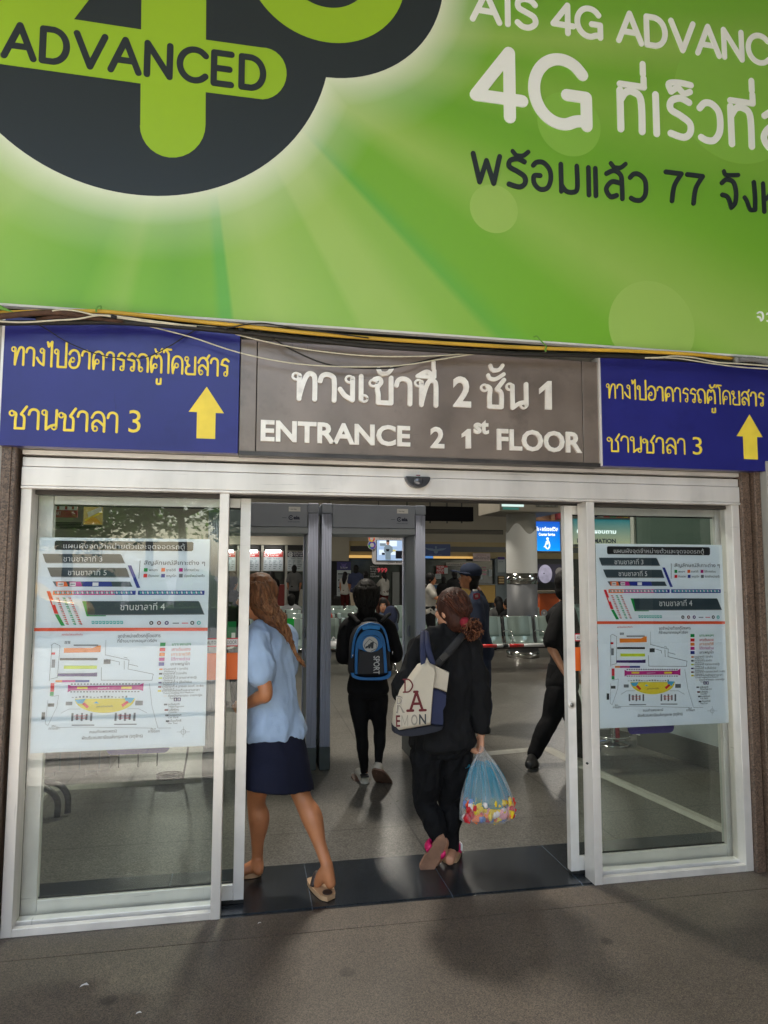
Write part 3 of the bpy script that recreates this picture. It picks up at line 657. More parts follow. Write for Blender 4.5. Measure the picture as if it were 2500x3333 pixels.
def blue_sign(label, xa, xb, r1, r2, arrow, zt, lw=.0105):
    t = thing('direction_sign', label, 'sign', (xa, YS, zsb), 'blue signs to the van building')
    b = MB(); b.box(xa, xb, YS, YS+.09, zsb, zt, M_blue); b.build('panel', t, bevel=.002)
    b = MB(); b.box(xa-.012, xa-.001, YS+.002, YS+.09, zsb, zt, M_alu); b.build('edge_strip', t)
    b = MB(); fit_text(b, 'ทางไปอาคารรถตู้โดยสาร', *r1, lw, YS-.001, YS, M_yel); b.build('upper_lettering', t)
    b = MB(); fit_text(b, 'ชานชาลา', *r2[:3], lw*1.12, YS-.001, YS, M_yel)
    d0, d1 = sx(*r2[3]), sx(*r2[4]); font(b, '3', d0[0], d0[1], (sx(r2[3][0], r2[3][1]-r2[2]*1.14)[1]-d0[1])/.69, YS-.002, M_yel, fit=d1[0]-d0[0]); b.build('lower_lettering', t)
    b = MB(); tip, wl, wr, s0, s1, bt = [sx(*q) for q in arrow]; zw = (wl[1]+wr[1])/2
    b.poly([(p[0], YS-.002, p[1]) for p in (tip, (wr[0], zw), (s1[0], zw), (s1[0], bt[1]), (s0[0], bt[1]), (s0[0], zw), (wl[0], zw))], M_yel); b.build('arrow', t)
    return t
blue_sign('blue sign with yellow Thai lettering and up arrow, left of the steel entrance sign', sx(4, 1300)[0], sx(778, 1300)[0], ((36, 1186), (748, 1223), 58), ((30, 1393), (390, 1404), 64, (418, 1407), (457, 1409)),
          ((673, 1259), (614, 1340), (729, 1346), (640, 1400), (701, 1400), (670, 1428)), zst)
blue_sign('blue sign with yellow Thai lettering and up arrow, right of the steel entrance sign', sx(1958, 1300)[0], sx(2535, 1300)[0], ((1974, 1294), (2490, 1319), 45), ((1978, 1468), (2236, 1476), 50, (2255, 1479), (2286, 1480)),
          ((2439, 1349), (2397, 1420), (2482, 1423), (2420, 1480), (2466, 1480), (2443, 1495)), sx(1958, 1160)[1], .0088)
YE = Y0-.085
M_steel = mat('dull_steel', (.27, .215, .18), .34, .45, var=.22, scale=3.5, bump=.02, bscale=3); M_let = mat('polished_steel', (.97, .88, .79), .35, .2, var=.08, scale=20)
grime(M_steel, .7, 4.); grime(M_blue, .82, 4.); grime(M_let, .85, 14.)
t = thing('entrance_sign', 'dull steel sign with raised ENTRANCE letters in the middle above the door', 'sign', (sx(778, 1300)[0], YE, zsb))
xa, xb = sx(779, 1300)[0]+.002, sx(1957, 1300)[0]-.012; s0, s1 = sx(836, 1250, YE)[0], sx(1896, 1300, YE)[0]; ze0 = sx(1250, 1484, YE)[1]; ze1 = sx(1500, 1150, YE)[1]
for u, v in ((xa, s0-.002), (s0+.002, s1-.002), (s1+.002, xb)):
    b = MB(); b.box(u, v, YE, YE+.075, ze0, ze1, M_steel); b.build('panel', t, bevel=.002)
b = MB(); b.box(xa, xb, YE-.012, YE+.07, ze0-.022, ze0-.002, mat('dark_steel', (.1, .09, .085), .4, .7, var=.3)); b.box(xa, xb, YE+.02, YE+.07, ze0, ze1, M_ruber); b.build('bottom_flange', t)
yf, yb = YE-.011, YE
b = MB(); fit_text(b, 'ทางเข้าที่', (950, 1296), (1432, 1316), 84, .0245, yf, yb, M_let); b.build('thai_word', t)
b = MB(); fit_text(b, 'ชั้น', (1569, 1322), (1726, 1330), 80, .023, yf, yb, M_let); b.build('thai_word', t)
for s, p0, p1, hp in (('2', (1476, 1320), (1534, 1322), 93),):
    b = MB(); q0, q1 = sx(*p0, yf), sx(*p1, yf); font(b, s, q0[0], q0[1], (sx(p0[0], p0[1]-hp, yf)[1]-q0[1])/.69, yf, M_let, depth=.011, fat=.006, fit=q1[0]-q0[0]); b.build('numeral', t)
b = MB(); b.prism([sx(*c, yf) for c in ((1757, 1263), (1783, 1240), (1796, 1240), (1797, 1333), (1776, 1332), (1776, 1266), (1757, 1282))], yf, yb, M_let); b.build('numeral', t)
for s, p0, p1, hp in (('ENTRANCE', (848, 1432), (1336, 1451), 64), ('2', (1402, 1455), (1447, 1457), 64), ('FLOOR', (1619, 1461), (1896, 1472), 64), ('st', (1543, 1408), (1592, 1410), 46)):
    b = MB(); q0, q1 = sx(*p0, yf), sx(*p1, yf); font(b, s, q0[0], q0[1], (sx(p0[0], p0[1]-hp, yf)[1]-q0[1])/.69, yf, M_let, depth=.011, fat=.0045, fit=q1[0]-q0[0]); b.build('english_word' if len(s) > 1 else 'numeral', t)
b = MB(); q = [sx(*c, yf) for c in ((1504, 1411), (1522, 1396), (1533, 1396), (1534, 1459), (1517, 1459), (1517, 1417), (1504, 1424))]; b.prism(q, yf, yb, M_let); b.build('numeral', t)

# ------------------------------------------------------------------ pipes and cables between the billboard and the signs
def cable(name, label, cat, P, r, m, dy=-.20, n=6, k=5, sag=None):
    b = MB(); Q = []
    for i, p in enumerate(P):
        y = Y0+dy + (p[2] if len(p) > 2 else 0); v = PY(p[0], p[1], y); Q.append((v.x, v.y, v.z))
    b.tube(Q, r, m, n, k); return b.build(name, label=label, cat=cat)
M_yp = mat('yellow_pipe', (.62, .36, .035), .5, var=.25, scale=14, stretch=(.3, 1, 1)); M_br = mat('rusty_hose', (.085, .04, .022), .8, var=.4, scale=25, bump=.4, bscale=90)
M_cw = mat('cream_cable', (.66, .6, .44), .55, var=.15, scale=30); M_cb = mat('black_cable', (.018, .015, .012), .6); M_gr = mat('green_strip', (.12, .3, .03), .5); M_gc = mat('grey_conduit', (.22, .21, .2), .6, bump=.2)
cable('yellow_pipe', 'long yellow plastic conduit running under the billboard edge', 'pipe', [(-60, 1019), (278, 1013), (420, 1022), (700, 1052), (1120, 1094), (1640, 1128), (2060, 1143), (2257, 1154), (2390, 1168, .05)], .0098, M_yp, -.2, 10)
cable('brown_hose', 'thick rust brown wrapped hose at the left end of the pipe', 'hose', [(-60, 1032), (0, 1030), (80, 1022), (160, 1017), (228, 1021), (285, 1030, .02), (330, 1036, .05)], .0135, M_br, -.225, 9)
cable('brown_hose', 'short thin brown hose tucked below the wrapped hose', 'hose', [(120, 1040, .04), (170, 1033), (230, 1034), (290, 1036), (400, 1046, .03)], .0085, M_br, -.215)
cable('black_cable_bundle', 'fat black cable bundle lying along the top of the signs', 'cable', [(-60, 1052), (200, 1050), (420, 1051), (778, 1081), (1120, 1118), (1250, 1130), (1640, 1150), (2080, 1162), (2500, 1188), (2600, 1194)], .0125, M_cb, -.165)
cable('black_cable', 'black cable drooping in an arc across the left blue sign', 'cable', [(110, 1052), (143, 1066), (226, 1117), (332, 1157), (420, 1165), (482, 1161), (558, 1123), (650, 1070, .02), (760, 1062)], .0026, M_cb, -.13)
cable('black_cable', 'black cable sagging over the top left of the steel sign', 'cable', [(770, 1060), (800, 1055), (867, 1089), (965, 1146), (1085, 1190), (1250, 1199), (1330, 1186), (1480, 1150, .04)], .0042, M_cb, -.14)
cable('black_cable', 'thin black cable arching over the yellow pipe', 'cable', [(640, 1066), (740, 1066), (800, 1056), (850, 1052), (900, 1058), (980, 1070), (1200, 1100)], .0035, M_cb, -.216)
cable('cream_cable', 'cream cable bowed over the brown hose at far left', 'cable', [(170, 1012), (202, 1008), (253, 1013), (304, 1024), (367, 1028), (470, 1041), (600, 1058)], .0036, M_cw, -.24)
cable('cream_cable', 'cream cable hanging lowest at the left end', 'cable', [(-60, 1042), (0, 1046), (76, 1049), (177, 1043), (253, 1038), (316, 1027), (367, 1031), (480, 1047), (640, 1062)], .004, M_cw, -.236)
cable('cream_cable', 'cream cable swinging low from the left blue sign to the steel sign letters', 'cable', [(377, 1034), (490, 1063), (625, 1098), (776, 1147), (942, 1181), (1100, 1193), (1243, 1193), (1325, 1187), (1450, 1167), (1567, 1150), (1660, 1153), (1777, 1147)], .0033, M_cw, -.15)
cable('cream_cable', 'cream cable crossing the upper steel sign in a shallow curve', 'cable', [(377, 1036), (528, 1052), (723, 1068), (776, 1090), (942, 1128), (1100, 1150), (1243, 1160), (1416, 1158), (1582, 1147), (1700, 1149), (1800, 1150), (1950, 1161)], .0033, M_cw, -.155)
cable('cream_cable', 'upper cream cable ending over the right blue sign', 'cable', [(2100, 1165), (2156, 1163), (2191, 1159), (2257, 1164), (2333, 1179), (2409, 1184), (2500, 1191), (2580, 1200)], .0042, M_cw, -.21)
cable('cream_cable', 'lower cream cable ending over the right blue sign', 'cable', [(2120, 1166), (2200, 1166), (2308, 1182), (2409, 1195), (2500, 1201), (2580, 1206)], .0038, M_cw, -.205)
b = MB(); P = [PY(x, y, Y0-.2) for x, y in ((2398, 1172), (2440, 1170), (2480, 1175), (2510, 1184), (2580, 1200))]; Q = crom([tuple(p) for p in P], 8)
b.tube(Q, [.0155 if i % 2 else .0132 for i in range(len(Q))], M_gc, 12); b.tube([P[0]-V((.012, 0, 0)), P[0]+V((.008, 0, 0))], .019, M_gc, 12); b.build('flexible_conduit', label='ribbed grey flexible conduit at the right end of the cables', cat='conduit')
for lb, P in (('pale green string end tied on the pipe above the left blue sign', [(314, 1016), (313, 1008), (318, 999), (327, 996), (329, 1004)]), ('dark green strip knotted round the pipe above the steel sign', [(1737, 1097), (1748, 1094), (1760, 1108), (1774, 1122), (1779, 1130), (1774, 1140), (1780, 1143)])):
    b = MB(); b.tube([tuple(PY(x, y, Y0-.222)) for x, y in P], .0042, M_gr, 6, 4, flat=((0, 1, 0), .3)); b.build('green_string', label=lb, cat='string')
b = MB(); b.tube([tuple(PY(x, y, Y0-.23)) for x, y in ((-40, 985), (0, 1000), (43, 1016))], [.02, .012, .001], M_gr, 6, 3, flat=((0, 1, 0), .2)); b.build('green_strip', label='torn bright green plastic strip at the far left of the cables', cat='strip')
for i, (x, y) in enumerate(((371, 1031), (735, 1068), (785, 1072), (2156, 1163))):
    b = MB(); c = PY(x, y, Y0-.2-.04*(i == 0)); b.tube([c-V((.012, 0, -.001)), c+V((.012, 0, -.002))], .0085, M_ruber, 8)
    b.build('cable_tie', label=('black tape wrap on the cream cables near the brown hose', 'black tape wrap on the cables at the top right of the left blue sign', 'small black tape wrap where the steel sign begins', 'black tape wrap on the cables over the right blue sign')[i], cat='tape')
# ------------------------------------------------------------------ plan posters behind the fixed panes
YP = Y0+.066
M_pap = mat('poster_sheet', rgb(222, 230, 236), .55); M_slate = mat('poster_slate', rgb(52, 68, 76), .55)
def cm(k, r, g, bb): return mat('print_'+k, rgb(r, g, bb), .55)
K = dict(g=cm('green', 0, 150, 70), r=cm('red', 215, 25, 40), o=cm('orange', 236, 110, 40), m=cm('magenta', 190, 20, 130), b=cm('navy', 20, 40, 140), k=M_bk, w=M_wp, s=M_slate, y=cm('yellow', 222, 205, 40), c=cm('cyan', 70, 170, 210),
         l=cm('lime', 200, 215, 30), p=cm('purple', 60, 30, 110), t=cm('teal', 90, 180, 175), a=cm('grey', 110, 115, 120), d=cm('dark', 50, 55, 60), R=cm('rule', 226, 88, 48), B=cm('brown', 120, 30, 40), O=cm('amber', 225, 130, 30))
def pp(zx, zy): v = PY(1750+zx/2.212, 1500+zy/2.212, YP); return (v.x, v.z)
px0, px1, pz0, pz1 = 1.9205, 2.7255, .797, 1.822
pt = thing('station_map_poster', 'pale plan poster of ticket points in clear view behind the right fixed pane', 'poster', (px0, YP, pz0), 'twin map posters')
b = MB(); b.box(px0, px1, YP, YP+.002, pz0, pz1, M_pap); b.build('sheet', pt)
PM = MB(); lay = [0]
def pol(m, *q, dz=0):
    lay[0] += 1; y = YP-.0006-(lay[0] % 9)*.00012-dz
    PM.poly([(p[0], y, p[1]) for p in (pp(*c) for c in q)], K[m])
def prc(m, x0, y0, x1, y1, dz=0): pol(m, (x0, y0), (x1, y0), (x1, y1), (x0, y1), dz=dz)
def ptx(s, x0, x1, y, h, m='k', thai=False, fat=0):
    a, c = pp(x0, y), pp(x1, y); hh = a[1]-pp(x0, y+h)[1]
    if thai: fit_small(s, a, c, hh, m)
    else: font(PM, s, a[0], a[1], hh/.62, YP-.0024, K[m], fit=c[0]-a[0], fat=fat)
pol('k', (500, 622), (507, 615), (1233, 622), (1241, 630), (1241, 673), (1233, 680), (507, 672), (500, 664))
ptx('แผนผังจุดจำหน่ายตั๋วและจุดจอดรถตู้', 548, 1196, 662, 26, 'w')
for a, c, d, e, s, tx in (((440, 697), (855, 699), (878, 751), (458, 749), 'ชานชาลาที่ 3', (553, 760, 744)), ((470, 782), (890, 784), (908, 838), (492, 836), 'ชานชาลาที่ 5', (582, 788, 829)), ((690, 990), (1290, 990), (1322, 1068), (702, 1072), 'ชานชาลาที่ 4', (875, 1112, 1046))):
    pol('a', *[(p[0]+5, p[1]+6) for p in (a, c, d, e)]); pol('s', a, c, d, e, dz=.0009); ptx(s, tx[0], tx[1], tx[2], 36 if '4' in s else 30, 'w')
pol('g', (668, 990), (690, 990), (710, 1078), (800, 1078), (800, 1083), (698, 1083))
pol('s', (503, 867), (915, 869), (931, 901), (522, 899)); pol('o', (520, 869), (575, 869), (588, 899), (528, 899), dz=.0009); pol('m', (590, 869), (652, 869), (664, 899), (600, 899), dz=.0009); pol('b', (660, 869), (815, 871), (824, 900), (668, 899), dz=.0009)
for x in (548, 612, 733): prc('w', x-16, 874, x+16, 896, dz=.0014); prc('a', x-12, 882, x+12, 888, dz=.002)
pol('b', (897, 768), (916, 768), (973, 908), (954, 908))
prc('d', 960, 738, 963, 850); ptx('สัญลักษณ์สีเกาะต่าง ๆ', 984, 1310, 764, 22, 'd')
for x, y, m, s, x1 in ((985, 785, 'g', 'พหลฯ', 1058), (1078, 785, 'o', 'ราชวิถี', 1155), (1173, 785, 'm', 'ใต้ทางด่วน', 1280), (985, 821, 'r', 'ดินแดง', 1066), (1080, 821, 'b', 'พญาไท', 1160), (1175, 821, 'a', 'ช่องจำหน่ายตั๋ว', 1312)):
    prc(m, x, y, x+20, y+22); ptx(s, x+27, x1, y+19, 13, 'd')
for x0, x1 in ((510, 950), (962, 1318)):
    n = 4 if x0 == 510 else 1
    for i in range(n):
        u, v = x0+(x1-x0)*i/n, x0+(x1-x0)*(i+1)/n; prc('b' if n == 1 else 'ommb'[i], u, 925, v, 951)
    for i in range(int((x1-x0-16)/13)): pol('w' if i % 2 else 't', (x0+8+i*13, 930), (x0+17+i*13, 930), (x0+20+i*13, 944), (x0+11+i*13, 944), dz=.0012)
pol('r', (475, 928), (494, 928), (547, 1068), (526, 1068)); pol('g', (527, 1071), (548, 1071), (586, 1141), (565, 1141)); pol('w', (503, 985), (516, 985), (528, 1012), (514, 1012), dz=.0012)
for x0, x1, m in ((525, 592, 'r'), (560, 632, 'g'), (590, 664, 'r')):
    for i in range(13):
        t = i/13; x = x0+(x1-x0)*t; y = 968+172*t; pol(m, (x, y), (x+16, y), (x+20, y+9), (x+9, y+9)); pol('w' if i % 2 else 't', (x+5, y+4), (x+13, y+4), (x+16, y+9), (x+8, y+9), dz=.0012)
for i in range(9): pol('t', (725+i*19, 1112), (741+i*19, 1112), (743+i*19, 1131), (728+i*19, 1131)); prc('w', 729+i*19, 1118, 738+i*19, 1123, dz=.0012)
for i, (x, m) in enumerate(((1045, 'k'), (1086, 'B'), (1127, 'p'), (1176, 'd'), (1225, 'r'), (1264, 'd'), (1299, 't'))):
    c = pp(x, 1125); w = pp(x+11, 1125)[0]-c[0]
    if i in (3, 4): prc(m, x-17, 1124, x+17, 1129)
    else: disc2(PM, c[0], c[1], w, YP-.0012, K[m], n=18); disc2(PM, c[0], c[1], w*.45, YP-.0018, K['w'], n=12)
prc('R', 424, 1155, 1349, 1175)
ptx('จุดจำหน่ายตั๋วรถตู้โดยสาร', 872, 1100, 1216, 18, 'd'); ptx('ที่ย้ายมาจากอนุสาวรีย์ฯ', 872, 1080, 1246, 16, 'd'); ptx('สถานีรถไฟหมอชิตเดิม', 572, 684, 1202, 9, 'r')
for y, m, s in ((1258, 'g', 'เกาะพหลฯ'), (1290, 'r', 'เกาะดินแดง'), (1320, 'O', 'เกาะราชวิถี'), (1350, 'm', 'ใต้ทางด่วน'), (1380, 'b', 'เกาะพญาไท')):
    prc(m, 1100, y-11, 1129, y+11); ptx(s, 1165, 1265, y+8, 16, m if m != 'b' else 'd')
for i, (y, m, s, e) in enumerate(((1412, 'O', 'ชานชาลาที่ 1 (ขาเข้า)', 'Platform 1'), (1440, 'k', 'ชานชาลาที่ 2 (ขาเข้า)', 'Platform 2'), (1467, 'l', 'ชานชาลาที่ 3 (ชานชาลารถตู้)', 'Platform 3'), (1495, 'p', 'ชานชาลาที่ 5 (ปั๊มน้ำมัน)', 'Platform 5'), (1521, 'B', 'ชานชาลาที่ 4 (ขาออก ช่องที่ 1ก-83)', 'Platform 4'), (1546, 'y', 'อาคารจำหน่ายตั๋วและชานชาลา', 'Tickets building And Platform'), (1578, 'w', 'ห้องน้ำสาธารณะ ชาย/หญิง', 'Toilets'), (1630, 'a', 'จุดรับญาติ', 'Meetingpoint'), (1664, 'B', 'รับส่งพัสดุ', 'Courier'), (1697, 'a', 'ลานจอดรถ', 'Car Park'), (1733, 'd', 'จุดขึ้นแท็กซี่', 'The Taxi'))):
    x = 1105+(i > 5)*38*(i/7); L = 1128+(i > 5)*36; prc(m, x, y-5, x+18, y+5); ptx(s, L, L+(130, 125, 180, 155, 220, 200, 180, 62, 60, 76, 78)[i], y+5, 11, 'd'); ptx(e, L+6, L+6+(58, 58, 58, 58, 58, 165, 44, 82, 48, 56, 52)[i], y+18, 8, 'd')
for x in (1194, 1214): prc('p', x, 1588, x+17, 1610); prc('w', x+5, 1592, x+12, 1606, dz=.001)
pol('O', (590, 1279), (742, 1279), (770, 1264), (785, 1264), (785, 1305), (590, 1309)); prc('k', 572, 1341, 772, 1355); prc('l', 596, 1388, 772, 1408); pol('p', (565, 1436), (745, 1434), (776, 1430), (776, 1455), (565, 1453))
for x0, x1, m in ((557, 592, 'O'), (592, 662, 'm'), (662, 737, 'b')): prc(m, x0, 1477, x1, 1490)
prc('r', 533, 1495, 553, 1548); prc('g', 533, 1549, 553, 1574)
pol('m', (625, 1505), (645, 1514), (1005, 1510), (1027, 1496), (1027, 1545), (1005, 1538), (645, 1541), (625, 1552))
for i in range(22): prc('a', 640+i*17, 1498, 650+i*17, 1506); prc('a', 640+i*17, 1546, 650+i*17, 1553)
for x in (700, 935): prc('y', x-25, 1518, x+30, 1532, dz=.0012)
ptx('ชานชาลา 4', 785, 845, 1532, 9, 'w')
pol('y', *[(827+160*math.cos(R(a)), 1592+88*math.sin(R(a))) for a in range(0, 181, 10)]); pol('c', (667, 1598), (726, 1592), (710, 1622), (684, 1622), dz=.001); pol('c', (930, 1586), (985, 1588), (965, 1620), (940, 1612), dz=.001); pol('r', (706, 1624), (720, 1614), (745, 1640), (735, 1652), dz=.001); pol('r', (915, 1630), (945, 1606), (955, 1616), (925, 1645), dz=.001); pol('c', (768, 1620), (782, 1608), (798, 1622), dz=.001)
ptx('อาคารจำหน่ายตั๋ว', 785, 872, 1646, 9, 'd')
for i in range(16): prc('a', 650+i*19, 1578+4*math.cos(i), 660+i*19, 1586)
def pln(m, w, *q):
    for a, c in zip(q, q[1:]):
        a, c = pp(*a), pp(*c); lay[0] += 1; stroke(PM, [a, c], w, YP-.0006, YP-.0006, K[m])
pln('d', .0016, (520, 1262), (537, 1248), (568, 1265), (566, 1460), (530, 1470)); pln('d', .0016, (525, 1262), (525, 1480)); pln('a', .0014, (537, 1580), (580, 1570), (575, 1640), (535, 1755), (520, 1745), (525, 1600)); pln('a', .0014, (810, 1230), (812, 1325))
pln('d', .0018, (812, 1322), (940, 1355), (938, 1410), (1075, 1442), (1070, 1480), (800, 1478), (796, 1400)); pln('d', .0018, (820, 1348), (890, 1366), (890, 1385)); pln('d', .0018, (915, 1360), (918, 1412)); prc('d', 806, 1350, 842, 1378); pln('d', .0018, (912, 1336), (930, 1342)); pln('d', .0018, (942, 1380), (990, 1393))
pln('a', .0014, (1058, 1500), (1080, 1640), (1120, 1775), (1190, 1775)); pln('a', .0014, (600, 1680), (640, 1655), (700, 1655)); pln('a', .0014, (1055, 1680), (1010, 1655), (950, 1655)); pln('a', .0014, (580, 1770), (690, 1765), (1090, 1775))
for x0, x1, c in ((655, 770, 712), (885, 985, 935)):
    for i in range(5): prc('a', x0+i*25, 1680+i % 2*6, x0+i*25+11, 1730-i % 2*6)
    ptx('Car Park', x0+20, x0+82, 1718, 9, 'r'); ptx('ที่จอดรถ', x0+18, x0+85, 1702, 9, 'r')
for i in range(4): prc('d', 592+i*8, 1236, 596+i*8, 1254)
prc('a', 640, 1258, 770, 1266); prc('a', 660, 1752, 780, 1758); prc('a', 885, 1748, 1005, 1754); prc('a', 620, 1610, 655, 1632); prc('a', 990, 1606, 1030, 1634); prc('d', 527, 1620, 560, 1640); prc('d', 497, 1675, 515, 1720); prc('r', 524, 1306, 545, 1320); prc('a', 530, 1350, 548, 1400)
ptx('IN', 556, 574, 1765, 10, 'd'); ptx('ทางเข้า', 541, 596, 1782, 14, 'd'); ptx('OUT', 1082, 1110, 1788, 10, 'd'); ptx('ทางออก', 1070, 1130, 1803, 14, 'd'); ptx('ถนนกำแพงเพชร2', 758, 903, 1805, 15, 'd'); ptx('ผังบริเวณสถานีขนส่งกรุงเทพ (จตุจักร)', 720, 1042, 1844, 17, 'k')
c = pp(1257, 1800); ring2(PM, c[0], c[1], .0105, .012, YP-.001, K['a'], n=24); pln('a', .0012, (1222, 1800), (1292, 1800)); pln('a', .0012, (1257, 1766), (1257, 1832))
PM.build('printed_plan', pt)
dup(pt, (px0-2.928, YP, pz0), label='pale plan poster washed by reflections behind the left fixed pane')

# ------------------------------------------------------------------ walk-through metal detectors
M_gate = mat('gate_blue_grey', rgb(142, 149, 164), .42, var=.04); M_gate2 = mat('gate_panel', rgb(122, 134, 142), .5, var=.04); M_flut = mat('fluted_post', rgb(172, 178, 200), .35, .1); M_gbase = mat('gate_base', rgb(62, 70, 72), .5)
M_logo = mat('logo_navy', rgb(20, 30, 62), .5)
def gate(label, x0, x1, Y):
    t = thing('metal_detector', label, 'metal detector', (x0, Y, 0), 'walk-through metal detectors'); pw = .085; dp = .56; zt = 2.248; zc = 1.985
    for i, xa in enumerate((x0, x1-pw)):
        b = MB(); b.box(xa+.012, xa+pw-.012, Y+.035, Y+dp-.035, .19, zt-.08, M_gate2); b.build('side_panel', t, bevel=.004)
        for ya in (Y, Y+dp-.05):
            b = MB(); b.box(xa, xa+pw, ya, ya+.05, .19, zt-.09, M_flut)
            for k in range(6): b.cyl((xa+.008+k*(pw-.016)/5, ya+.002, .192), (xa+.008+k*(pw-.016)/5, ya+.002, zt-.092), .0062, M_flut, 8)
            b.build('fluted_post', t)
        b = MB(); b.box(xa-.004, xa+pw+.004, Y-.004, Y+dp+.004, 0, .188, M_gbase); b.build('foot', t, bevel=.006)
        b = MB(); b.box(xa-.006, xa+pw+.006, Y-.008, Y+dp+.008, zt-.086, zt, M_gate); b.build('cap', t, bevel=.012)
        for z in (.95, 1.12):
            b = MB(); b.tube([(xa+pw-.006 if i == 0 else xa+.006, Y+.1+.2*(z > 1), z-.05), (xa+pw+.008 if i == 0 else xa-.006, Y+.1+.2*(z > 1), z), (xa+pw-.006 if i == 0 else xa+.006, Y+.1+.2*(z > 1), z+.05)], .012, M_gate, 8, 3); b.build('bump_light', t)
    b = MB(); b.box(x0+pw+.006, x1-pw-.006, Y+.004, Y+dp-.004, zc+.055, zt-.004, M_gate); b.build('crossbar', t, bevel=.006)
    b = MB(); b.box(x0+pw, x1-pw-.0, Y+.014, Y+dp-.014, zc, zc+.053, mat('gate_lip', rgb(150, 157, 166), .4)); b.build('crossbar_lip', t, bevel=.004)
    xl = x1-pw-.175
    b = MB(); b.box(xl+.005, xl+.105, Y+.0015, Y+.004, zt-.075, zt-.035, M_wp); font(b, '! warning', xl+.012, zt-.06, .016, Y+.0008, M_logo); b.build('warning_sticker', t)
    b = MB(); ring2(b, xl+.025, zt-.128, .013, .021, Y+.002, M_logo, 30, 330, 20); disc2(b, xl+.025, zt-.128, .006, Y+.0018, M_logo, n=10); font(b, 'eia', xl+.046, zt-.142, .044, Y+.002, M_logo, fat=.002, fit=.055); font(b, 'www.ceia.net', xl, zt-.168, .014, Y+.002, M_logo, fit=.1); b.box(xl-.05, xl-.012, Y+.0022, Y+.0039, zt-.132, zt-.129, M_logo); b.build('maker_logo', t)
gate('grey metal detector gate on the left, partly behind the woman in the blue shirt', -.348, .572, 5.95)
gate('grey metal detector gate the person with the backpack walks through', .604, 1.522, 5.95)

# ------------------------------------------------------------------ hall lamps
M_tube = mat('lamp_glow', (1, .97, .9), .5, emit=7)
M_lamp = mat('lamp_housing', (.5, .5, .5), .4, .6)
def high_bay(label, x, y, z, watts):
    t = thing('high_bay_lamp', label, 'ceiling lamp', (x, y, z), 'high bay lamps of the hall')
    b = MB(); b.lathe([(.22, 0), (.23, .02), (.17, .16), (.08, .26), (.07, .4)], (x, y, z), M_lamp, 28); b.build('reflector', t)
    b = MB(); b.cyl((x, y, z+.4), (x, y, 6.4), .012, M_lamp, 8); b.build('rod', t)
    b = MB(); b.lathe([(.19, -.012), (.19, -.002)], (x, y, z), M_tube, 28); b.build('diffuser', t)
    l = bpy.data.lights.new('lamp_light', 'AREA'); l.shape = 'DISK'; l.size = .6; l.energy = watts; l.color = (1, .93, .80)
    o = bpy.data.objects.new('lamp_light', l); COL.objects.link(o); o.location = (x, y, z-.03); o.parent = t; o.matrix_parent_inverse = Matrix.Translation((x, y, z)).inverted()
high_bay('bell shaped lamp hanging over the metal detectors, nearest the doors', .55, 6.9, 5.2, 52)
for i, (x, y, e) in enumerate(((-7.5, 12, 34), (3.0, 13.5, 34), (-2, 21, 32), (9.5, 19.5, 36), (9, 9.5, 40))):  # extra lamps, out of view, added to light the deeper hall
    high_bay('added unseen bell shaped hall lamp, ' + ('far left over the benches', 'above the middle benches', 'in the deep left of the hall', 'in the deep right of the hall', 'right, over the information desk')[i], x, y, 5.3, e)

# ------------------------------------------------------------------ benches
M_seat = mat('perforated_steel', rgb(172, 190, 184), .33, .4, var=.04, scale=3); M_chr = mat('chrome', (.75, .75, .75), .12, 1); M_bfr = mat('bench_black', (.02, .02, .02), .4)
M_perf = mat('perforated_field', rgb(132, 148, 142), .45, .4, var=.06, scale=160, bump=.3, bscale=240)
def bench(n=4, pitch=.585):
    t = thing('airport_bench', 'row', 'bench', (0, 0, 0), 'steel waiting benches in rows'); W = n*pitch
    for i in range(n):
        x0, x1 = i*pitch+.035, (i+1)*pitch-.035
        P = crom([(0.0, .415), (-.0, .432), (.1, .436), (.3, .425), (.41, .418), (.455, .45), (.49, .62), (.53, .80), (.545, .865), (.56, .87), (.568, .855)], 4)
        b = MB(); vs = []; 
        for y, z in P: vs += [(x0, y, z), (x1, y, z)]
        m = len(P); b.add(vs, [(2*k, 2*k+1, 2*k+3, 2*k+2) for k in range(m-1)], M_seat, True)
        for k0, k1 in ((.10, .46), (.56, .86)):
            a, c = int(m*k0), int(m*k1); vs = []
            for y, z in P[a:c]: vs += [(x0+.05, y-.002, z+.003), (x1-.05, y-.002, z+.003)]
            b.add(vs, [(2*k, 2*k+1, 2*k+3, 2*k+2) for k in range(c-a-1)], M_perf, True)
        b.tube([(x0-.01, .556, .868), (x1+.01, .556, .868)], .011, M_chr, 8); b.tube([(x0-.01, -.004, .418), (x1+.01, -.004, .418)], .011, M_chr, 8)
        o = b.build('seat', t); sd = o.modifiers.new('thick', 'SOLIDIFY'); sd.thickness = .006
    b = MB(); b.box(0, W, .2, .27, .34, .39, M_bfr); b.build('beam', t)
    for i in range(n+1):
        x = i*pitch
        b = MB(); b.tube([(x, -.02, .43), (x, .08, .41), (x, .38, .40), (x, .45, .43), (x, .50, .66), (x, .545, .86)], .017, M_bfr, 8, 3); b.build('seat_bracket', t)
        b = MB(); b.tube([(x, .06, .42), (x, .03, .52), (x, .07, .62), (x, .22, .645), (x, .40, .63), (x, .49, .60)], .014, M_chr, 8, 3); b.build('armrest', t)
    for x in (.3, W-.3):
        b = MB(); b.tube([(x, -.05, .015), (x, .1, .05), (x, .235, .34)], .02, M_chr, 8, 2); b.tube([(x, .52, .015), (x, .37, .05), (x, .235, .34)], .02, M_chr, 8, 2); b.build('leg', t)
    return t
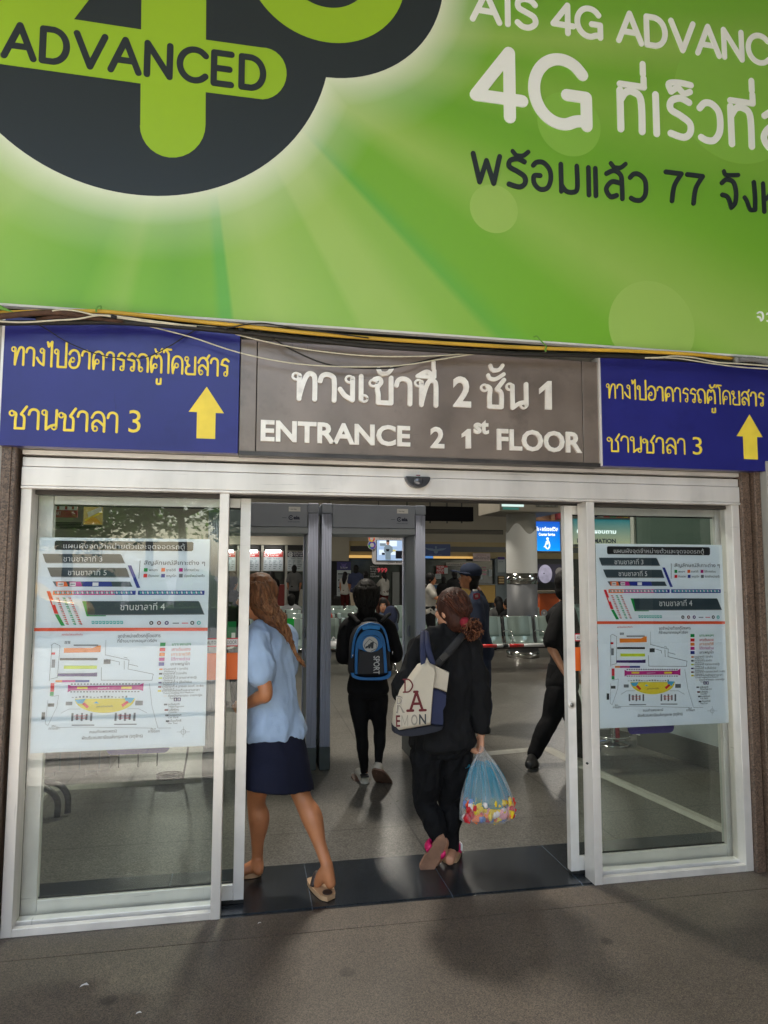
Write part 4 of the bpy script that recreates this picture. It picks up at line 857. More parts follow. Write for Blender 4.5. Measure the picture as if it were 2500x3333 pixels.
b0 = bench(); first = [b0]; rows = ['front', 'second', 'third', 'fourth']
cols = ['far left', 'left', 'left of the column', 'middle right', 'right']
for r, y in enumerate((11.25, 12.6, 14.0, 15.4)):
    for c, x in enumerate((-4.6, -1.75, .35, 3.25, 6.0)):
        if c == 3 and r == 1: x = 1.0+.0; continue
        lb = 'steel bench in the %s row of the waiting seats, %s' % (rows[r], ('at its far left', 'left of the backpack', 'behind the person with the backpack', 'right of the standing guard', 'at its right end')[c])
        x += (0, .1, .15, .05)[r]
        if first: o = first.pop(); o.location = (x, y, 0); o['label'] = lb
        else: dup(b0, (x, y, 0), label=lb)

# ------------------------------------------------------------------ round column with steel band
cx, cy, cr = 5.30, 13.0, .30
M_cg = mat('column_grey', rgb(96, 98, 102), .5, var=.05); M_cw2 = mat('column_wrap', rgb(205, 205, 202), .6, var=.05, scale=2); M_band = mat('mirror_band', (.6, .6, .58), .12, 1, var=.2, scale=9, stretch=(1, 1, .02))
zz = lambda py: FZ(1707, py, cy-.25)
t = thing('round_column', 'thick round column with white wrap, steel band and grey foot behind the benches', 'column', (cx, cy, 0))
b = MB(); b.cyl((cx, cy, 0), (cx, cy, 6.4), cr-.01, mat('column_top', rgb(150, 148, 140), .7, var=.05), 40); b.build('shaft', t)
b = MB(); b.cyl((cx, cy, .1), (cx, cy, zz(1901)), cr, M_cg, 40); b.cyl((cx, cy, 0), (cx, cy, .12), cr+.02, M_band, 40); b.build('grey_casing', t)
b = MB(); b.cyl((cx, cy, zz(1901)+.002), (cx, cy, zz(1866)), cr+.006, M_band, 48); b.build('steel_band', t)
b = MB(); n = 64; vs = []
for j in range(n):
    a = 2*math.pi*j/n; zt = zz(1722)+.085*math.sin(a*3+2.2)+.03*math.sin(a*5); vs += [(cx+(cr+.004)*math.cos(a), cy+(cr+.004)*math.sin(a), zz(1866)+.002), (cx+(cr+.004)*math.cos(a), cy+(cr+.004)*math.sin(a), zt)]
b.add(vs, [(2*j, 2*((j+1) % n), 2*((j+1) % n)+1, 2*j+1) for j in range(n)], M_cw2, True); b.build('white_wrap', t)
b = MB(); z0 = zz(1671); b.box(cx-.68, cx+.62, cy-.62, cy+.62, z0, z0+.55, mat('fascia_box', rgb(130, 124, 112), .6, var=.05)); b.build('display_box', t, bevel=.01)
M_scr = mat('pale_screen', rgb(190, 215, 212), .3, emit=.25)
b = MB(); b.box(cx-.64, cx-.2, cy-.635, cy-.625, z0+.09, z0+.3, M_scr); b.box(cx-.62, cx-.3, cy-.636, cy-.6255, z0+.03, z0+.075, K['t']); b.box(cx+.05, cx+.5, cy-.635, cy-.625, z0+.1, z0+.3, mat('leaf_picture', (.1, .1, .08), .5, var=.8, scale=14)); b.build('screen', t)
# ------------------------------------------------------------------ far side of the hall: bulkhead, ticket windows, signs
YC = 29.0
M_louv = mat('louvre_black', (.012, .011, .01), .6); M_gold = mat('cream_fascia', rgb(150, 132, 88), .5, var=.05); M_brn = mat('dark_brown_band', (.012, .006, .004), .35)
M_booth = mat('booth_frame', rgb(150, 148, 138), .6, var=.06); M_win = mat('ticket_glass', (.05, .06, .055), .12, var=.5, scale=1.2); M_ctr = mat('counter_yellow', rgb(190, 150, 70), .5)
def RB(b, x0, y0, x1, y1, Y, d, m):
    a, c, e, f = rect(x0, y0, x1, y1, Y); b.box(a, c, Y, Y+d, e, f, m)
b = MB(); a, c, e, f = rect(560, 1600, 1072, 1772, YC); b.box(a, c, YC, YC+.4, e, 6.4, M_back)
a2, c2, e2, f2 = rect(1074, 1600, 1134, 1826, YC); b.box(c+.01, c2, YC-.25, YC+.4, e2, 6.4, M_back)
a3, c3, e3, f3 = rect(1135, 1600, 2100, 1766, YC); b.box(c2+.005, 32, YC, YC+.4, e3, 6.4, M_back); b.box(-24, a, YC, YC+.4, e, 6.4, M_back); b.build('bulkhead', bld)
b = MB(); b.box(-24, 32, YC+2.2, YC+2.4, 0, 4, mat('booth_back_wall', (.06, .055, .05), .8, var=.3, scale=.6)); b.build('back_wall', bld)
for x0, y0, x1, y1, n in ((818, 1706, 975, 1727, 4), (1146, 1717, 1252, 1731, 3), (1380, 1724, 1638, 1738, 3), (100, 1700, 330, 1722, 4)):
    b = MB(); RB(b, x0, y0, x1, y1, YC-.02, .018, M_louv)
    for k in range(n): yk = y0+(k+.75)*(y1-y0)/(n+.5); RB(b, x0+1, yk, x1-1, yk+1.2, YC-.05, .028, M_back)
    b.build('louvre', bld)
# cream fascia with dark band over the right hand counters
b = MB(); RB(b, 1136, 1766, 2100, 1818, YC-.1, .1, M_gold); RB(b, 1141, 1777, 1214, 1795, YC-.13, .028, M_brn); RB(b, 1467, 1782, 2100, 1799, YC-.13, .028, M_brn); b.build('counter_fascia', bld)
M_warm = mat('lit_cornice', rgb(240, 190, 110), .5, emit=.14)
b = MB(); RB(b, 1131, 1807, 1215, 1816, YC-.2, .09, M_warm); RB(b, 1412, 1811, 1540, 1818, YC-.2, .09, M_warm); b.build('lit_cornice', bld)
# left ticket booths: piers, windows, price boards
M_tkt = mat('board_white', rgb(158, 166, 168), .5, var=.04); M_navy = mat('board_navy', rgb(24, 26, 52), .5); M_redb = mat('board_red', rgb(150, 36, 34), .5)
def booth(name, label, x0, x1, no, head, tube):
    t = thing('ticket_booth', label, 'ticket booth', (rect(x0, 1800, x1, 1820, YC)[0], YC, 0), 'ticket booths along the far wall')
    w = x1-x0
    b = MB(); RB(b, x0-w*.14, 1775, x0-w*.02, 1990, YC-.02, .5, M_booth); RB(b, x0-w*.14, 1774, x1+w*.02, 1790, YC+.1, .3, M_louv); b.build('pier', t)
    b = MB(); RB(b, x0, 1860, x1, 1918, YC+.15, .03, M_win); RB(b, x0-1, 1918, x1+1, 1990, YC+.02, .3, M_booth); b.build('counter', t)
    b = MB(); RB(b, x0-2, 1793, x1+2, 1860, YC-.08, .05, M_booth); RB(b, x0, 1813.5, x1, 1858, YC-.11, .028, M_tkt)
    RB(b, x0, 1795.5, x1, 1813, YC-.12, .038, head); b.build('price_board', t)
    b = MB(); y = YC-.14; c = PY(x0+10, 1804.5, y); ring2(b, c.x, c.z, .083, .10, y, M_wp, n=24)
    font(b, no, c.x, c.z-.055, .16, y-.002, M_wp, fat=.003, fit=.1, align=.5)
    c = PY(x0+20, 1803, y); e = PY(x1-3, 1803, y); font(b, 'ศูนย์จำหน่ายตั๋วรถตู้', c.x, c.z, .12, y, M_wp, fit=e.x-c.x); c = PY(x0+20, 1810.5, y); font(b, 'TICKET VAN', c.x, c.z, .1, y, M_wp, fit=(e.x-c.x)*.7)
    for k in range(6):
        yk = 1820+k*6.2; 
        if k == 0: c = PY(x0+12, yk, y); font(b, ('ภาคใต้ - The South', 'ภาคตะวันออก - The East')[no in '1615'], c.x, c.z, .09, y, K['d'], fit=(e.x-c.x)*.85)
        else:
            for q, (u, v) in enumerate(((.04, .2), (.28, .44), (.5, .72), (.8, .95))): a, cc, ee, ff = rect(x0+w*u, yk-1.1, x0+w*(v-.05*((k*7+q*3) % 3)), yk+.7, y); b.box(a, cc, y, y+.002, ee, ff, K['d'])
    b.build('board_print', t)
    if tube:
        b = MB(); xa, xb = x0+w*(.1 if tube == 1 else -.05), x0+w*.9; c0, c1 = PY(xa, 1793.5, YC-.35), PY(xb, 1793.5, YC-.35); b.cyl(c0, c1, .035, M_tube, 10); b.build('tube_lamp', t)
        l = bpy.data.lights.new('tube_light', 'AREA'); l.shape = 'RECTANGLE'; l.size = abs(c1.x-c0.x); l.size_y = .08; l.energy = 2; l.color = (.95, .95, 1)
        o = bpy.data.objects.new('tube_light', l); COL.objects.link(o); o.location = (c0+c1)/2-V((0, 0, .05)); o.rotation_euler = (R(-35), 0, 0); o.parent = t; o.matrix_parent_inverse = Matrix.Translation(t.location).inverted()
booth('', 'ticket booth 15 with red price board, seen through the gap beside the left door leaf', 702, 766, '15', M_redb, 1)
booth('', 'ticket booth 16 with red price board just right of the left door leaf', 780, 844, '16', M_redb, 1)
booth('', 'ticket booth 17 with red price board under a bright tube lamp', 858, 921, '17', M_redb, 1)
booth('', 'ticket booth 18 with dark navy price board', 936, 1000, '18', M_navy, 0)
for i, x in enumerate((624, 546, 468)): booth('', 'ticket booth %d with red price board, behind the left fixed pane' % (14-i), x, x+64, str(14-i), M_redb, 1)
def flat(name, label, cat, x0, y0, x1, y1, Y, m, d=.04, txt=(), group=None, extra=None):
    b = MB(); RB(b, x0, y0, x1, y1, Y, d, m)
    for s, u, v, y, h, tm in txt:
        c, e = PY(u, y, Y-.012), PY(v, y, Y-.012); hh = PY(u, y-h, Y-.012).z-c.z; font(b, s, c.x, c.z, hh/.62, Y-.012, tm, fit=e.x-c.x)
    if extra: extra(b)
    return b.build(name, label=label, cat=cat, group=group)
flat('service_window', 'dark ticket window with white printed notes in the middle of the far counters', 'window', 1140, 1820, 1300, 1965, YC+.1, M_win, .04,
     [('รถตู้ปรับอากาศ', 1205, 1232, 1846, 4, M_wp), ('ชั้น 1 ช่อง 51', 1205, 1236, 1854, 4, M_wp), ('จันทบุรี', 1206, 1224, 1862, 4, M_wp), ('ตราด', 1206, 1222, 1870, 4, M_wp), ('กรุงเทพ', 1206, 1234, 1878, 5, M_wp), ('999', 1228, 1260, 1863, 13, mat('lit_red', (.6, .06, .08), .5, emit=.15))])
flat('service_window', 'dark ticket window with pink notes behind the standing guard', 'window', 1384, 1822, 1610, 1902, YC+.1, M_win, .04, [('สอบถาม', 1569, 1583, 1849, 4, mat('pink_print', (.7, .1, .3), .5)), ('จองตั๋ว', 1569, 1583, 1858, 4, mat('pink_print')), ('ที่นี่', 1569, 1582, 1872, 4, mat('pink_print'))])
M_eag = mat('sign_royal_blue', rgb(22, 52, 112), .45); M_wing = mat('wing_grey', rgb(96, 120, 150), .5)
def wings(b):
    Y = YC-.22; c = PY(1419, 1789, Y)
    for s in (-1, 1):
        b.poly([(c.x+s*q[0], Y, c.z+q[1]) for q in ((.06, .02), (.16, .05), (.4, .06), (.47, .09), (.44, .03), (.3, -.03), (.15, -.05), (.07, -.06))], M_wing)
    b.poly([(c.x+.1*math.cos(R(a)), Y-.002, c.z-.06+.11*math.sin(R(a))) for a in range(0, 360, 24)], M_wing); b.poly([(c.x+.045*math.cos(R(a)), Y-.003, c.z+.1+.05*math.sin(R(a))) for a in range(0, 360, 24)], M_wing)
flat('emblem_sign', 'royal blue sign with a winged emblem over the far counter', 'sign', 1381, 1771, 1466, 1809, YC-.2, M_eag, .06, [('บริษัท ขนส่ง จำกัด', 1396, 1438, 1807, 2.6, M_wing)], extra=wings)
flat('sign_strip', 'small lit blue strip sign under the winged emblem', 'sign', 1381, 1810, 1410, 1817, YC-.24, mat('lit_strip_blue', rgb(70, 130, 200), .5, emit=.2), .04, [('SONG CLUNG', 1384, 1408, 1816, 3.6, M_wp)])
flat('hanging_sign', 'pinkish white sign with bold Thai lettering hung from the fascia', 'sign', 1540, 1801, 1596, 1826, YC-.4, mat('sign_pinkish', rgb(190, 172, 172), .6), .03, [('จุดจำหน่ายตั๋วรถ บขส', 1552, 1583, 1808, 3.4, K['B']), ('เหนือ-อีสาน-ใต้', 1543, 1593, 1820, 7, K['d'])])
flat('price_strip', 'long white strip notice in the window behind the guard cap', 'notice', 1453, 1831, 1525, 1842, YC-.05, mat('strip_white', rgb(150, 150, 148), .6), .02, [('รถทัวร์ปรับอากาศ ชั้น 1', 1456, 1507, 1840, 5.5, K['d']), ('999', 1511, 1523, 1840, 6, K['r'])])
flat('wall_poster', 'red poster with white Thai lettering beside the boy in white', 'poster', 1420, 1841, 1457, 1868, YC-.1, mat('poster_red', rgb(150, 22, 28), .5), .02, [('ตราด', 1422, 1444, 1848, 6, M_wp), ('TRAT', 1427, 1440, 1853, 3.5, M_wp), ('จันทบุรี', 1421, 1444, 1860, 6, M_wp), ('ขึ้นที่ชั้น 3', 1423, 1440, 1867, 3.5, M_wp)])
flat('paper_notice', 'white paper list stuck at the right edge of the red poster', 'notice', 1446, 1848, 1458, 1867, YC-.13, M_tkt, .02)
flat('paper_notice', 'white paper notice below the red poster', 'notice', 1417, 1868, 1436, 1884, YC-.1, M_tkt, .02, [('ประกาศ', 1420, 1433, 1874, 3, K['d']), ('เวลา', 1420, 1430, 1880, 3, K['d'])])
flat('paper_notice', 'small white paper in the window right of the guard cap', 'notice', 1563, 1869, 1570, 1886, YC+.05, M_tkt, .02)
flat('paper_notice', 'pale paper sheet in the window far right of the guard', 'notice', 1590, 1854, 1602, 1876, YC+.05, M_tkt, .02)
def ctr(b):
    RB(b, 1384, 1901, 1612, 1904, YC-.45, .5, M_booth); RB(b, 1384, 1904, 1408, 1960, YC-.35, .3, M_navy); RB(b, 1408, 1904, 1442, 1918, YC-.37, .02, mat('banner_blue', rgb(30, 90, 130), .5)); RB(b, 1408, 1918, 1442, 1960, YC-.37, .02, mat('banner_cream', rgb(190, 180, 110), .5))
    for s, x0, x1, y, h, m in (('กรุงเทพ', 1409, 1440, 1922, 10, K['B']), ('ราคา', 1418, 1438, 1935, 6, K['k'])):
        c, e = PY(x0, y, YC-.38), PY(x1, y, YC-.38); font(b, s, c.x, c.z, .2 if h > 8 else .12, YC-.38, m, fit=e.x-c.x)
flat('ticket_counter', 'long ticket counter with yellow front and printed banner behind the guard', 'counter', 1384, 1904, 1612, 1962, YC-.35, M_ctr, .3, extra=ctr)
b = MB(); RB(b, 1613, 1815, 1660, 1985, YC-.1, .5, mat('pier_blue_grey', rgb(120, 130, 134), .6, var=.05)); b.build('wall_pier', bld)
flat('notice_board', 'white notice board with purple head on the pier left of the round column', 'notice board', 1620, 1812, 1644, 1863, YC-.16, M_tkt, .03, [('ประกาศ', 1624, 1638, 1830, 4, K['d'])], extra=lambda b: RB(b, 1621, 1813, 1643, 1821, YC-.19, .02, K['p']))
flat('leaflet_rack', 'wooden leaflet rack with cream leaflets on the pier', 'rack', 1622, 1874, 1642, 1902, YC-.2, mat('rack_wood', (.1, .06, .03), .6), .08, extra=lambda b: [RB(b, 1624, y, 1641, y+5, YC-.25, .03, mat('leaflet', rgb(190, 160, 110), .6)) for y in (1877, 1885, 1893)])
flat('strip_sign', 'narrow upright white strip sign with dark marks beside the column', 'sign', 1650, 1862, 1656, 1945, YC-.3, M_tkt, .02, extra=lambda b: [RB(b, 1651.5, y, 1654.5, y+5, YC-.32, .01, K['B']) for y in range(1884, 1940, 10)])
def stand(b):
    RB(b, 1097, 1856, 1142, 1940, YC-1.3, .03, M_tkt)
    for y in (1866, 1886, 1910): RB(b, 1100, y, 1139, y+4, YC-1.32, .01, K['d']); [RB(b, 1101, y+6+k*3, 1137-(k*5) % 9, y+7.3+k*3, YC-1.32, .01, K['a']) for k in range(4)]
    Y = YC-1.33; c = PY(1119, 1838, Y); b.poly([(c.x+q[0], Y, c.z+q[1]) for q in ((-.14, .07), (-.08, -.02), (-.1, -.12), (.1, -.12), (.08, -.02), (.14, .07), (.04, .03), (-.04, .03))], mat('crest_violet', rgb(80, 70, 130), .5)); font(b, 'โปร เดินทาง', *[PY(1108, 1850, Y)[i] for i in (0, 2)], .1, Y, M_wp, fit=.28)
    RB(b, 1090, 1940, 1150, 1948, YC-1.3, .4, M_louv)
flat('standee', 'tall information stand with purple head and white lists beside the walking woman in red', 'stand', 1097, 1828, 1142, 1856, YC-1.3, mat('standee_purple', rgb(40, 36, 92), .5), .03, extra=stand)
flat('metal_shutter', 'pale upright steel door panel at the right of the 999 window', 'door', 1278, 1862, 1300, 1970, YC-.05, mat('door_grey', rgb(120, 122, 120), .5, .2, var=.08), .05)
flat('red_cabinet', 'dark red cabinet beside the ticket booth queue', 'cabinet', 898, 1903, 926, 1990, YC-1.6, mat('cabinet_red', rgb(110, 30, 26), .5), .4)
flat('white_fascia_sign', 'dark signboard with white red shop lettering over the hall at far left', 'sign', 172, 1648, 252, 1684, 20, mat('mart_red', rgb(150, 20, 40), .5), .06, [('MART', 176, 198, 1677, 11, M_wp)], extra=lambda b: [RB(b, 172, 1620, 252, 1660, 19.97, .02, M_wp)]+[RB(b, x, 1622, x+7, 1658, 19.94, .02, M_redb) for x in (186, 212, 234)])
def stix(b):
    Y = 14.95; P = [PY(*q, Y) for q in ((284, 1668), (330, 1648), (332, 1662), (288, 1684))]; b.poly(P, mat('pack_white', rgb(220, 215, 200), .5)); P = [PY(*q, Y-.01) for q in ((276, 1690), (330, 1666), (331, 1671), (277, 1697))]; b.poly(P, M_yel)
    b.poly([PY(*q, Y-.01) for q in ((272, 1705), (300, 1680), (318, 1690), (330, 1704))], mat('pack_gold', rgb(230, 170, 60), .5)); c = PY(277, 1649, Y-.01); font(b, 'STIX', c.x, c.z, .16, Y-.01, mat('pack_yellow', rgb(240, 220, 30), .5), fit=.17)
flat('hanging_advert', 'yellow and silver snack advert hanging behind the upper left pane', 'advert', 272, 1634, 334, 1708, 15, mat('advert_grey', rgb(150, 130, 80), .4, emit=.12), .04, extra=stix)
# hanging screen with the coloured figure eight
t = thing('hanging_screen', 'hanging television board with rainbow figure eight and a man on screen', 'screen', (0, 0, 0)); Y = 16.0
v = PY(1260, 1795, Y); t.location = v; M_brd = mat('board_pale', rgb(178, 174, 176), .6)
b = MB(); a, c, e, f = rect(1212, 1745, 1352, 1837, Y); b.prism(rrect(a, c, e, f, .09), Y, Y+.06, M_brd); b.build('board', t)
for s, x0, x1, y, h in (('เต็มทุกเรื่องราว สุดยอด', 1234, 1340, 1755, 6), ('ดูช่อง 8 กดเลข 27', 1262, 1340, 1833, 5)):
    b = MB(); q0, q1 = PY(x0, y, Y-.01), PY(x1, y, Y-.01); font(b, s, q0.x, q0.z, (PY(x0, y-h, Y).z-q0.z)/.62, Y-.004, K['d'], fit=q1.x-q0.x); b.build('lettering', t)
M_s1 = mat('screen_blue', rgb(150, 175, 210), .3, emit=.16); M_s2 = mat('screen_white', rgb(200, 215, 235), .3, emit=.2); M_s3 = mat('screen_suit', rgb(118, 136, 152), .3, emit=.1); M_s4 = mat('screen_dark', rgb(25, 26, 40), .3); M_s5 = mat('screen_skin', rgb(170, 130, 110), .3, emit=.08)
b = MB(); RB(b, 1225, 1758, 1348, 1825, Y-.03, .028, M_s4); RB(b, 1227, 1759, 1346, 1824, Y-.033, .002, M_s1); RB(b, 1235, 1760, 1292, 1778, Y-.036, .002, M_s2); RB(b, 1234, 1789, 1290, 1806, Y-.036, .002, M_s2); RB(b, 1236, 1768, 1256, 1777, Y-.039, .002, M_s3); RB(b, 1243, 1799, 1253, 1806, Y-.039, .002, M_s4); RB(b, 1288, 1793, 1346, 1818, Y-.039, .002, M_s4); RB(b, 1278, 1789, 1288, 1795, Y-.039, .002, mat('screen_yellow', rgb(210, 200, 120), .3, emit=.1)); b.build('screen', t)
b = MB(); z = lambda q: (PY(*q, Y-.045).x, Y-.045, PY(*q, Y-.045).z)
b.poly([z(q) for q in ((1257, 1773), (1267, 1773), (1278, 1781), (1279, 1796), (1272, 1800), (1272, 1822), (1255, 1822), (1254, 1800), (1249, 1794), (1251, 1780))], M_s3)
b.poly([(p[0], p[1]-.002, p[2]) for p in (z(q) for q in ((1258, 1760), (1267, 1760), (1268, 1768), (1265, 1774), (1260, 1774), (1257, 1768)))], M_s5); b.poly([(p[0], p[1]-.004, p[2]) for p in (z(q) for q in ((1257, 1764), (1258, 1758), (1267, 1758), (1268, 1764)))], M_s4); b.poly([(p[0], p[1]-.004, p[2]) for p in (z(q) for q in ((1256, 1787), (1268, 1787), (1266, 1794), (1258, 1795)))], M_s4); b.build('man_on_screen', t)
q8 = [('red', (.6, .03, .03)), ('amber', (.7, .25, .02)), ('yellow', (.6, .5, .03)), ('green', (.05, .3, .06)), ('blue', (.03, .06, .4)), ('violet', (.15, .04, .3))]
b = MB(); ca, cb = PY(1210, 1753, Y-.05), PY(1211, 1774, Y-.05); ra = PY(1220.5, 1753, Y-.05).x-ca.x; rb_ = PY(1223.5, 1774, Y-.05).x-cb.x
disc2(b, ca.x, ca.z, ra*1.16, Y-.05, M_brd); disc2(b, cb.x, cb.z, rb_*1.13, Y-.05, M_brd); b.box(ca.x-.05, ca.x+.1, Y-.049, Y+.02, cb.z-.05, ca.z+.05, M_brd)
for i in range(6): ring2(b, ca.x, ca.z, ra*.55, ra, Y-.056, mat('eight_'+q8[(i+1) % 3][0], q8[(i+1) % 3][1], .5), i*60, i*60+60, 8)
for i in range(6): ring2(b, cb.x, cb.z, rb_*.55, rb_, Y-.054, mat('eight_'+q8[3+i % 3 if i > 2 else 4+i % 2][0], q8[3+i % 3 if i > 2 else 4+i % 2][1], .5), i*60, i*60+60, 8)
b.build('figure_eight', t)
b = MB()
for x in (1232, 1325): v = PY(x, 1744, Y+.03); b.cyl((v.x, Y+.03, v.z), (v.x, Y+.03, 6.4), .012, M_bfr, 6)
b.build('hanger', t)
# black led board, small exit light, lightboxes on the right
t = thing('led_board', 'long black message board hanging high right of the right metal detector', 'display', PY(1460, 1670, 18)); Y = 18
b = MB(); RB(b, 1330, 1648, 1541, 1695, Y, .18, mat('led_black', (.006, .006, .007), .9, spec=.05)); b.build('screen', t)
b = MB()
for x in (1400, 1455, 1503): a, c, e, f = rect(x-1.5, 1640, x+1.5, 1703, Y+.2); b.box(a, c, Y+.185, Y+.24, e, 6.4, M_bfr)
b.build('hanger', t)
flat('exit_light', 'small red and white lit sign box on the bulkhead', 'sign', 1254, 1711, 1272, 1727, YC-.3, mat('exit_lit', rgb(225, 120, 120), .5, emit=.2), .2, extra=lambda b: (RB(b, 1251, 1708, 1275, 1732, YC-.1, .1, M_bfr), RB(b, 1256, 1711, 1272, 1716, YC-.31, .008, mat('exit_white', (.9, .9, .9), .5, emit=.25))))
flat('duct_box', 'beige duct box beside the red lit sign', 'duct', 1276, 1712, 1300, 1731, YC-.35, M_gold, .35)
def lightbox_mat(name, c0, c1, e, z0, z1):
    m = mat(name, c0, .35, emit=e); n = m.node_tree; L = n.links.new; p = n.nodes['Principled BSDF']
    g = n.nodes.new('ShaderNodeNewGeometry'); s = n.nodes.new('ShaderNodeSeparateXYZ'); L(g.outputs['Position'], s.inputs[0]); mr = n.nodes.new('ShaderNodeMapRange'); mr.inputs[1].default_value = z0; mr.inputs[2].default_value = z1; L(s.outputs[2], mr.inputs[0])
    r = n.nodes.new('ShaderNodeValToRGB'); L(mr.outputs[0], r.inputs[0]); r.color_ramp.elements[0].color = (*c0, 1); r.color_ramp.elements[1].color = (*c1, 1)
    L(r.outputs[0], p.inputs['Base Color']); L(r.outputs[0], p.inputs['Emission Color']); return m
Y = 15.0; a, c, e, f = rect(1722, 1698, 1822, 1793, Y)
t = thing('counter_lightbox', 'bright blue lightbox with wheelchair symbol reading Counter Service', 'lightbox', (a, Y, e)); M_lb = lightbox_mat('lightbox_blue', rgb(0, 120, 200), rgb(0, 62, 150), .4, e, f)
b = MB(); b.box(a, c, Y, Y+.25, e, f, M_lb); b.build('lit_face', t)
b = MB(); w = .03
for u, v, z0, z1 in ((a-w, a-.001, e-w, f+w), (c+.001, c+w, e-w, f+w), (a, c, e-w, e-.002), (a, c, f+.002, f+w)): b.box(u, v, Y-.02, Y+.27, z0, z1, M_chr)
b.build('frame', t)
M_lw = mat('lit_white', (.9, .95, 1), .5, emit=.25)
for s, x0, x1, y, h in (('เคาน์เตอร์เซอร์วิส', 1726, 1817, 1727, 11), ('Counter Service', 1754, 1807, 1743, 8)):
    b = MB(); q0, q1 = PY(x0, y, Y-.01), PY(x1, y, Y-.01); font(b, s, q0.x, q0.z, (PY(x0, y-h, Y).z-q0.z)/.66, Y-.006, M_lw, fit=q1.x-q0.x, fat=.004); b.build('lettering', t)
b = MB(); q = lambda x, y: (PY(1600+x/5.53, 1620+y/5.53, Y).x, PY(1600+x/5.53, 1620+y/5.53, Y).z); w = .033
disc2(b, *q(1006, 738), .032, Y-.008, M_lw, n=16)
for P in ([q(1006, 765), q(1006, 808)], [q(1006, 800), q(982, 800)], [q(1006, 828), q(978, 828), q(962, 880), q(950, 880)], [q(1022, 780), q(1040, 830), q(1040, 880), q(1015, 918), q(985, 905), q(975, 880)]): stroke(b, P, w, Y-.006, Y-.006, M_lw, 4 if len(P) > 4 else 1)
b.build('wheelchair_symbol', t)
Y = 12.5; a, c, e, f = rect(1868, 1690, 2052, 1772, Y)
t = thing('information_lightbox', 'teal and cream information lightbox seen through the top of the right fixed pane', 'lightbox', (a, Y, e)); M_l2 = lightbox_mat('lightbox_teal', rgb(205, 205, 175), rgb(40, 140, 158), .05, e, f)
b = MB(); b.box(a, c, Y, Y+.2, e, f, M_l2); b.build('lit_face', t)
for s, x0, x1, y, h, m in (('ติดต่อสอบถาม', 1878, 2006, 1735, 12, M_lw), ('INFORMATION', 1879, 2005, 1766, 13, mat('info_navy', rgb(30, 50, 80), .5))):
    b = MB(); q0, q1 = PY(x0, y, Y-.01), PY(x1, y, Y-.01); font(b, s, q0.x, q0.z, (PY(x0, y-h, Y).z-q0.z)/.68, Y-.006, m, fit=q1.x-q0.x, fat=.003); b.build('lettering', t)
b = MB(); b.box(a, c, Y-.02, Y+.22, f+.002, f+.04, M_chr); b.box(a, c, Y-.02, Y+.22, e-.04, e-.002, M_bfr); b.box(c+.002, c+.12, Y-.02, Y+.22, e-.04, f+.04, M_chr); b.build('frame', t)
Y = 14.2; t = thing('television', 'television below the blue lightbox showing a pale rounded shape', 'television', PY(1800, 1860, Y))
b = MB(); RB(b, 1745, 1820, 1850, 1915, Y, .1, M_bfr); b.build('cabinet', t)
b = MB(); RB(b, 1750, 1837, 1846, 1894, Y-.006, .005, mat('tv_dark', rgb(60, 58, 70), .25, emit=.06)); v = PY(1775, 1868, Y-.01); disc2(b, v.x, v.z, .16, Y-.008, mat('tv_pale', rgb(160, 156, 176), .3, var=.2, scale=9, emit=.14), rz=.2); disc2(b, v.x-.03, v.z+.01, .014, Y-.011, M_s4); v = PY(1822, 1862, Y-.01); disc2(b, v.x, v.z, .1, Y-.009, mat('tv_face', rgb(120, 115, 110), .3, emit=.1)); b.build('screen', t)
flat('wood_cabinet', 'tan wooden cabinets stacked above the blue lightbox', 'cabinet', 1750, 1672, 1800, 1700, 16.5, mat('cabinet_tan', rgb(168, 122, 88), .5, var=.06), .5, extra=lambda b: (RB(b, 1795, 1648, 1806, 1698, 16.4, .5, mat('cabinet_tan')), RB(b, 1752, 1668, 1794, 1674, 16.35, .4, K['b'])))
flat('goods_shelf', 'shelf with red and white goods at the top of the right opening', 'shelf', 1815, 1650, 1830, 1690, 17, mat('goods_red', rgb(190, 60, 70), .5, var=.5, scale=8), .3)
flat('shelf_of_goods', 'shelf of small coloured goods above the information lightbox', 'shelf', 1925, 1668, 2160, 1690, 14, mat('shelf_grey', rgb(90, 85, 80), .6), .4, extra=lambda b: [RB(b, 1930+i*20, 1674-(i*5) % 6, 1944+i*20, 1689, 13.9, .1, K['bwrgoyRcmwrt'[i]]) for i in range(11)])
flat('orange_counter', 'orange fronted counter behind the walking man in black', 'counter', 1758, 1932, 1830, 2010, 14.5, mat('counter_orange', rgb(205, 88, 22), .5), .5, extra=lambda b: RB(b, 1752, 1924, 1834, 1931, 14.4, .7, mat('counter_top', rgb(150, 140, 120), .5)))
b = MB(); c = PY(1085, 2100, 11.35); b.ell(c, (.13, .1, .07), mat('bag_white', rgb(190, 192, 195), .4, bump=.5, bscale=20)); b.ell(c+V((.07, 0, .05)), (.06, .05, .05), mat('bag_white')); b.tube([c+V((-.03, 0, .05)), c+V((0, 0, .13)), c+V((.04, 0, .06))], .01, mat('bag_white'), 6, 4); b.build('carrier_bag', label='crumpled white carrier bag lying on a front bench seat left of the backpack', cat='plastic bag')
b = MB(); c = PY(1074, 2010, 12.2); b.ell(c, (.05, .05, .09), mat('bottle_red', (.35, .04, .02), .4)); b.cyl(c+V((0, 0, .08)), c+V((0, 0, .13)), .018, M_wp, 10); b.build('red_bottle', label='red orange bottle standing between the bench rows beside the detector post', cat='bottle')
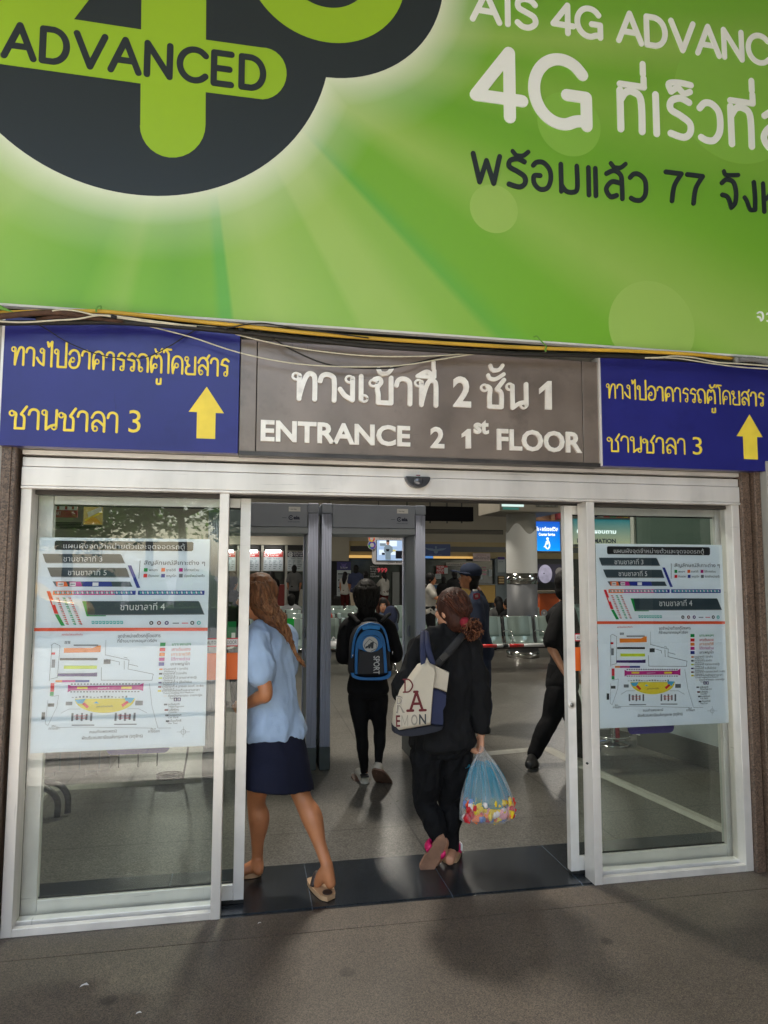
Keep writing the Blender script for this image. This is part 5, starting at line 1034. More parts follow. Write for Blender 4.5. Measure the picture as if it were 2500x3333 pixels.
for lb, q, s_ in (('small white paper scrap on the pavement at lower left', (275, 3209), .018), ('tiny white scrap near the bottom edge of the pavement', (452, 3298), .011), ('tiny pale scrap below the left door leaf', (845, 3005), .009)):
    b = MB(); c = PZ(*q, .004); b.add([c+V((-s_, -s_*.4, 0)), c+V((0, -s_*.6, s_*.5)), c+V((s_, 0, .001)), c+V((s_*.3, s_*.7, s_*.3)), c+V((-s_*.7, s_*.4, .002))], [(0, 1, 4), (1, 2, 3), (1, 3, 4)], M_wp); b.build('paper_scrap', label=lb, cat='litter', group='scraps on the pavement')
flat('green_chair_back', 'green rounded plastic notice board beside the metal detector behind the long hair', 'board', 920, 2013, 957, 2085, 9.0, mat('bright_green', rgb(0, 140, 50), .5), .03)
flat('green_notice_board', 'green and white standing board behind the left door notices', 'board', 690, 2024, 768, 2110, 8.6, mat('board_green2', rgb(0, 110, 60), .5), .03, [('JJ', 705, 765, 2100, 36, M_wp)])
# ------------------------------------------------------------------ right glass partition, stanchions, barrier, floor trunking
pA, pB = PZ(2081, 2425), PZ(2345, 2513); d = (pB-pA); d.normalize(); pE = pA+d*2.35; nn = V((-d.y, d.x, 0))
t = thing('glass_partition', 'grey aluminium partition with white base panel and green glass behind the right pane', 'partition', pA)
L = (pE-pA).length; up = V((0, 0, 1)); mid = lambda s, z: pA+d*s+up*z
b = MB(); b.obox(mid(L/2, .1), d*L/2, nn*.025, up*.1, mat('skirting_grey', rgb(88, 88, 82), .6)); b.build('skirting', t)
b = MB(); b.obox(mid(L/2, .66), d*(L/2-.02), nn*.015, up*.455, mat('base_panel', rgb(176, 184, 186), .5, var=.03)); b.build('base_panel', t)
b = MB(); b.obox(mid(L/2, 1.7), d*(L/2-.03), nn*.005, up*.52, mat('green_grey_panel', rgb(92, 108, 101), .35)); b.build('glass', t)
b = MB()
for s in (0.02, L*.55, L-.02): b.obox(mid(s, 1.2), d*.025, nn*.03, up*1.1, M_alu2)
b.obox(mid(L/2, 2.3), d*L/2, nn*.034, up*.07, M_alu2); b.obox(mid(L/2, 1.15), d*L/2, nn*.031, up*.025, M_alu2); b.build('frame', t)
def stanchion(label, p, red):
    t = thing('stanchion', label, 'stanchion', p, 'chrome stanchions')
    b = MB(); b.lathe([(.165, .0), (.17, .008), (.155, .016), (.05, .03), (.03, .04)], p, M_chr, 32); b.build('base', t)
    b = MB(); b.cyl((p.x, p.y, .035), (p.x, p.y, .98), .028, M_chr, 18); b.lathe([(.036, .98), (.036, 1.02), (.01, 1.03)], p, M_chr, 18); b.build('post', t)
    b = MB(); b.lathe([(.17, .0), (.177, .012), (.182, .024), (.172, .024)], (p.x, p.y, .07), M_chr, 32); b.build('foot_ring', t)
    if red: b = MB(); b.tube([(p.x+.07, p.y+.05, .03), (p.x+.07, p.y+.05, .8)], .03, mat('red_post', (.45, .02, .03), .4), 14); b.build('red_post', t)
ps = PZ(1995, 2421); stanchion('chrome stanchion with ring foot below the right map poster', ps, True)
p2 = V((1.66, 6.55, 0)); stanchion('chrome stanchion hidden behind the woman with the tote bag', p2, False)
zb_ = .88; A, B_ = PY(1500, 2104, 6.5), PY(1786, 2106.5, 6.42)
t = thing('barrier_pole', 'red and white barrier pole across the guard at waist height', 'barrier', A)
segs = ((1440, 1500, 'w'), (1500, 1567, 'w'), (1567, 1616, 'r'), (1616, 1637, 'w'), (1637, 1653, 'k'), (1653, 1657, 'w'), (1657, 1704, 'r'), (1704, 1772, 'w'), (1772, 1784, 'r'), (1784, 1990, 'w'))
M_bw, M_brd2 = mat('barrier_white', (.68, .68, .68), .35), mat('barrier_red', (.6, .02, .02), .35)
b = MB()
for x0, x1, m in segs:
    q0 = PY(x0, 2104, 6.5); q1 = PY(x1, 2104, 6.5); q0.z = q1.z = A.z; b.cyl(q0, q1, .0185 if m == 'k' else .0165, {'w': M_bw, 'r': M_brd2, 'k': M_bfr}[m], 14)
b.build('striped_pole', t)
M_trk = mat('trunking_white', rgb(160, 158, 150), .5, var=.12, scale=12, stretch=(1, .2, 1))
def trunk(label, P, w=.1):
    b = MB()
    for p, q in zip(P, P[1:]):
        p, q = V(p), V(q); dd = (q-p).normalized(); n2 = V((-dd.y, dd.x, 0)); prof = ((-w/2, .002), (-w/2+.028, .02), (-.012, .024), (-.006, .0215), (.006, .0215), (.012, .024), (w/2-.028, .02), (w/2, .002))
        vs = [p+n2*a+V((0, 0, h)) for a, h in prof]+[q+n2*a+V((0, 0, h)) for a, h in prof]; n = len(prof)
        b.add(vs, [(i, i+1, n+i+1, n+i) for i in range(n-1)]+[tuple(range(n)), tuple(range(2*n-1, n-1, -1))], M_trk)
    return b.build('cable_trunking', label=label, cat='cable cover', group='white floor trunking')
trunk('white floor cable trunking running from the right metal detector past the black shoe', [PZ(1430, 2470), PZ(1510, 2463), PZ(1772, 2438)])
trunk('long white floor trunking slanting behind the right fixed pane', [PZ(1786, 2440), PZ(1868, 2482), PZ(2120, 2594), PZ(2470, 2752)], .115)
trunk('white floor trunking behind the left fixed pane', [PZ(60, 2578), PZ(130, 2572), PZ(400, 2556), PZ(655, 2540)])
b = MB(); p = PZ(150, 2590); b.box(p.x-.12, p.x+.02, p.y-.22, p.y-.02, 0, .03, M_trk); b.build('cable_trunking', label='short white trunking end piece at the far left of the glass', cat='cable cover', group='white floor trunking')
# left side: dark wood panel, x-ray machine corner, cable coil, bench foot
t = thing('xray_table', 'dark brown panelled security table behind the left pane', 'table', PZ(250, 2545)); p = PZ(180, 2545); q = PZ(345, 2540)
b = MB(); b.box(p.x-.5, q.x, p.y+.1, p.y+.7, .05, .74, mat('dark_wood', (.07, .045, .035), .5, var=.2, stretch=(6, 1, .2)))
for i in range(9): b.box(p.x-.45+i*.15, p.x-.44+i*.15, p.y+.092, p.y+.1, .06, .73, M_bfr)
b.build('front_panel', t)
b = MB(); b.box(p.x-.52, q.x+.02, p.y+.06, p.y+.74, .741, .78, M_bfr); b.build('table_top', t)
b = MB(); b.box(p.x-.3, p.x-.05, p.y+.15, p.y+.2, 0, .05, M_bfr); b.box(q.x-.2, q.x-.1, p.y+.15, p.y+.2, 0, .05, M_bfr); b.build('foot', t)
b = MB(); p = PZ(622, 2540); P = [(p.x-.16+.10*math.cos(a*.5)*(1+.1*math.sin(a)), p.y+.06*math.sin(a*.5), .02+.004*a/3) for a in range(0, 38)]; b.tube(P, .007, M_bfr, 6, 2); b.tube([P[-1], (p.x-.06, p.y, .05), (p.x-.03, p.y+.05, .3), (p.x-.05, p.y+.03, .55), (p.x-.09, p.y+.03, .45), (p.x-.07, p.y+.04, .6)], .008, M_bfr, 6, 5)
b.build('cable_coil', label='black power cable coiled on the floor at the foot of the left detector', cat='cable')
b = MB(); p = PZ(190, 2668)
for dx in (0, .07): b.tube([(p.x-.3+dx, p.y+.03+dx, .22), (p.x-.12+dx, p.y+.03+dx, .21), (p.x-.02+dx*.7, p.y+.02+dx, .13), (p.x-.01+dx*.7, p.y+dx, .015)], .022, M_bfr, 8, 5)
b.build('trolley_foot', label='curved black tube legs of a trolley at the lower left of the glass', cat='trolley')
# ------------------------------------------------------------------ people
UPV = V((0, 0, 1))
def skin(name, r, g, b_): return mat('skin_'+name, rgb(r, g, b_), .45, var=.08, scale=14)
M_sk = skin('tan', 176, 118, 84); M_sk2 = skin('light', 196, 142, 112); M_sk3 = skin('leg', 186, 122, 82)
M_lip = mat('lips', rgb(150, 70, 66), .45); M_eye = mat('eye_dark', (.01, .008, .008), .2); M_eyew = mat('eye_white', (.6, .58, .55), .3)
M_hairk = mat('hair_black', (.006, .005, .005), .62, var=.4, scale=60, bump=.35, bscale=90, stretch=(1, 1, .12), spec=.25); M_hairb = mat('hair_brown', (.05, .017, .010), .6, var=.5, scale=45, bump=.4, bscale=90, stretch=(1, 1, .15), spec=.25); M_hairr = mat('hair_auburn', (.14, .058, .024), .62, var=.6, scale=40, bump=.4, bscale=80, stretch=(1, 1, .2), spec=.25)
def cloth(name, c, rough=.85, **k): return mat('cloth_'+name, c, rough, var=.1, scale=7, bump=.15, bscale=140, spec=.2, **k)
M_cbk = cloth('black', (.010, .010, .011)); M_cbk2 = cloth('jet', (.006, .006, .007)); M_cnv = cloth('navy', (.010, .012, .028)); M_cbl = cloth('sky', rgb(166, 188, 216)); M_cpol = cloth('police_navy', (.022, .030, .056))
def hand(B, w, dr, side, pn, m, k=1., curl=.5):
    dr, side, pn = V(dr).normalized(), V(side).normalized(), V(pn).normalized()
    B.limb([w-dr*.01*k, w+dr*.045*k, w+dr*.085*k], [.024*k, .034*k, .033*k], m, 3, 12, flat=(pn, .5))
    for i, (o, l) in enumerate(((-.028, .062), (-.010, .074), (.009, .070), (.026, .055))):
        p = w+dr*.088*k-side*o*k; P = [p]; a = 0
        for s in (.42, .33, .25):
            a += curl*1.1; P.append(P[-1]+(dr*math.cos(a)+pn*math.sin(a))*l*s*1.35*k)
        B.limb(P, [.0092*k, .009*k, .0082*k, .007*k], m, 2, 8)
    p = w+dr*.03*k+side*.026*k; B.limb([p, p+(dr*.6+side*.55+pn*.3)*.034*k, p+(dr*.85+side*.4+pn*.6)*.062*k], [.0115*k, .0105*k, .008*k], m, 2, 8)
def face_axes(f):
    f = V(f).normalized(); s = f.cross(UPV).normalized(); return f, s, s.cross(f).normalized()
def head(B, c, f, m, k=1.):
    f, s, u = face_axes(f); M = Matrix((s, f, u)).transposed()
    B.ell(c+u*.02*k-f*.008*k, (.074*k, .094*k, .098*k), m, M); B.ell(c-u*.045*k+f*.028*k, (.056*k, .066*k, .07*k), m, M); B.ell(c-u*.095*k+f*.062*k, (.022*k, .018*k, .016*k), m, M)
    B.limb([c+f*.088*k+u*.012*k, c+f*.105*k-u*.022*k], [.008*k, .014*k], m, 2, 8)
    for q in (-1, 1):
        B.ell(c+s*q*.077*k-f*.012*k-u*.008*k, (.011*k, .02*k, .032*k), m, M, 10, 7); B.ell(c+s*q*.036*k+f*.066*k-u*.02*k, (.024*k, .022*k, .024*k), m, M, 10, 7)
    B.ell(c+f*.085*k+u*.028*k, (.05*k, .012*k, .01*k), m, M)
def face_parts(c, f, parent, k=1.):
    f, s, u = face_axes(f); M = Matrix((s, f, u)).transposed()
    for q in (-1, 1):
        b = MB(); p = c+s*q*.032*k+f*.086*k+u*.008*k; b.ell(p, (.0135*k, .007*k, .0062*k), M_eyew, M, 10, 6); b.ell(p+f*.0035*k, (.006*k, .005*k, .006*k), M_eye, M, 8, 6)
        b.tube([p+s*q*(-.016)*k+u*.016*k, p+u*.021*k+f*.005*k, p+s*q*.018*k+u*.014*k], .0035*k, M_hairk, 6, 3); b.build('eye', parent)
    b = MB(); p = c-u*.058*k+f*.093*k; b.tube([p-s*.021*k-f*.006*k, p+f*.002*k, p+s*.021*k-f*.006*k], [.003*k, .006*k, .003*k], M_lip, 8, 3); b.build('mouth', parent)
def torso_rings(J, fv, sv, k, ex=0., top=.93, low=-.1, wide=1.):
    pel, nk = J['pel'], J['nk']; ax = nk-pel; L = ax.length; ch = pel+ax*.6+fv*.015*k
    hv = (J['hR']-J['hL']); hv = (hv-UPV*hv.dot(UPV)*.6).normalized(); sh = (J['sR']-J['sL']).normalized()
    f2 = UPV.cross(sh).normalized(); f1 = UPV.cross(hv).normalized()
    wd = (J['sR']-J['sL']).length/2
    R_ = [(pel+ax*low, (.148*k+ex)*wide, (.105*k+ex)*wide, hv, f1), (pel+ax*.03-fv*.012*k, (.165*k+ex)*wide, (.118*k+ex)*wide, hv, f1), (pel+ax*.32, (.128*k+ex)*wide, (.092*k+ex)*wide, (hv+sh), (f1+f2)), (ch, (.15*k+ex)*wide, .112*k+ex, sh, f2), (pel+ax*.82, wd*.93+ex, .098*k+ex, sh, f2), (pel+ax*top, wd*.78+ex*.6, .072*k+ex*.6, sh, f2)]
    return R_
def lerp(a, b, t): return a+(b-a)*t
def human(label, J, fv, ff=None, k=1., sk=None, top=None, sleeve=1., hem=.16, loose=.016, bottom=None, legfrac=.96, tight=.012, shoe=None, vox=.012, group=None, skirt=None, hands=('L', 'R'), wr=.005, grip=None, showface=True, skm=None):
    """J: joints; fv body facing; ff face direction; clothing are children of the one continuous body"""
    sk = sk or M_sk; ff = ff or fv; fv = V(fv).normalized(); sv = fv.cross(UPV)
    foot = (J['aL']+J['aR'])/2
    t = thing('person', label, 'person', (J['pel'].x, J['pel'].y, 0), group)
    B = MB(); B.loft(torso_rings(J, fv, sv, k, -.016 if top else 0), sk); B.limb([J['nk']-UPV*.05*k, J['nk']+UPV*.02*k, J['hd']-UPV*.05*k], [.06*k, .052*k, .05*k], sk); head(B, J['hd'], ff, sk, k)
    B.limb([J['sL'], lerp(J['sL'], J['sR'], .5)+UPV*.01, J['sR']], [.05*k, .06*k, .05*k], sk, 3)
    for s in 'LR':
        S_, E_, W_ = J['s'+s], J['e'+s], J['w'+s]
        B.limb([S_, lerp(S_, E_, .5), E_, lerp(E_, W_, .3), W_], [.05*k, .046*k, .038*k, .038*k, .026*k], sk)
        h, kn, an, to = J['h'+s], J['k'+s], J['a'+s], J['t'+s]
        back = V((0, 0, 0))-fv*.014*k
        q = .72 if bottom else 1
        B.limb([h, lerp(h, kn, .5), kn, lerp(kn, an, .28)+back*1.3, lerp(kn, an, .68)+back*.3, an], [.088*k*q, .075*k*q, .052*k*q, .060*k*q, .037*k*q, .031*k], sk, 5)
        fd = (to-an); B.limb([an-UPV*.02*k-fv*.01, lerp(an, to, .45)-UPV*.012*k, to], [.034*k, .034*k, .022*k], sk, 3); hl = J.get('heel'+s, an-UPV*.05*k-fd.normalized()*.035*k); B.limb([an, hl], [.034*k, .029*k], sk, 2)
        if s in hands:
            dr = (W_-E_).normalized() if not grip or s not in grip else V(grip[s][0]); pn = sv*(1 if s == 'L' else -1) if not grip or s not in grip else V(grip[s][2]); sd = fv if not grip or s not in grip else V(grip[s][1])
            hand(B, W_, dr, sd-dr*sd.dot(dr), pn-dr*pn.dot(dr), sk, k, .55 if not grip else .95)
    body = B.blend('body', skm or sk, t, vox, 4)
    if showface: face_parts(J['hd'], ff, t, k)
    if top:
        B = MB(); R_ = torso_rings(J, fv, sv, k, loose*.8, .97, -hem/max(.1, (J['nk']-J['pel']).length), 1.02); B.loft(R_, top)
        B.limb([J['sL'], lerp(J['sL'], J['sR'], .5)+UPV*.016, J['sR']], [.055*k+loose*.5, .064*k, .055*k+loose*.5], top, 3)
        B.limb([J['nk']-UPV*.03, J['nk']+UPV*.022*k], [.07*k, .058*k], top, 2)
        for s in 'LR': B.limb([J['nk']-UPV*.005, lerp(J['nk'], J['s'+s], .5)+UPV*.022*k, J['s'+s]], [.06*k, .055*k, .052*k+loose*.5], top, 3)
        for s in 'LR':
            S_, E_, W_ = J['s'+s], J['e'+s], J['w'+s]
            if sleeve > .55: B.limb([S_, lerp(S_, E_, .5), E_, lerp(E_, W_, .35), lerp(E_, W_, sleeve*.97)], [.06*k+loose*.5, .052*k+loose, .045*k+loose, .043*k+loose*.8, .033*k+loose*.4], top)
            else: e = lerp(S_, E_, sleeve*1.6); B.limb([S_, lerp(S_, e, .5), e], [.06*k+loose*.5, .056*k+loose, .056*k+loose], top)
        B.blend('shirt', top, t, vox, 3, wr, 7, (1, 1, .6))
    if skirt:
        B = MB(); B.loft(skirt[1], skirt[0], 28, 4, 2.2); B.blend('skirt', skirt[0], t, vox, 3, .004, 5)
    elif bottom:
        B = MB(); R_ = torso_rings(J, fv, sv, k, max(tight, .004)); B.loft(R_[:2]+[(lerp(J['pel'], J['nk'], .26), .138*k+max(tight, .004), .1*k+max(tight, .004), R_[1][3], R_[1][4])], bottom)
        for s in 'LR':
            h, kn, an = J['h'+s], J['k'+s], J['a'+s]; back = -fv*.014*k; e = lerp(kn, an, legfrac)
            B.limb([h+UPV*.02, lerp(h, kn, .5), kn, lerp(kn, an, .3)+back, lerp(kn, an, .7)+back*.3, e], [.096*k+tight*.6, .08*k+tight, .058*k+tight, .058*k+tight, .044*k+tight, .036*k+tight], bottom, 5)
        B.blend('trousers', bottom, t, vox, 3, wr*.8, 11, (1, 1, .45))
    if shoe:
        for s in 'LR':
            an, to = J['a'+s], J['t'+s]; fd = (to-an); hl = J.get('heel'+s, an-UPV*.055*k-(fd-UPV*fd.z).normalized()*.03*k)
            B = MB(); B.limb([hl, lerp(hl, to, .5)+UPV*.012*k, to+fd.normalized()*.02*k], [.04*k, .043*k, .034*k], shoe, 3); B.limb([an, hl], [.04*k, .038*k], shoe, 2); B.blend('shoe', shoe, t, vox, 3)
    return t
def jj(d): return {a: (PY(*v) if isinstance(v, tuple) else v) for a, v in d.items()}
def cap_hair(B, c, f, m, k=1., low=.0, grow=.014):
    f, s, u = face_axes(f); M = Matrix((s, f, u)).transposed(); g = grow*k
    B.ell(c+u*.034*k-f*.022*k, (.076*k+g, .092*k+g, .092*k+g), m, M); B.ell(c-u*(.03+low*.5)*k-f*.052*k, (.064*k+g, .05*k+g, (.06+low)*k), m, M)
def lock(B, P, r, m, seed, wob=.006, n=5):
    rnd = random.Random(seed); Q = crom([tuple(p) for p in P], 5)
    Q = [(q[0]+rnd.uniform(-wob, wob), q[1]+rnd.uniform(-wob, wob), q[2]+rnd.uniform(-wob, wob)*.5) for q in Q]
    N = len(Q); B.tube(Q, [r*(.5+.5*math.sin(math.pi*min(1, .25+.75*i/N))) if i < N*.8 else r*max(.12, (N-i)/(N*.25)) for i in range(N)], m, n)

# ---- woman in the sky blue shirt, stepping left through the door
Yb = 3.86
J = jj(dict(hd=(832, 1948, 3.88), nk=(868, 2046, 3.92), pel=(893, 2388, 3.92), sL=(826, 2084, 3.78), sR=(930, 2072, 4.02), eL=(866, 2258, 3.69), wL=(796, 2296, 3.86), eR=(915, 2240, 4.1), wR=(850, 2300, 4.2), hL=(862, 2425, 3.86), hR=(930, 2420, 3.97), kL=(834, 2610, 3.93), aL=(838, 2800, 4.0), kR=(985, 2600, 3.86), aR=(1063, 2812, 3.72)))
J['tL'] = PZ(770, 2846, .03); J['tR'] = PZ(1031, 2880, .032); J['heelL'] = PZ(842, 2836, .05); J['heelR'] = PY(1077, 2880, 3.70)
sd = (J['hR']-J['hL']).normalized(); fd = UPV.cross(sd).normalized(); sh = (J['sR']-J['sL']).normalized()
sk_ = [(PY(895, 2300, 3.92), .13, .10, sd, fd), (PY(896, 2345, 3.92), .145, .115, sd, fd), (PY(900, 2420, 3.91), .176, .14, sd, fd), (PY(903, 2500, 3.86), .196, .15, sd, fd), (PY(909, 2564, 3.85), .203, .16, sd, fd)]
bl = human('woman in a sky blue shirt and navy skirt stepping left past the door leaf', J, (-.78, .62, 0), ff=(-.95, .25, -.05), k=.97, sk=M_sk3, top=M_cbl, sleeve=.42, hem=.035, loose=.022, skirt=(M_cnv, sk_), vox=.009, wr=.0105)
B = MB(); c = J['nk']+UPV*.035; B.tube([c+V((.066*math.cos(a*.524), .06*math.sin(a*.524), .012*math.cos(a*.524))) for a in range(13)], .014, M_cbl, 8, 2, flat=((0, 0, 1), 1.7)); B.build('collar', bl)
B = MB(); cap_hair(B, J['hd'], (-.95, .25, -.05), M_hairr, 1.0, -.03, .014)
B.limb([PY(852, 1965, 3.86), PY(880, 2005, 3.85), PY(912, 2036, 3.84), PY(934, 2075, 3.83)], [.066, .048, .026, .012], M_hairr)
o = B.blend('hair', M_hairr, bl, .008, 2, .006, 18, (1, 1, .5))
B = MB(); rnd = random.Random(3)
def curl(P, r, m, seed, amp, turns):
    Q = crom([tuple(p) for p in P], 9); N = len(Q); ph = random.Random(seed).uniform(0, 6.28)
    Q = [(q[0]+amp*math.sin(ph+turns*6.28*i/N)*min(1, i/N*2), q[1]+amp*math.cos(ph+turns*6.28*i/N)*.8*min(1, i/N*2), q[2]+amp*.4*math.sin(2*ph+turns*6.28*i/N)) for i, q in enumerate(Q)]
    B.tube(Q, [r*(.7+.3*math.sin(9*i/N)) if i < N*.75 else r*max(.15, (N-i)/(N*.25)) for i in range(N)], m, 5)
EDG = [(863, 1896), (883, 1929), (893, 1953), (907, 1985), (923, 2004), (930, 2030), (940, 2058), (952, 2090)]; INN = [(820, 1900), (822, 1930), (826, 1960), (850, 1978), (882, 2006), (906, 2028), (924, 2056), (944, 2094)]
M_hairl = mat('hair_auburn_light', (.2, .095, .042), .6, var=.5, scale=40, bump=.4, bscale=80, stretch=(1, 1, .2), spec=.25)
for i in range(130):
    f_ = rnd.uniform(-.05, 1.0); dz = 3.80-.05*math.sin(3.1*max(0, min(1, f_))); k0 = rnd.choice((0, 0, 0, 1)); P = [PY(lerp(a[0], e[0], f_)+rnd.uniform(-4, 4), lerp(a[1], e[1], f_)+rnd.uniform(-4, 4), dz-.02*(2 < q < 6)+rnd.uniform(-.01, .01)) for q, (a, e) in enumerate(zip(INN, EDG))]
    n_ = rnd.choice((5, 6, 7, 8, 8)); curl(P[k0:n_], rnd.uniform(.006, .011), M_hairr if i % 3 else M_hairl, i, rnd.uniform(.005, .012), rnd.uniform(1.5, 4))
for i in range(26): curl([PY(932+i*.8, 2060+i, 3.80), PY(948+i*.6, 2100+i, 3.79), PY(962+i*.8, 2130+i*.8, 3.80), PY(974+i*.7, 2150+i*.9, 3.82)], .006, M_hairr if i % 2 else M_hairl, 300+i, .006, 2)
B.build('hair_locks', o)
M_sand = mat('tan_sandal', rgb(188, 152, 116), .6, var=.1); M_strap = mat('dark_strap', (.03, .02, .018), .5)
def slab(B, p, q, w, m, th=.016, n=12, z=0):
    d = (q-p); L = d.length; d.normalize(); u = V((-d.y, d.x, 0)).normalized() if abs(d.z) < .9 else V((1, 0, 0)); nn = d.cross(u).normalized(); 
    if nn.z < 0: nn = -nn
    P = []
    for i in range(2*n):
        t_ = i/n; side = 1 if i < n else -1; s = t_ if i < n else 2-t_
        ww = w*(.36+.2*math.sin(s*2.6)+.06*s)*(min(1, max(.0, math.sin(math.pi*(.06+.88*s))*2.2))); P.append(p+d*(L*s)+u*side*ww)
    k_ = len(P); B.add(P+[x+nn*th for x in P], [tuple(range(k_))[::-1], tuple(range(k_, 2*k_))]+[(i, (i+1) % k_, (i+1) % k_+k_, i+k_) for i in range(k_)], m)
b = MB(); h_, t_ = PZ(1074, 2934, .004), PZ(1024, 2862, .004); slab(b, h_, t_, .095, M_sand, .022); o = b.build('sandal', bl)
b = MB(); d = (t_-h_); b.tube([lerp(h_, t_, .55)+V((-.05, -.01, .02)), lerp(h_, t_, .62)+V((-.02, 0, .075)), lerp(h_, t_, .66)+V((.035, .02, .02))], .011, M_strap, 8, 5, flat=(d, 1.6)); b.ell(lerp(h_, t_, .16)+V((0, 0, .027)), (.026, .032, .003), M_strap); b.build('strap', o)
b = MB(); h_, t_ = PZ(852, 2846, .004), PZ(762, 2846, .004); slab(b, h_, t_, .1, M_sand, .024); b.build('sandal', bl)

# ---- slim person with the blue backpack
J = jj(dict(hd=(1191, 1938, 5.47), nk=(1192, 2010, 5.47), pel=(1197, 2245, 5.47), sL=(1128, 2040, 5.46), sR=(1262, 2040, 5.46), eL=(1116, 2135, 5.42), wL=(1140, 2150, 5.72), eR=(1290, 2130, 5.42), wR=(1255, 2150, 5.72), hL=(1168, 2275, 5.47), hR=(1228, 2275, 5.47), kL=(1177, 2392, 5.52), aL=(1187, 2522, 5.56), kR=(1236, 2375, 5.52), aR=(1232, 2492, 5.42)))
J['tL'] = J['aL']+V((-.02, .17, -.06)); J['tL'].z = .035; J['heelL'] = J['aL']+V((0, -.03, -.045)); J['tR'] = PY(1249, 2540, 5.56); J['heelR'] = PY(1227, 2500, 5.39)
M_snk = mat('sneaker_white', rgb(205, 200, 190), .55, var=.06); M_gum = mat('gum_sole', rgb(120, 92, 78), .6)
bp = human('slim person in black with short hair walking away, wearing a blue backpack', J, (0, 1, 0), k=.93, sk=M_sk2, top=M_cbk2, sleeve=1., hem=.03, loose=.012, bottom=M_cbk2, tight=-.006, shoe=M_snk, vox=.011)
B = MB(); cap_hair(B, J['hd'], (0, 1, 0), M_hairk, .97, .075, .014); hb = B.blend('hair', M_hairk, bp, .009, 2, .004, 25, (1, 1, .4))
B = MB(); rnd = random.Random(5)
for i in range(150):
    a = rnd.uniform(0, 6.28); c = J['hd']; p0 = c+V((0, -.02, .125)); p1 = c+V((.092*math.cos(a), -.02+.1*math.sin(a), .06)); p2 = c+V((.096*math.cos(a), -.03+.1*math.sin(a), -.03)); p3 = c+V((.07*math.cos(a), -.035+.09*math.sin(a), -.095))
    if math.sin(a) < .45: lock(B, [p0, p1, p2, p3], .0055, M_hairk, i, .004)
B.build('hair_locks', hb)
def sole(parent, p, q, w, m, th):
    b = MB(); slab(b, p, q, w, m, th); return b.build('sole', parent)
for s in 'LR':
    hl, to = J['heel'+s], J['t'+s]; d = (to-hl).normalized(); dn = V((0, -.02, -.036)) if s == 'L' else V((0, -.036, -.02)); sole(bp, hl+dn-d*.045, to+dn*.9+d*.05, .115, M_gum, .014)
b = MB()
for i in range(3): p = PY(1248+i*3, 2510+i*7, 5.395); b.obox(p, V((.012, .02, -.010)), V((.002, 0, .004)), V((0, .004, 0)), M_bk)
b.build('shoe_stripes', bp)
b = MB(); p = PY(1187, 2525, 5.47); b.obox(p, V((.03, 0, 0)), V((0, .03, 0)), V((0, 0, .007)), M_bk); b.build('shoe_collar', bp)

# ---- woman in black with tote bag and plastic bag
Yw = 3.98
J = jj(dict(hd=(1468, 1990, 3.97), nk=(1470, 2062, 3.98), pel=(1438, 2418, 3.98), sL=(1380, 2098, 3.96), sR=(1534, 2112, 3.96), eL=(1316, 2238, 3.93), wL=(1340, 2280, 4.18), eR=(1556, 2262, 3.95), wR=(1566, 2388, 3.93), hL=(1394, 2462, 3.98), hR=(1482, 2462, 3.98), kL=(1386, 2612, 4.02), aL=(1440, 2752, 3.93), kR=(1462, 2606, 4.06), aR=(1470, 2768, 4.02)))
J['tL'] = PY(1392, 2835, 3.98); J['heelL'] = PY(1446, 2740, 3.90); J['tR'] = PZ(1468, 2770, .03); J['heelR'] = PZ(1464, 2800, .035)
bw = human('woman in black with reddish brown hair tied low, walking in between the doors', J, (-.12, .99, 0), ff=(-.55, .83, 0), k=.99, sk=M_sk2, top=M_cbk, sleeve=.9, hem=.02, loose=.02, bottom=M_cbk2, legfrac=.93, tight=.002, vox=.0062, wr=.017, grip={'R': ((-.05, .05, -1), (-.3, .95, 0), (-1, -.2, 0))})
B = MB(); f_ = (-.55, .83, 0); cap_hair(B, J['hd'], f_, M_hairb, 1.03, .02, .014); hb = B.blend('hair', M_hairb, bw, .008, 2, .003, 30, (1, 1, .5))
M_hairb2 = mat('hair_brown_light', (.10, .032, .016), .6, spec=.25); B = MB(); rnd = random.Random(8); kn = PY(1512, 2020, 3.865)
for i in range(240):
    th = rnd.uniform(-.4, 2.9); ph = rnd.uniform(.1, 1.35); c = J['hd']+V((.012, -.02, .03))
    q = V((math.cos(th)*math.sin(ph)*.098, -math.sin(th)*math.sin(ph)*.108, math.cos(ph)*.108)); p0 = c+q
    lock(B, [p0, lerp(p0, kn, .45)+q.normalized()*.018+V((0, -.02, 0)), kn+V((rnd.uniform(-.015, .015), 0, rnd.uniform(-.012, .015)))], rnd.uniform(.003, .0065), M_hairb if i % 4 else M_hairb2, i, .0025, 4)
M_bunh = mat('hair_copper', (.17, .055, .02), .5, var=.5, scale=50)
for i in range(260):
    a, e = rnd.uniform(0, 6.28), rnd.uniform(-1.2, 1.2); c = PY(1534, 2046, 3.85); r_ = rnd.uniform(.035, .062); d = V((math.cos(a)*math.cos(e), math.sin(a)*math.cos(e)*.8, math.sin(e)*.95)); e2 = d.cross(V((rnd.uniform(-1, 1), rnd.uniform(-1, 1), rnd.uniform(-1, 1)))).normalized()
    lock(B, [c+d*r_*.4, c+d*r_+e2*.015, c+d*r_*1.05+e2*.04-UPV*.008], .0045, M_bunh if i % 3 else M_hairb, 200+i, .004, 4)
B.build('hair_locks', hb)
b = MB(); b.tube([kn+V((.006*i-.018, -.006*i, -.003*i)) for i in range(6)], [.02, .027, .03, .03, .026, .018], mat('scrunchie_red', (.22, .008, .02), .8, bump=.3, bscale=60), 12, 3); b.build('hair_tie', bw)
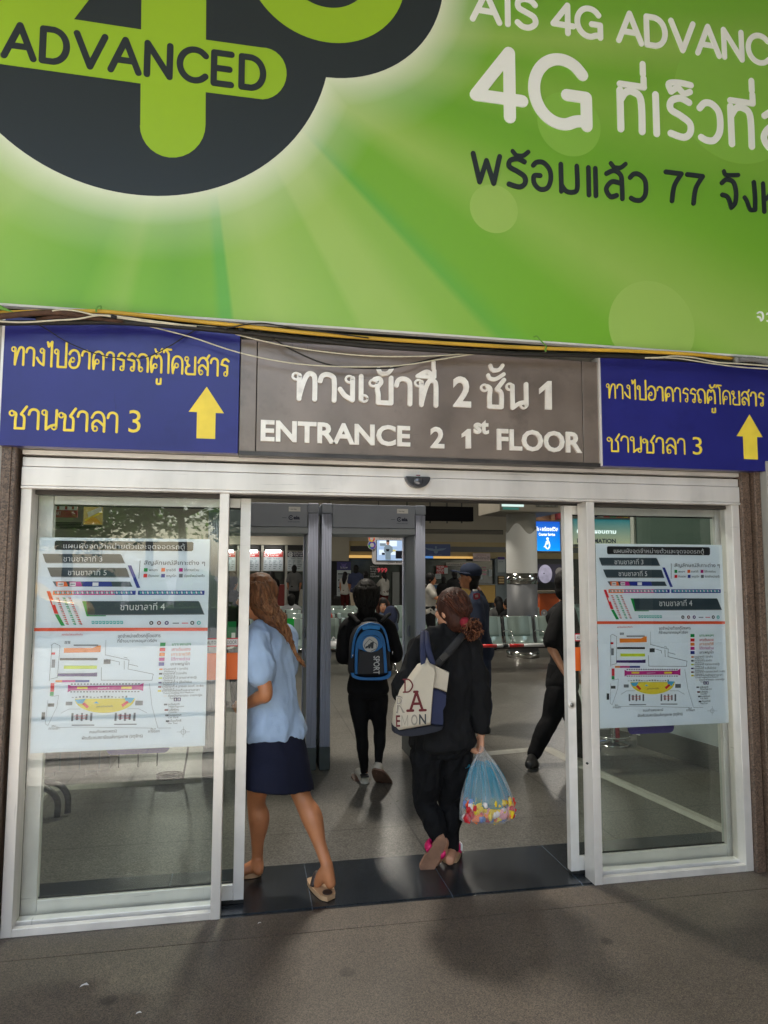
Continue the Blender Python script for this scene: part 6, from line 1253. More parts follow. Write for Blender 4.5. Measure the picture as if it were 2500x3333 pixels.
b = MB(); p = PY(1424, 2016, 3.93); b.ell(p, (.006, .006, .006), M_chr); b.ell(p-V((0, 0, .012)), (.004, .004, .005), M_chr); b.build('earring', bw)
M_pink = mat('pink_strap', rgb(215, 30, 100), .5); M_soleg = mat('worn_sole', rgb(146, 108, 86), .8, var=.25, scale=12)
b = MB(); h_, t_ = PY(1449, 2722, 3.865), PY(1378, 2846, 3.905); d = (t_-h_).normalized(); u = d.cross(V((0, -1, 0))).normalized(); P = []
for i in range(28):
    s = i/14 if i < 14 else 2-i/14; sg = 1 if i < 14 else -1; P.append(lerp(h_, t_, s)+u*sg*(.031+.012*math.sin(s*3.0-.6))*min(1, math.sin(math.pi*(.04+.92*s))*2.4))
b.add(P+[p+V((0, .018, .004)) for p in P], [tuple(range(28)), tuple(range(55, 27, -1))]+[(i, (i+1) % 28, (i+1) % 28+28, i+28) for i in range(28)], M_soleg)
s1 = b.build('sandal', bw)
b = MB(); c = lerp(h_, t_, .42); b.tube([c-u*.045+V((0, -.002, 0)), c-u*.052+V((0, .045, .02)), c+V((0, .08, .03)), c+u*.046+V((0, .04, .01)), c+u*.042], .013, M_pink, 8, 4, flat=(d, 1.9)); b.build('strap', s1)
b = MB(); h_, t_ = PZ(1464, 2813, .004), PZ(1472, 2752, .004); slab(b, h_, t_, .1, M_sand, .026); s1 = b.build('sandal', bw)
b = MB(); c = lerp(h_, t_, .45); b.tube([c+V((-.045, 0, .02)), c+V((-.03, 0, .08)), c+V((.03, .0, .08)), c+V((.05, -.01, .02))], .013, M_pink, 8, 4, flat=((0, 1, 0), 2)); b.obox(c+V((.052, -.03, .06)), V((.003, 0, 0)), V((0, .02, .0)), V((0, 0, .02)), M_wht); b.build('strap', s1)

# ---- guard in police navy with a cap
J = jj(dict(hd=(1527, 1882, 7.0), nk=(1552, 1932, 7.0), pel=(1560, 2125, 7.0), sL=(1545, 1958, 6.84), sR=(1552, 1952, 7.18), eL=(1562, 2035, 6.78), wL=(1535, 2090, 6.85), eR=(1530, 2040, 7.22), wR=(1510, 2085, 7.1), hL=(1562, 2150, 6.92), hR=(1556, 2150, 7.08), kL=(1572, 2262, 6.95), aL=(1578, 2362, 6.98), kR=(1548, 2258, 7.12), aR=(1545, 2352, 7.15)))
for s in 'LR': J['t'+s] = J['a'+s]+V((-.16, .08, -.05)); J['t'+s].z = .035
fg = (-.88, .45, .12)
gd = human('uniformed guard in navy with cap looking up to the left', J, (-.85, .52, 0), ff=fg, k=1.02, sk=M_sk, top=M_cpol, sleeve=.95, hem=.06, loose=.022, bottom=M_cpol, tight=.02, shoe=M_bfr, vox=.013, wr=.006)
f, s, u = face_axes(fg); M = Matrix((s, f, u)).transposed(); c = J['hd']
B = MB(); cap_hair(B, c, fg, M_hairk, 1.0, .03, .006); B.blend('hair', M_hairk, gd, .012, 2)
b = MB(); b.ell(c+u*.078-f*.012, (.098, .118, .088), M_cpol, M, 24, 12); b.tube([c+u*.04-s*.02-f*.1, c+u*.045+s*.09, c+u*.045+f*.1, c+u*.045-s*.09, c+u*.04+s*.02-f*.1], .016, M_cpol, 8, 5); b.tube([c+u*.045-s*.085+f*.05, c+u*.06+f*.17, c+u*.045+s*.085+f*.05], [.02, .03, .02], M_cpol, 10, 5, flat=(u, .28)); b.obox(c+u*.055+f*.14, s*.065, f*.055, u*.007, M_cpol); b.build('cap', gd)
b = MB(); q = lambda x, y: PY(1230+x/3.19, 1850+y/3.19, 6.755)
b.poly([q(990, 262), q(1030, 256), q(1062, 262), q(1058, 310), q(1025, 325), q(992, 318)], mat('badge_red', rgb(150, 20, 50), .6)); b.poly([V((p.x, p.y-.002, p.z)) for p in (q(1008, 275), q(1040, 272), q(1042, 300), q(1010, 303))], mat('badge_gold', rgb(170, 150, 150), .5))
b.build('shoulder_badge', gd)
b = MB(); [b.obox(PY(1230+1010/3.19, 1850+y/3.19, 6.80), V((.022, 0, 0)), V((0, .01, 0)), V((0, 0, .005)), M_wp) for y in (222, 232)]; b.build('rank_stripes', gd)

# ---- man in black walking right, half hidden by the right leaf
J = jj(dict(hd=(1842, 1905, 5.95), nk=(1838, 1972, 5.95), pel=(1832, 2225, 5.9), sL=(1800, 2005, 6.05), sR=(1822, 2005, 5.78), eR=(1794, 2105, 5.72), wR=(1836, 2186, 5.62), eL=(1850, 2110, 6.1), wL=(1880, 2190, 6.05), hL=(1840, 2255, 6.0), hR=(1820, 2255, 5.82), kR=(1790, 2345, 5.8), aR=(1734, 2462, 5.76), kL=(1880, 2370, 6.0), aL=(1905, 2500, 5.95)))
J['tR'] = PZ(1728, 2488, .035)+V((.06, .05, 0)); J['heelR'] = PZ(1722, 2490, .05); J['tL'] = J['aL']+V((.16, .08, 0)); J['tL'].z = .03
wk = human('man in black with bare forearm striding right, half hidden by the right door leaf', J, (.8, .6, 0), ff=(.75, .65, 0), k=1.0, sk=M_sk2, top=M_cbk, sleeve=.55, hem=.06, loose=.024, bottom=M_cbk2, tight=.02, shoe=M_bfr, vox=.012)
B = MB(); cap_hair(B, J['hd'], (.75, .65, 0), M_hairk, 1.02, .03, .015); B.blend('hair', M_hairk, wk, .011, 2, .004, 25)
b = MB(); p = PY(1640+415/3.16, 1900+300/3.16, 5.7); ring2(b, p.x, p.z, .012, .03, p.y, mat('emblem_grey', rgb(150, 150, 155), .6), n=18); disc2(b, p.x, p.z, .01, p.y, M_wp, n=10); b.build('shirt_emblem', wk)

# ---- everyone farther inside
GP = 'people waiting in the hall'
def far_person(label, px, py, Y, fv, top, bottom, hair='short', hm=None, sk=None, sit=False, k=1., sleeve=.5, arm=0, vox=.02, face=False):
    c = PY(px, py, Y); fv = V((*fv, 0)).normalized(); sv = fv.cross(UPV)
    z = c.z; tz = .47 if sit else z*.545
    if sit: tz = max(.44, z-.66*k)
    k *= (1. if sit else z/1.5); J = dict(hd=c, nk=c-UPV*.135*k-fv*.02*k); J['pel'] = V((c.x, c.y, tz+.02))-fv*.03*k
    s_ = J['nk']-UPV*.065*k
    for q, g in (('L', -1), ('R', 1)):
        J['s'+q] = s_+sv*g*.165*k; up = arm and g == (1 if arm > 0 else -1)
        J['e'+q] = J['s'+q]+sv*g*.05*k-UPV*(.26 if not up else .17)*k+fv*(.02 if not up else .14)*k
        J['w'+q] = J['e'+q]-UPV*(.22 if not up else .03)*k+fv*(.08 if not up else .2)*k-sv*g*(.03 if not up else .08)*k
        J['h'+q] = J['pel']+sv*g*.085*k-UPV*.05*k
        if sit: J['k'+q] = J['h'+q]+fv*.4*k-UPV*.0; J['a'+q] = J['k'+q]+fv*.02; J['a'+q].z = .08
        else: J['k'+q] = lerp(J['h'+q], V((J['h'+q].x, J['h'+q].y, .08)), .47)+fv*(.03+.03*g)*k; J['a'+q] = V((J['h'+q].x, J['h'+q].y, .08))+fv*.05*g*k
        J['t'+q] = J['a'+q]+fv*.15*k-UPV*.045
    t = human(label, J, fv, k=k, sk=sk or M_sk, top=top, sleeve=sleeve, hem=.06, bottom=bottom, shoe=M_bfr, vox=vox, group=GP, showface=face, wr=.004)
    B = MB(); hm = hm or M_hairk; cap_hair(B, c, fv, hm, k*1.02, .03, .016)
    if hair == 'long': B.limb([c-fv*.06*k, c-fv*.1*k-UPV*.15*k, c-fv*.1*k-UPV*.33*k], [.085*k, .1*k, .06*k], hm)
    if hair == 'bun': B.ell(c-fv*.12*k+UPV*.05*k, (.05*k, .05*k, .05*k), hm)
    if hair == 'tail': B.limb([c-fv*.1*k, c-fv*.14*k-UPV*.1*k, c-fv*.11*k-UPV*.28*k], [.04*k, .035*k, .015*k], hm)
    B.blend('hair', hm, t, vox*.8, 2); return t
c_ = lambda n, *a: cloth(n, rgb(*a))
Wt, Gy, Bg, Rd, Ch, Bs = c_('white', 165, 161, 154), c_('grey', 92, 92, 92), c_('beige', 175, 160, 140), c_('dark_red', 62, 16, 14), c_('check', 135, 137, 140), c_('slate_blue', 52, 58, 82)
far_person('man in grey T-shirt with dark backpack standing at ticket booth 18', 958, 1853, 26.6, (.1, 1), Gy, M_cbk, k=.98)
far_person('person with long black hair in black at ticket booth 17', 886, 1872, 25.4, (0, 1), M_cbk, M_cbk, 'long', arm=1, sleeve=1)
far_person('dark haired person queueing just above the long auburn hair', 853, 1878, 23.5, (.2, 1), Bs, M_cbk)
far_person('person in pale checked shirt seated with back turned beside the left detector', 948, 1953, 15.9, (0, 1), Ch, M_cbk, sit=True, arm=0)
far_person('woman in sleeveless white top and long red skirt walking by the information stand', 1124, 1872, 26, (.5, .85), Wt, Rd, 'long', sleeve=.1, k=.95)
far_person('man in slate blue shirt with backpack at the dark ticket window', 1159, 1853, 24.5, (.3, 1), Bs, Bg, k=1.)
far_person('dark haired woman with round bun in front of the lit red number', 1191, 1873, 22.5, (.2, 1), M_cbk, M_cbk, 'bun', k=.97)
far_person('woman with ponytail in cream blouse and red trousers under the red number 999', 1249, 1874, 25, (-.5, .85), Wt, Rd, 'tail', k=.95, arm=-1, sleeve=.9)
far_person('boy in white T-shirt standing sideways right of the right detector', 1404, 1886, 13.6, (.85, -.4), Wt, M_cbk, arm=1, vox=.016, face=True, k=.97)
far_person('person in black leaning at the counter behind the boy in white', 1444, 1888, 22, (.3, 1), M_cbk, M_cbk, arm=1, sleeve=1)
far_person('person in black at the counter just left of the guard face', 1479, 1872, 21, (0, 1), M_cbk, M_cbk, arm=1, sleeve=1)
far_person('person with bushy black hair and grey top seated behind the front benches', 1621, 1962, 14.5, (-.2, 1), Gy, M_cbk, 'long', sit=True, vox=.016)
far_person('person in black T-shirt with arm stretched over a seat beside the round column', 1652, 1968, 13.9, (-.6, .8), M_cbk, M_cbk, sit=True, arm=-1, vox=.016)
far_person('person in black T-shirt standing behind the gap beside the left mullion', 752, 1898, 8.8, (.6, .8), M_cbk, M_cbk, vox=.016, k=.97)
sw_ = far_person('seated woman facing the door with long dark hair and a grey striped top', 1246, 1972, 11.45, (-.15, -1), c_('stripe', 90, 100, 120), M_cbk, 'none', sit=True, vox=.012, face=True, sk=M_sk2, k=.98)
B = MB(); c = PY(1246, 1972, 11.45)
for q in (-1, 1): B.limb([c+V((q*.035, .0, .11)), c+V((q*.085, -.01, .03)), c+V((q*.09, -.03, -.12)), c+V((q*.1, -.05, -.26))], [.03, .035, .032, .018], M_hairb, 4)
B.blend('hair_sides', M_hairb, sw_, .01, 2)
b = MB(); p = PY(1272, 2003, 11.25); b.ell(p, (.12, .09, .16), Bs, nu=18, nv=12); b.tube([p+V((.06, -.06, .14)), p+V((.12, -.07, .02)), p+V((.11, -.03, -.12))], .014, M_bfr, 8, 4); b.build('rucksack', label='small dark blue rucksack on the lap of the seated woman', cat='backpack')
# ------------------------------------------------------------------ bags
# backpack with SPORT lettering
YK = 5.20
kz = lambda x, y: (PY(1050+x/2.95, 1850+y/2.95, YK).x, PY(1050+x/2.95, 1850+y/2.95, YK).z)
M_pkb = mat('pack_black', (.014, .014, .018), .6, bump=.2, bscale=200); M_pkl = mat('pack_blue', rgb(28, 104, 168), .5, var=.12, scale=12, bump=.15, bscale=150); M_pkc = mat('pack_light_blue', rgb(40, 130, 200), .45, var=.2, scale=14); M_sil = mat('silver_print', rgb(190, 190, 186), .5)
bk = thing('backpack', 'blue and black backpack with white round logo and SPORT lettering on the walking person', 'backpack', (*[kz(460, 1070)[0], YK], kz(460, 1070)[1]))
OUT = crom([kz(*q) for q in ((272, 1000), (276, 860), (284, 740), (306, 640), (355, 556), (460, 516), (565, 540), (616, 620), (640, 740), (652, 860), (658, 1000), (640, 1050), (560, 1072), (460, 1076), (350, 1070), (288, 1046), (272, 1000))], 3)[:-1]
b = MB(); cx_ = sum(p[0] for p in OUT)/len(OUT); cz_ = sum(p[1] for p in OUT)/len(OUT); vs = []; N = len(OUT); prof = ((0.8, -.03), (.93, -.018), (1.0, .0), (1.02, .05), (1.0, .15), (.92, .17))
for s, dy in prof: vs += [(cx_+(p[0]-cx_)*s, YK+.02+dy, cz_+(p[1]-cz_)*s) for p in OUT]
b.add(vs, [(i*N+j, i*N+(j+1) % N, (i+1)*N+(j+1) % N, (i+1)*N+j) for i in range(5) for j in range(N)]+[tuple(range(N)), tuple(range(6*N-1, 5*N-1, -1))], M_pkb, True); b.build('main_body', bk)
def band(name, outer, inner, m, dy):
    A = crom([kz(*q) for q in outer], 5); C = crom([kz(*q) for q in inner], 5); n = len(A)
    b = MB(); vs = [(p[0], YK-.016-dy, p[1]) for p in A]+[(p[0], YK-.014-dy, p[1]) for p in C]+[(p[0], YK+.02, p[1]) for p in A]+[(p[0], YK+.0, p[1]) for p in C]
    b.add(vs, [(i, i+1, n+i+1, n+i) for i in range(n-1)]+[(i, 2*n+i, 2*n+i+1, i+1) for i in range(n-1)]+[(n+i, n+i+1, 3*n+i+1, 3*n+i) for i in range(n-1)], m, False); b.build(name, bk)
band('blue_side_band', ((276, 860), (286, 740), (308, 645), (357, 562), (460, 522), (562, 545), (612, 624), (636, 740), (648, 800)), ((292, 850), (303, 740), (324, 655), (368, 580), (460, 540), (552, 562), (596, 634), (618, 740), (628, 790)), M_pkl, 0)
band('blue_arch', ((306, 1010), (308, 800), (326, 690), (380, 610), (460, 588), (545, 606), (592, 690), (604, 800), (618, 1000)), ((330, 1010), (336, 800), (356, 715), (398, 655), (460, 640), (528, 652), (566, 715), (578, 800), (590, 1000)), M_pkl, .004)
band('base_trim', ((272, 1000), (284, 1040), (350, 1066), (460, 1070), (570, 1066), (640, 1044), (658, 985)), ((300, 1000), (306, 1020), (360, 1040), (460, 1046), (560, 1040), (622, 1018), (630, 985)), M_pkl, .002)
b = MB(); b.prism([kz(*q) for q in ((376, 560), (460, 543), (550, 552), (546, 588), (460, 578), (386, 592))], YK-.02, YK, M_pkc); b.build('top_panel', bk)
b = MB(); b.prism([kz(*q) for q in crom(((346, 770), (352, 715), (398, 660), (460, 644), (526, 656), (564, 715), (568, 755)), 4)+[(520, 790), (460, 803), (400, 792)]], YK-.022, YK, M_pkl); b.build('pocket_yoke', bk)
b = MB(); b.prism([kz(*q) for q in ((346, 776), (400, 798), (460, 809), (520, 796), (570, 762), (586, 1005), (334, 1012))], YK-.0205, YK, M_pkb); b.build('pocket_front', bk)
b = MB(); c = kz(455, 726); r_ = kz(527, 726)[0]-c[0]; b.prism([(c[0]+r_*math.cos(R(a)), c[1]+r_*math.sin(R(a))) for a in range(0, 360, 10)], YK-.026, YK-.01, M_sil)
for P in ([kz(395, 735), kz(445, 675), kz(515, 725), kz(515, 765), kz(460, 792)], [kz(395, 735), kz(405, 765)]): stroke(b, P, .006, YK-.0265, YK-.0265, K['a'], 1)
for i in range(3): b.poly([(p[0], YK-.0292, p[1]) for p in (kz(405+i*28, 765), kz(424+i*28, 765), kz(424+i*24+14, 735-i*18), kz(440+i*6-30+i*14, 745-i*17))], K['d'])
b.build('round_logo', bk)
T = MB(); font(T, 'SPORT', 0, 0, 1., 0, M_sil, fat=.02); x1 = max(v[0] for v in T.v); z1_ = max(v[2] for v in T.v); a, c = kz(486, 838), kz(543, 1012); b = MB()
b.add([(a[0]+(v[2]/z1_)*(c[0]-a[0]), YK-.0235, a[1]+(v[0]/x1)*(c[1]-a[1])) for v in T.v], T.f, M_sil); b.build('sport_lettering', bk)
for P in ([(350, 530), (315, 490), (280, 458), (262, 446)], [(560, 520), (596, 484), (626, 452), (640, 444)]):
    b = MB(); n = len(P); b.tube([PY(1050+q[0]/2.95, 1850+q[1]/2.95, (5.27, 5.34, 5.40, 5.45)[i]) for i, q in enumerate(P)], .02, M_cbk2, 8, 4, flat=((0, 1, .6), .25)); b.build('shoulder_strap', bk)
b = MB(); b.tube([PY(1050+x/2.95, 1850+y/2.95, 5.3) for x, y in ((400, 525), (410, 490), (500, 488), (512, 522))], .011, M_pkb, 8, 4); b.build('grab_handle', bk)
for x, y in ((290, 820), (318, 940), (672, 795), (682, 935)):
    b = MB(); p = PY(1050+x/2.95, 1850+y/2.95, YK-.01); b.tube([p, p-V((.002, .004, .022))], .0045, M_chr, 6); b.build('zip_pull', bk)

# canvas tote bag: lettering copied, the printed cartoon left out
YTt = 3.70
tz = lambda x, y, Y=YTt: PY(1230+x/3.19, 1850+y/3.19, Y)
M_can = mat('canvas', rgb(196, 186, 168), .85, var=.08, scale=6, bump=.15, bscale=180); M_tnv = mat('tote_navy', (.02, .026, .07), .8, var=.1, scale=8); M_tdk = mat('tote_base', (.014, .016, .026), .8); M_mar = mat('maroon_print', rgb(98, 24, 30), .7); M_otl = mat('grey_print', rgb(140, 132, 124), .7)
tb = thing('tote_bag', 'cream canvas tote bag with maroon letters and navy base hanging behind the woman in black', 'tote bag', tz(420, 1700))
def pouch(name, front, m, dy, th, sag=.02):
    F = [tz(*q) for q in front]; n = len(F); c = sum(F, V((0, 0, 0)))/n; b = MB()
    vs = []
    for s, y in ((.9, -sag), (.97, -sag*.6), (1., 0), (1., th*.6), (.94, th)): vs += [(c.x+(p.x-c.x)*s, p.y+dy+y, c.z+(p.z-c.z)*s) for p in F]
    b.add(vs, [(i*n+j, i*n+(j+1) % n, (i+1)*n+(j+1) % n, (i+1)*n+j) for i in range(4) for j in range(n)]+[tuple(range(n)), tuple(range(5*n-1, 4*n-1, -1))], m, True); return b.build(name, tb, sharp=True)
pouch('canvas_front', [(455, 1000), (490, 985), (515, 935), (540, 985), (585, 1005), (600, 1060), (590, 1150), (574, 1250), (560, 1430), (546, 1622), (380, 1652), (205, 1682), (172, 1640), (182, 1500), (215, 1400), (255, 1290), (320, 1190), (385, 1095)], M_can, 0, .09)
pouch('canvas_side', [(582, 1003), (640, 1035), (700, 1062), (755, 1086), (742, 1190), (728, 1296), (640, 1262), (572, 1246)], M_can, .035, .06)
pouch('navy_side', [(570, 1252), (640, 1266), (722, 1304), (716, 1420), (684, 1480), (690, 1600), (684, 1645), (600, 1640), (546, 1628), (556, 1440)], M_tnv, .03, .07)
pouch('dark_base', [(166, 1640), (205, 1686), (380, 1658), (546, 1632), (688, 1640), (676, 1672), (600, 1700), (470, 1728), (345, 1746), (230, 1738), (172, 1712)], M_tdk, .01, .1)
for P in ([(470, 668, 3.84), (468, 800, 3.76), (470, 900, 3.73), (478, 1010, 3.705)], [(500, 672, 3.84), (520, 820, 3.75), (545, 920, 3.74), (570, 1000, 3.73)]):
    b = MB(); b.tube([tz(*q) for q in P], .018, M_tnv, 8, 5, flat=((0, 1, .1), .22)); b.build('handle', tb)
def tlt(name, s, x0, x1, y0, y1, m, serif=True, outline=False):
    a, c = tz(x0, y1, YTt-.021), tz(x1, y0, YTt-.021); b = MB(); w, h = c.x-a.x, c.z-a.z
    if s == 'M':
        for dx in (0, .045):
            for P in ([(.1+dx, 0), (.1+dx, 1)], [(.1+dx, 1), (.5, .1+dx)], [(.5, .1+dx), (.9-dx, 1)], [(.9-dx, 1), (.9-dx, 0)]): stroke(b, [(a.x+p[0]*w, a.z+p[1]*h) for p in P], w*.03, YTt-.0215, YTt-.0215, m, 1)
    elif s in 'RAD' and not outline:
        G = {'A': [[(.18, 0), (.5, 1)], [(.5, 1), (.82, 0)], [(.3, .36), (.7, .36)], [(.02, 0), (.32, 0)], [(.68, 0), (.98, 0)], [(.38, 1), (.55, 1)]], 'D': [[(.2, 0), (.2, 1)], [(.2, 1), (.6, .95), (.9, .5), (.6, .05), (.2, 0)], [(.05, 0), (.3, 0)], [(.05, 1), (.3, 1)]]}[s]
        for P in G: stroke(b, [(a.x+p[0]*w, a.z+p[1]*h) for p in P], w*.13, YTt-.0215, YTt-.0215, m, 4)
    else:
        font(b, s, a.x, a.z, h/.69, YTt-.022, m, fit=w, fat=.0015 if not outline else .0012)
        if outline: font(b, s, a.x+w*.03, a.z+h*.03, h/.69*.94, YTt-.0228, M_can, fit=w*.94, fat=-.0035)
    b.build(name, tb)
tlt('letter', 'A', 302, 498, 1278, 1478, M_mar); tlt('letter', 'D', 258, 372, 1150, 1285, M_mar); tlt('letter', 'R', 188, 280, 1322, 1500, M_otl, outline=True)
for s, x0, x1, m, o in (('E', 188, 232, M_mar, False), ('M', 238, 320, M_otl, True), ('O', 345, 412, M_otl, True), ('N', 428, 500, K['d'], False)): tlt('letter', s, x0, x1, 1510+(500-x0)*.05, 1612+(500-x0)*.1, m, outline=o)
# crossbody strap
b = MB(); Q = [tz(*q) for q in ((880, 700, 3.86), (840, 745, 3.80), (760, 840, 3.795), (680, 930, 3.80), (610, 1010, 3.80))]; b.tube(Q, .026, mat('strap_webbing', (.02, .02, .022), .7, bump=.2, bscale=200), 8, 5, flat=((0, 1, .3), .2)); b.obox(tz(690, 915, 3.785), V((.018, 0, .014)), V((0, .004, 0)), V((-.01, 0, .012)), M_bfr); b.build('crossbody_strap', label='wide black crossbody bag strap slanting over the back of the woman in black', cat='bag strap')

# plastic carrier with sweets
YB2 = 3.90
def plastic(name, col, a, tr):
    m = bpy.data.materials.new(name); m.use_nodes = True; n = m.node_tree; L = n.links.new; p = n.nodes['Principled BSDF']; o = n.nodes['Material Output']
    p.inputs['Base Color'].default_value = (*col, 1); p.inputs['Roughness'].default_value = .22
    tp = n.nodes.new('ShaderNodeBsdfTransparent'); tl = n.nodes.new('ShaderNodeBsdfTranslucent'); tl.inputs[0].default_value = (*col, 1); m1 = n.nodes.new('ShaderNodeMixShader'); m1.inputs[0].default_value = tr; m2 = n.nodes.new('ShaderNodeMixShader')
    L(p.outputs[0], m1.inputs[1]); L(tl.outputs[0], m1.inputs[2]); lw = n.nodes.new('ShaderNodeLayerWeight'); lw.inputs[0].default_value = .35; mr = n.nodes.new('ShaderNodeMapRange'); mr.inputs[3].default_value = a; mr.inputs[4].default_value = min(1, a+.5); L(lw.outputs['Facing'], mr.inputs[0])
    L(mr.outputs[0], m2.inputs[0]); L(tp.outputs[0], m2.inputs[1]); L(m1.outputs[0], m2.inputs[2]); L(m2.outputs[0], o.inputs[0]); return m
M_clr = plastic('clear_plastic', (.84, .86, .88), .16, .35); M_cyn = plastic('cyan_plastic', rgb(74, 166, 196), .5, .4)
bz = lambda x, y: PY(1230+x/3.19, 2350+y/3.19, YB2)
def sack(name, rows, m, parent, pleat=.12, seed=1, dep=.5, n=72):
    rnd = random.Random(seed); ph = [rnd.uniform(0, 6.28) for _ in range(6)]; vs = []
    for (xl, xr, y, amp) in rows:
        A, B2 = bz(xl, y), bz(xr, y); c = (A+B2)/2; w = (B2-A).length/2
        for j in range(n):
            a = 2*math.pi*j/n; q = 1+amp*pleat*(math.sin(11*a+ph[0])+.7*math.sin(17*a+ph[1])+.5*math.sin(5*a+ph[2]))
            vs.append((c.x+w*math.cos(a)*q, YB2+w*dep*math.sin(a)*q, c.z+.006*math.sin(3*a+ph[3])))
    r_ = len(rows); b = MB(); b.add(vs, [(i*n+j, i*n+(j+1) % n, (i+1)*n+(j+1) % n, (i+1)*n+j) for i in range(r_-1) for j in range(n)]+[tuple((r_-1)*n+j for j in range(n))], m, True); return b.build(name, parent)
cb = thing('plastic_bag', 'thin clear plastic carrier full of coloured sweets held low in the right hand', 'plastic bag', bz(1140, 1015))
rws = [(1062, 1092, 255, .3), (1052, 1112, 300, .6), (1025, 1140, 340, 1.2), (985, 1200, 420, 1.3), (950, 1255, 510, 1.2), (920, 1310, 610, 1.), (890, 1355, 710, .8), (868, 1395, 820, .5), (858, 1420, 920, .35), (862, 1424, 985, .3), (900, 1390, 1015, .3), (960, 1300, 1022, .3)]
sack('clear_film', rws, M_clr, cb, .10, 1)
sack('cyan_inner_bag', [(1030, 1130, 410, 1.2), (960, 1220, 470, 1.4), (935, 1280, 580, 1.2), (912, 1325, 690, 1.), (893, 1360, 790, .8), (890, 1375, 850, .5), (900, 1360, 870, .3)], M_cyn, cb, .09, 4)
b = MB(); b.tube([bz(935, 470), bz(925, 440), bz(940, 430)], [.016, .014, .004], M_cyn, 8, 3, flat=((0, 1, 0), .3)); b.build('corner_tuft', cb)
b = MB(); rnd = random.Random(11); cols = [mat('sweet_'+n_, c, .4) for n_, c in (('red', rgb(200, 24, 36)), ('yellow', rgb(238, 205, 30)), ('white', rgb(238, 228, 225)), ('orange', rgb(235, 120, 50)), ('pink', rgb(235, 165, 170)), ('blue', rgb(110, 140, 200)))]
for i in range(150):
    x = rnd.uniform(900, 1380); y = rnd.uniform(800, 985); e = rnd.uniform(-1, 1); p = bz(x, y); w = .075*math.sqrt(max(.05, 1-((x-1140)/285)**2)); p.y = YB2-w*rnd.uniform(.1, .8)
    u_ = (x-880)/520; wt = [3 if u_ < .2 or u_ > .9 else .4, 3 if y < 900 and .2 < u_ < .65 or u_ > .6 else .8, 2 if .3 < u_ < .8 else 1, .8, .8, 1.2 if y > 930 else .3]
    c = rnd.choices(cols, wt)[0]; ax = V((rnd.uniform(-1, 1), rnd.uniform(-.4, .4), rnd.uniform(-1, 1))).normalized(); rt = ax.to_track_quat('X', 'Z').to_matrix()
    if i % 3: b.ell(p, (rnd.uniform(.022, .036), .014, rnd.uniform(.016, .024)), c, rt, 7, 4)
    else: b.obox(p, rt @ V((rnd.uniform(.02, .03), 0, 0)), rt @ V((0, .008, 0)), rt @ V((0, 0, rnd.uniform(.014, .02))), c)
b.build('wrapped_sweets', label='red, yellow and white wrapped sweets filling the bottom of the plastic bag', cat='sweets', kind='stuff')
# ------------------------------------------------------------------ outside, behind the viewer: seen mirrored in the glass
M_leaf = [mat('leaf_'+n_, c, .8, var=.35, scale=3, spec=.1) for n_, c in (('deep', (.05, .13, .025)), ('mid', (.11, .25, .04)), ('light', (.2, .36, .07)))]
for m in M_leaf:
    n = m.node_tree; L = n.links.new; pb = n.nodes['Principled BSDF']; tl = n.nodes.new('ShaderNodeBsdfTranslucent'); mx = n.nodes.new('ShaderNodeMixShader'); mx.inputs[0].default_value = .5
    L(pb.inputs['Base Color'].links[0].from_socket, tl.inputs[0]); L(pb.outputs[0], mx.inputs[1]); L(tl.outputs[0], mx.inputs[2]); L(mx.outputs[0], n.nodes['Material Output'].inputs[0])
M_bark = mat('bark', (.07, .05, .035), .9, var=.3, scale=8, bump=.4)
def leaves(b, c, rad, n, size, rnd):
    for i in range(n):
        d = V((rnd.gauss(0, 1), rnd.gauss(0, 1), rnd.gauss(0, 1))).normalized()*(rnd.random()**.45); p = V((c[0]+d.x*rad[0], c[1]+d.y*rad[1], c[2]+d.z*rad[2]))
        a = V((rnd.uniform(-1, 1), rnd.uniform(-1, 1), rnd.uniform(-.6, .6))).normalized(); e = a.cross(V((rnd.uniform(-1, 1), rnd.uniform(-1, 1), rnd.uniform(-1, 1)))).normalized(); s = size*rnd.uniform(.6, 1.3)
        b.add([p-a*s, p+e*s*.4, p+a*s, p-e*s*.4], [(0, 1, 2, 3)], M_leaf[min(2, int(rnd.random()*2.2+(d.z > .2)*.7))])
def tree(label, x, y, h, w, seed):
    rnd = random.Random(seed); t = thing('tree', label, 'tree', (x, y, 0), 'trees across the forecourt')
    b = MB(); b.limb([(x, y, -.1), (x+.1, y, h*.25), (x-.05, y+.1, h*.45)], [.22, .17, .12], M_bark)
    cl = []
    for i in range(9):
        a = rnd.uniform(0, 6.28); r_ = w*rnd.uniform(.25, .75); c = (x+r_*math.cos(a), y+r_*math.sin(a), h*rnd.uniform(.42, .92)); cl.append(c); b.limb([(x-.05, y+.1, h*.42), (x+(c[0]-x)*.5, y+(c[1]-y)*.5, h*.5), c], [.09, .05, .02], M_bark, 2, 6)
    b.build('trunk', t)
    b = MB()
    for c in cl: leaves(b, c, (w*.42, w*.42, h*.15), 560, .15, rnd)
    b.build('crown', t)
for i, (x, y, h, w) in enumerate(((-9.5, -21, 8.5, 3.6), (-6.2, -18, 7.5, 3.2), (-2.6, -20, 8.8, 3.6), (1.2, -18, 7.8, 3.2), (5.5, -21, 8.5, 3.6), (-14, -19, 8, 3.6), (10.5, -19, 8.2, 3.6), (-4.5, -25, 10, 4.2), (3, -26, 10, 4.2))):
    tree('bushy tree across the forecourt, only mirrored, ' + ('third from its left', 'between the clipped bushes and the hedge', 'behind the round bushes', 'straight behind the viewer', 'right of the viewer', 'at its far left', 'at its far right', 'tall, in the back row left', 'tall, in the back row right')[i], x, y, h, w, i)
rnd = random.Random(77)
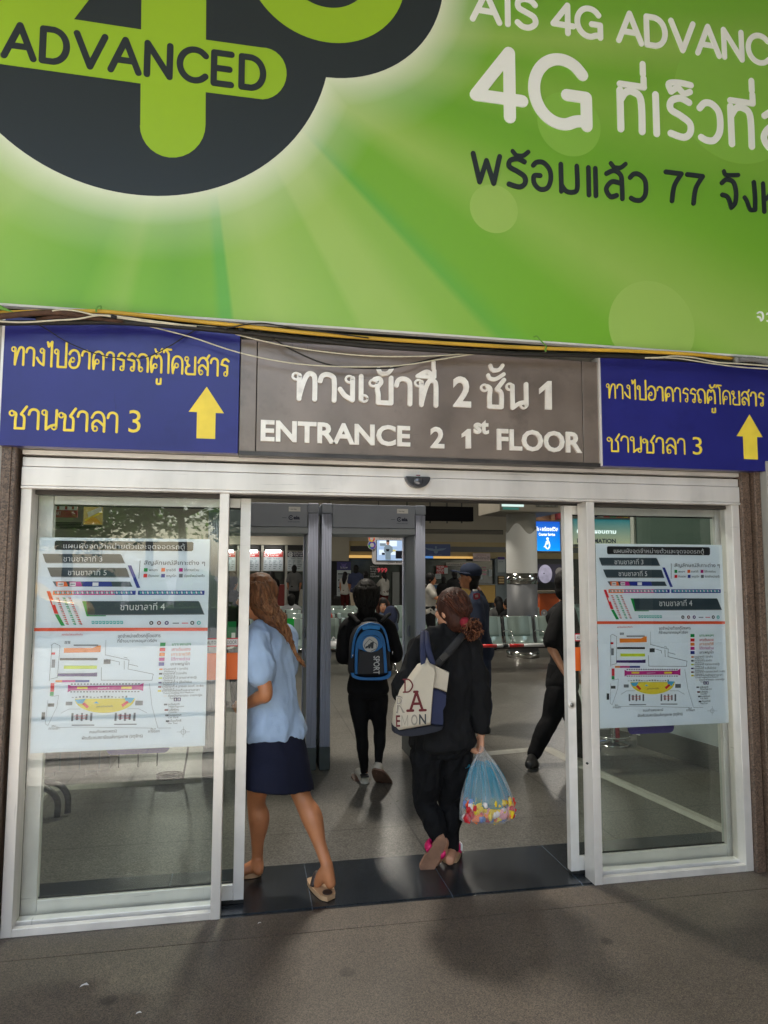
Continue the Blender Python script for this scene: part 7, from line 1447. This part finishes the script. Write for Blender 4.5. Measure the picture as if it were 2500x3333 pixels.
b = MB(); b.box(-12, 5, -15.3, -14.5, -.05, .55, M_leaf[0])
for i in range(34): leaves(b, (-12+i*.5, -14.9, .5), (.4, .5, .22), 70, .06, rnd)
b.build('hedge', label='low clipped hedge along the far edge of the forecourt, mirrored in the glass', cat='hedge')
for i, x in enumerate((-4.6, -3.2, -1.6)):
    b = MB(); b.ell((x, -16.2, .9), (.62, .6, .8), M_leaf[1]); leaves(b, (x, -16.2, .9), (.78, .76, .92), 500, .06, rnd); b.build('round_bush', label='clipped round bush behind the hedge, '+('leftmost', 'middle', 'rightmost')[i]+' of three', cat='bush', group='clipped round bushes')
t = thing('parked_car', 'yellow and white taxi parked on the forecourt, mirrored in the left pane', 'car', (-6.3, -12.6, 0)); x0, y0 = -8.4, -13.4
M_taxi = mat('taxi_yellow', (.6, .33, .03), .25, .1); M_cwin = mat('car_window', (.02, .025, .03), .08)
b = MB(); pr = [(0, .35), (.05, .68), (.25, .78), (.95, .86), (1.5, 1.32), (2.7, 1.36), (3.35, .93), (4.05, .84), (4.2, .6), (4.18, .32)]; b.prism([(x0+x, z) for x, z in pr], y0, y0+1.65, M_taxi); b.build('body', t, bevel=.08)
b = MB()
for pts in ([(1.12, .9), (1.56, 1.27), (2.05, 1.3), (2.05, .9)], [(2.12, .9), (2.12, 1.3), (2.66, 1.31), (3.2, .93)]):
    for yy in (y0-.01, y0+1.65): b.prism([(x0+x, z) for x, z in pts], yy, yy+.01, M_cwin)
b.build('side_window', t)
for x in (.85, 3.3):
    for yy in (y0+.02, y0+1.45):
        b = MB(); b.cyl((x0+x, yy, .31), (x0+x, yy+.18, .31), .31, M_ruber, 24); b.cyl((x0+x, yy-.005, .31), (x0+x, yy+.185, .31), .18, M_lamp, 18); b.build('wheel', t)
b = MB(); b.box(x0+1.9, x0+2.25, y0+.55, y0+1.1, 1.37, 1.5, M_wp); b.build('roof_sign', t, bevel=.02)

t = thing('added_dark_wall', 'made-up dark wall with pale pilasters, added to shade the right of the forecourt, mirrored in the glass', 'building', (8, -7.5, 0)); M_addwall = mat('added_wall_dark', (.05, .048, .045), .6, var=.3, scale=2)  # invented wall, put in to darken the mirrored right side
b = MB(); b.box(2.6, 20, -8, -7.7, 0, 5.72, M_addwall); b.box(2.6, 2.9, -11, -8, 0, 5.72, M_addwall); b.build('wall', t)
for x in (2.7, 3.9, 5.0, 6.2, 9, 12): b = MB(); b.box(x, x+.22, -7.699, -7.5, 0, 5.7, M_wall); b.build('pilaster', t)
for x in (5.4, 7, 10): b = MB(); b.box(x, x+1., -7.699, -7.66, .9, 2.6, M_cwin); b.build('window', t)
b = MB(); b.box(13.5, 13.7, -8, Y0-.3, 0, 5.72, M_addwall); b.build('side_wall', t)
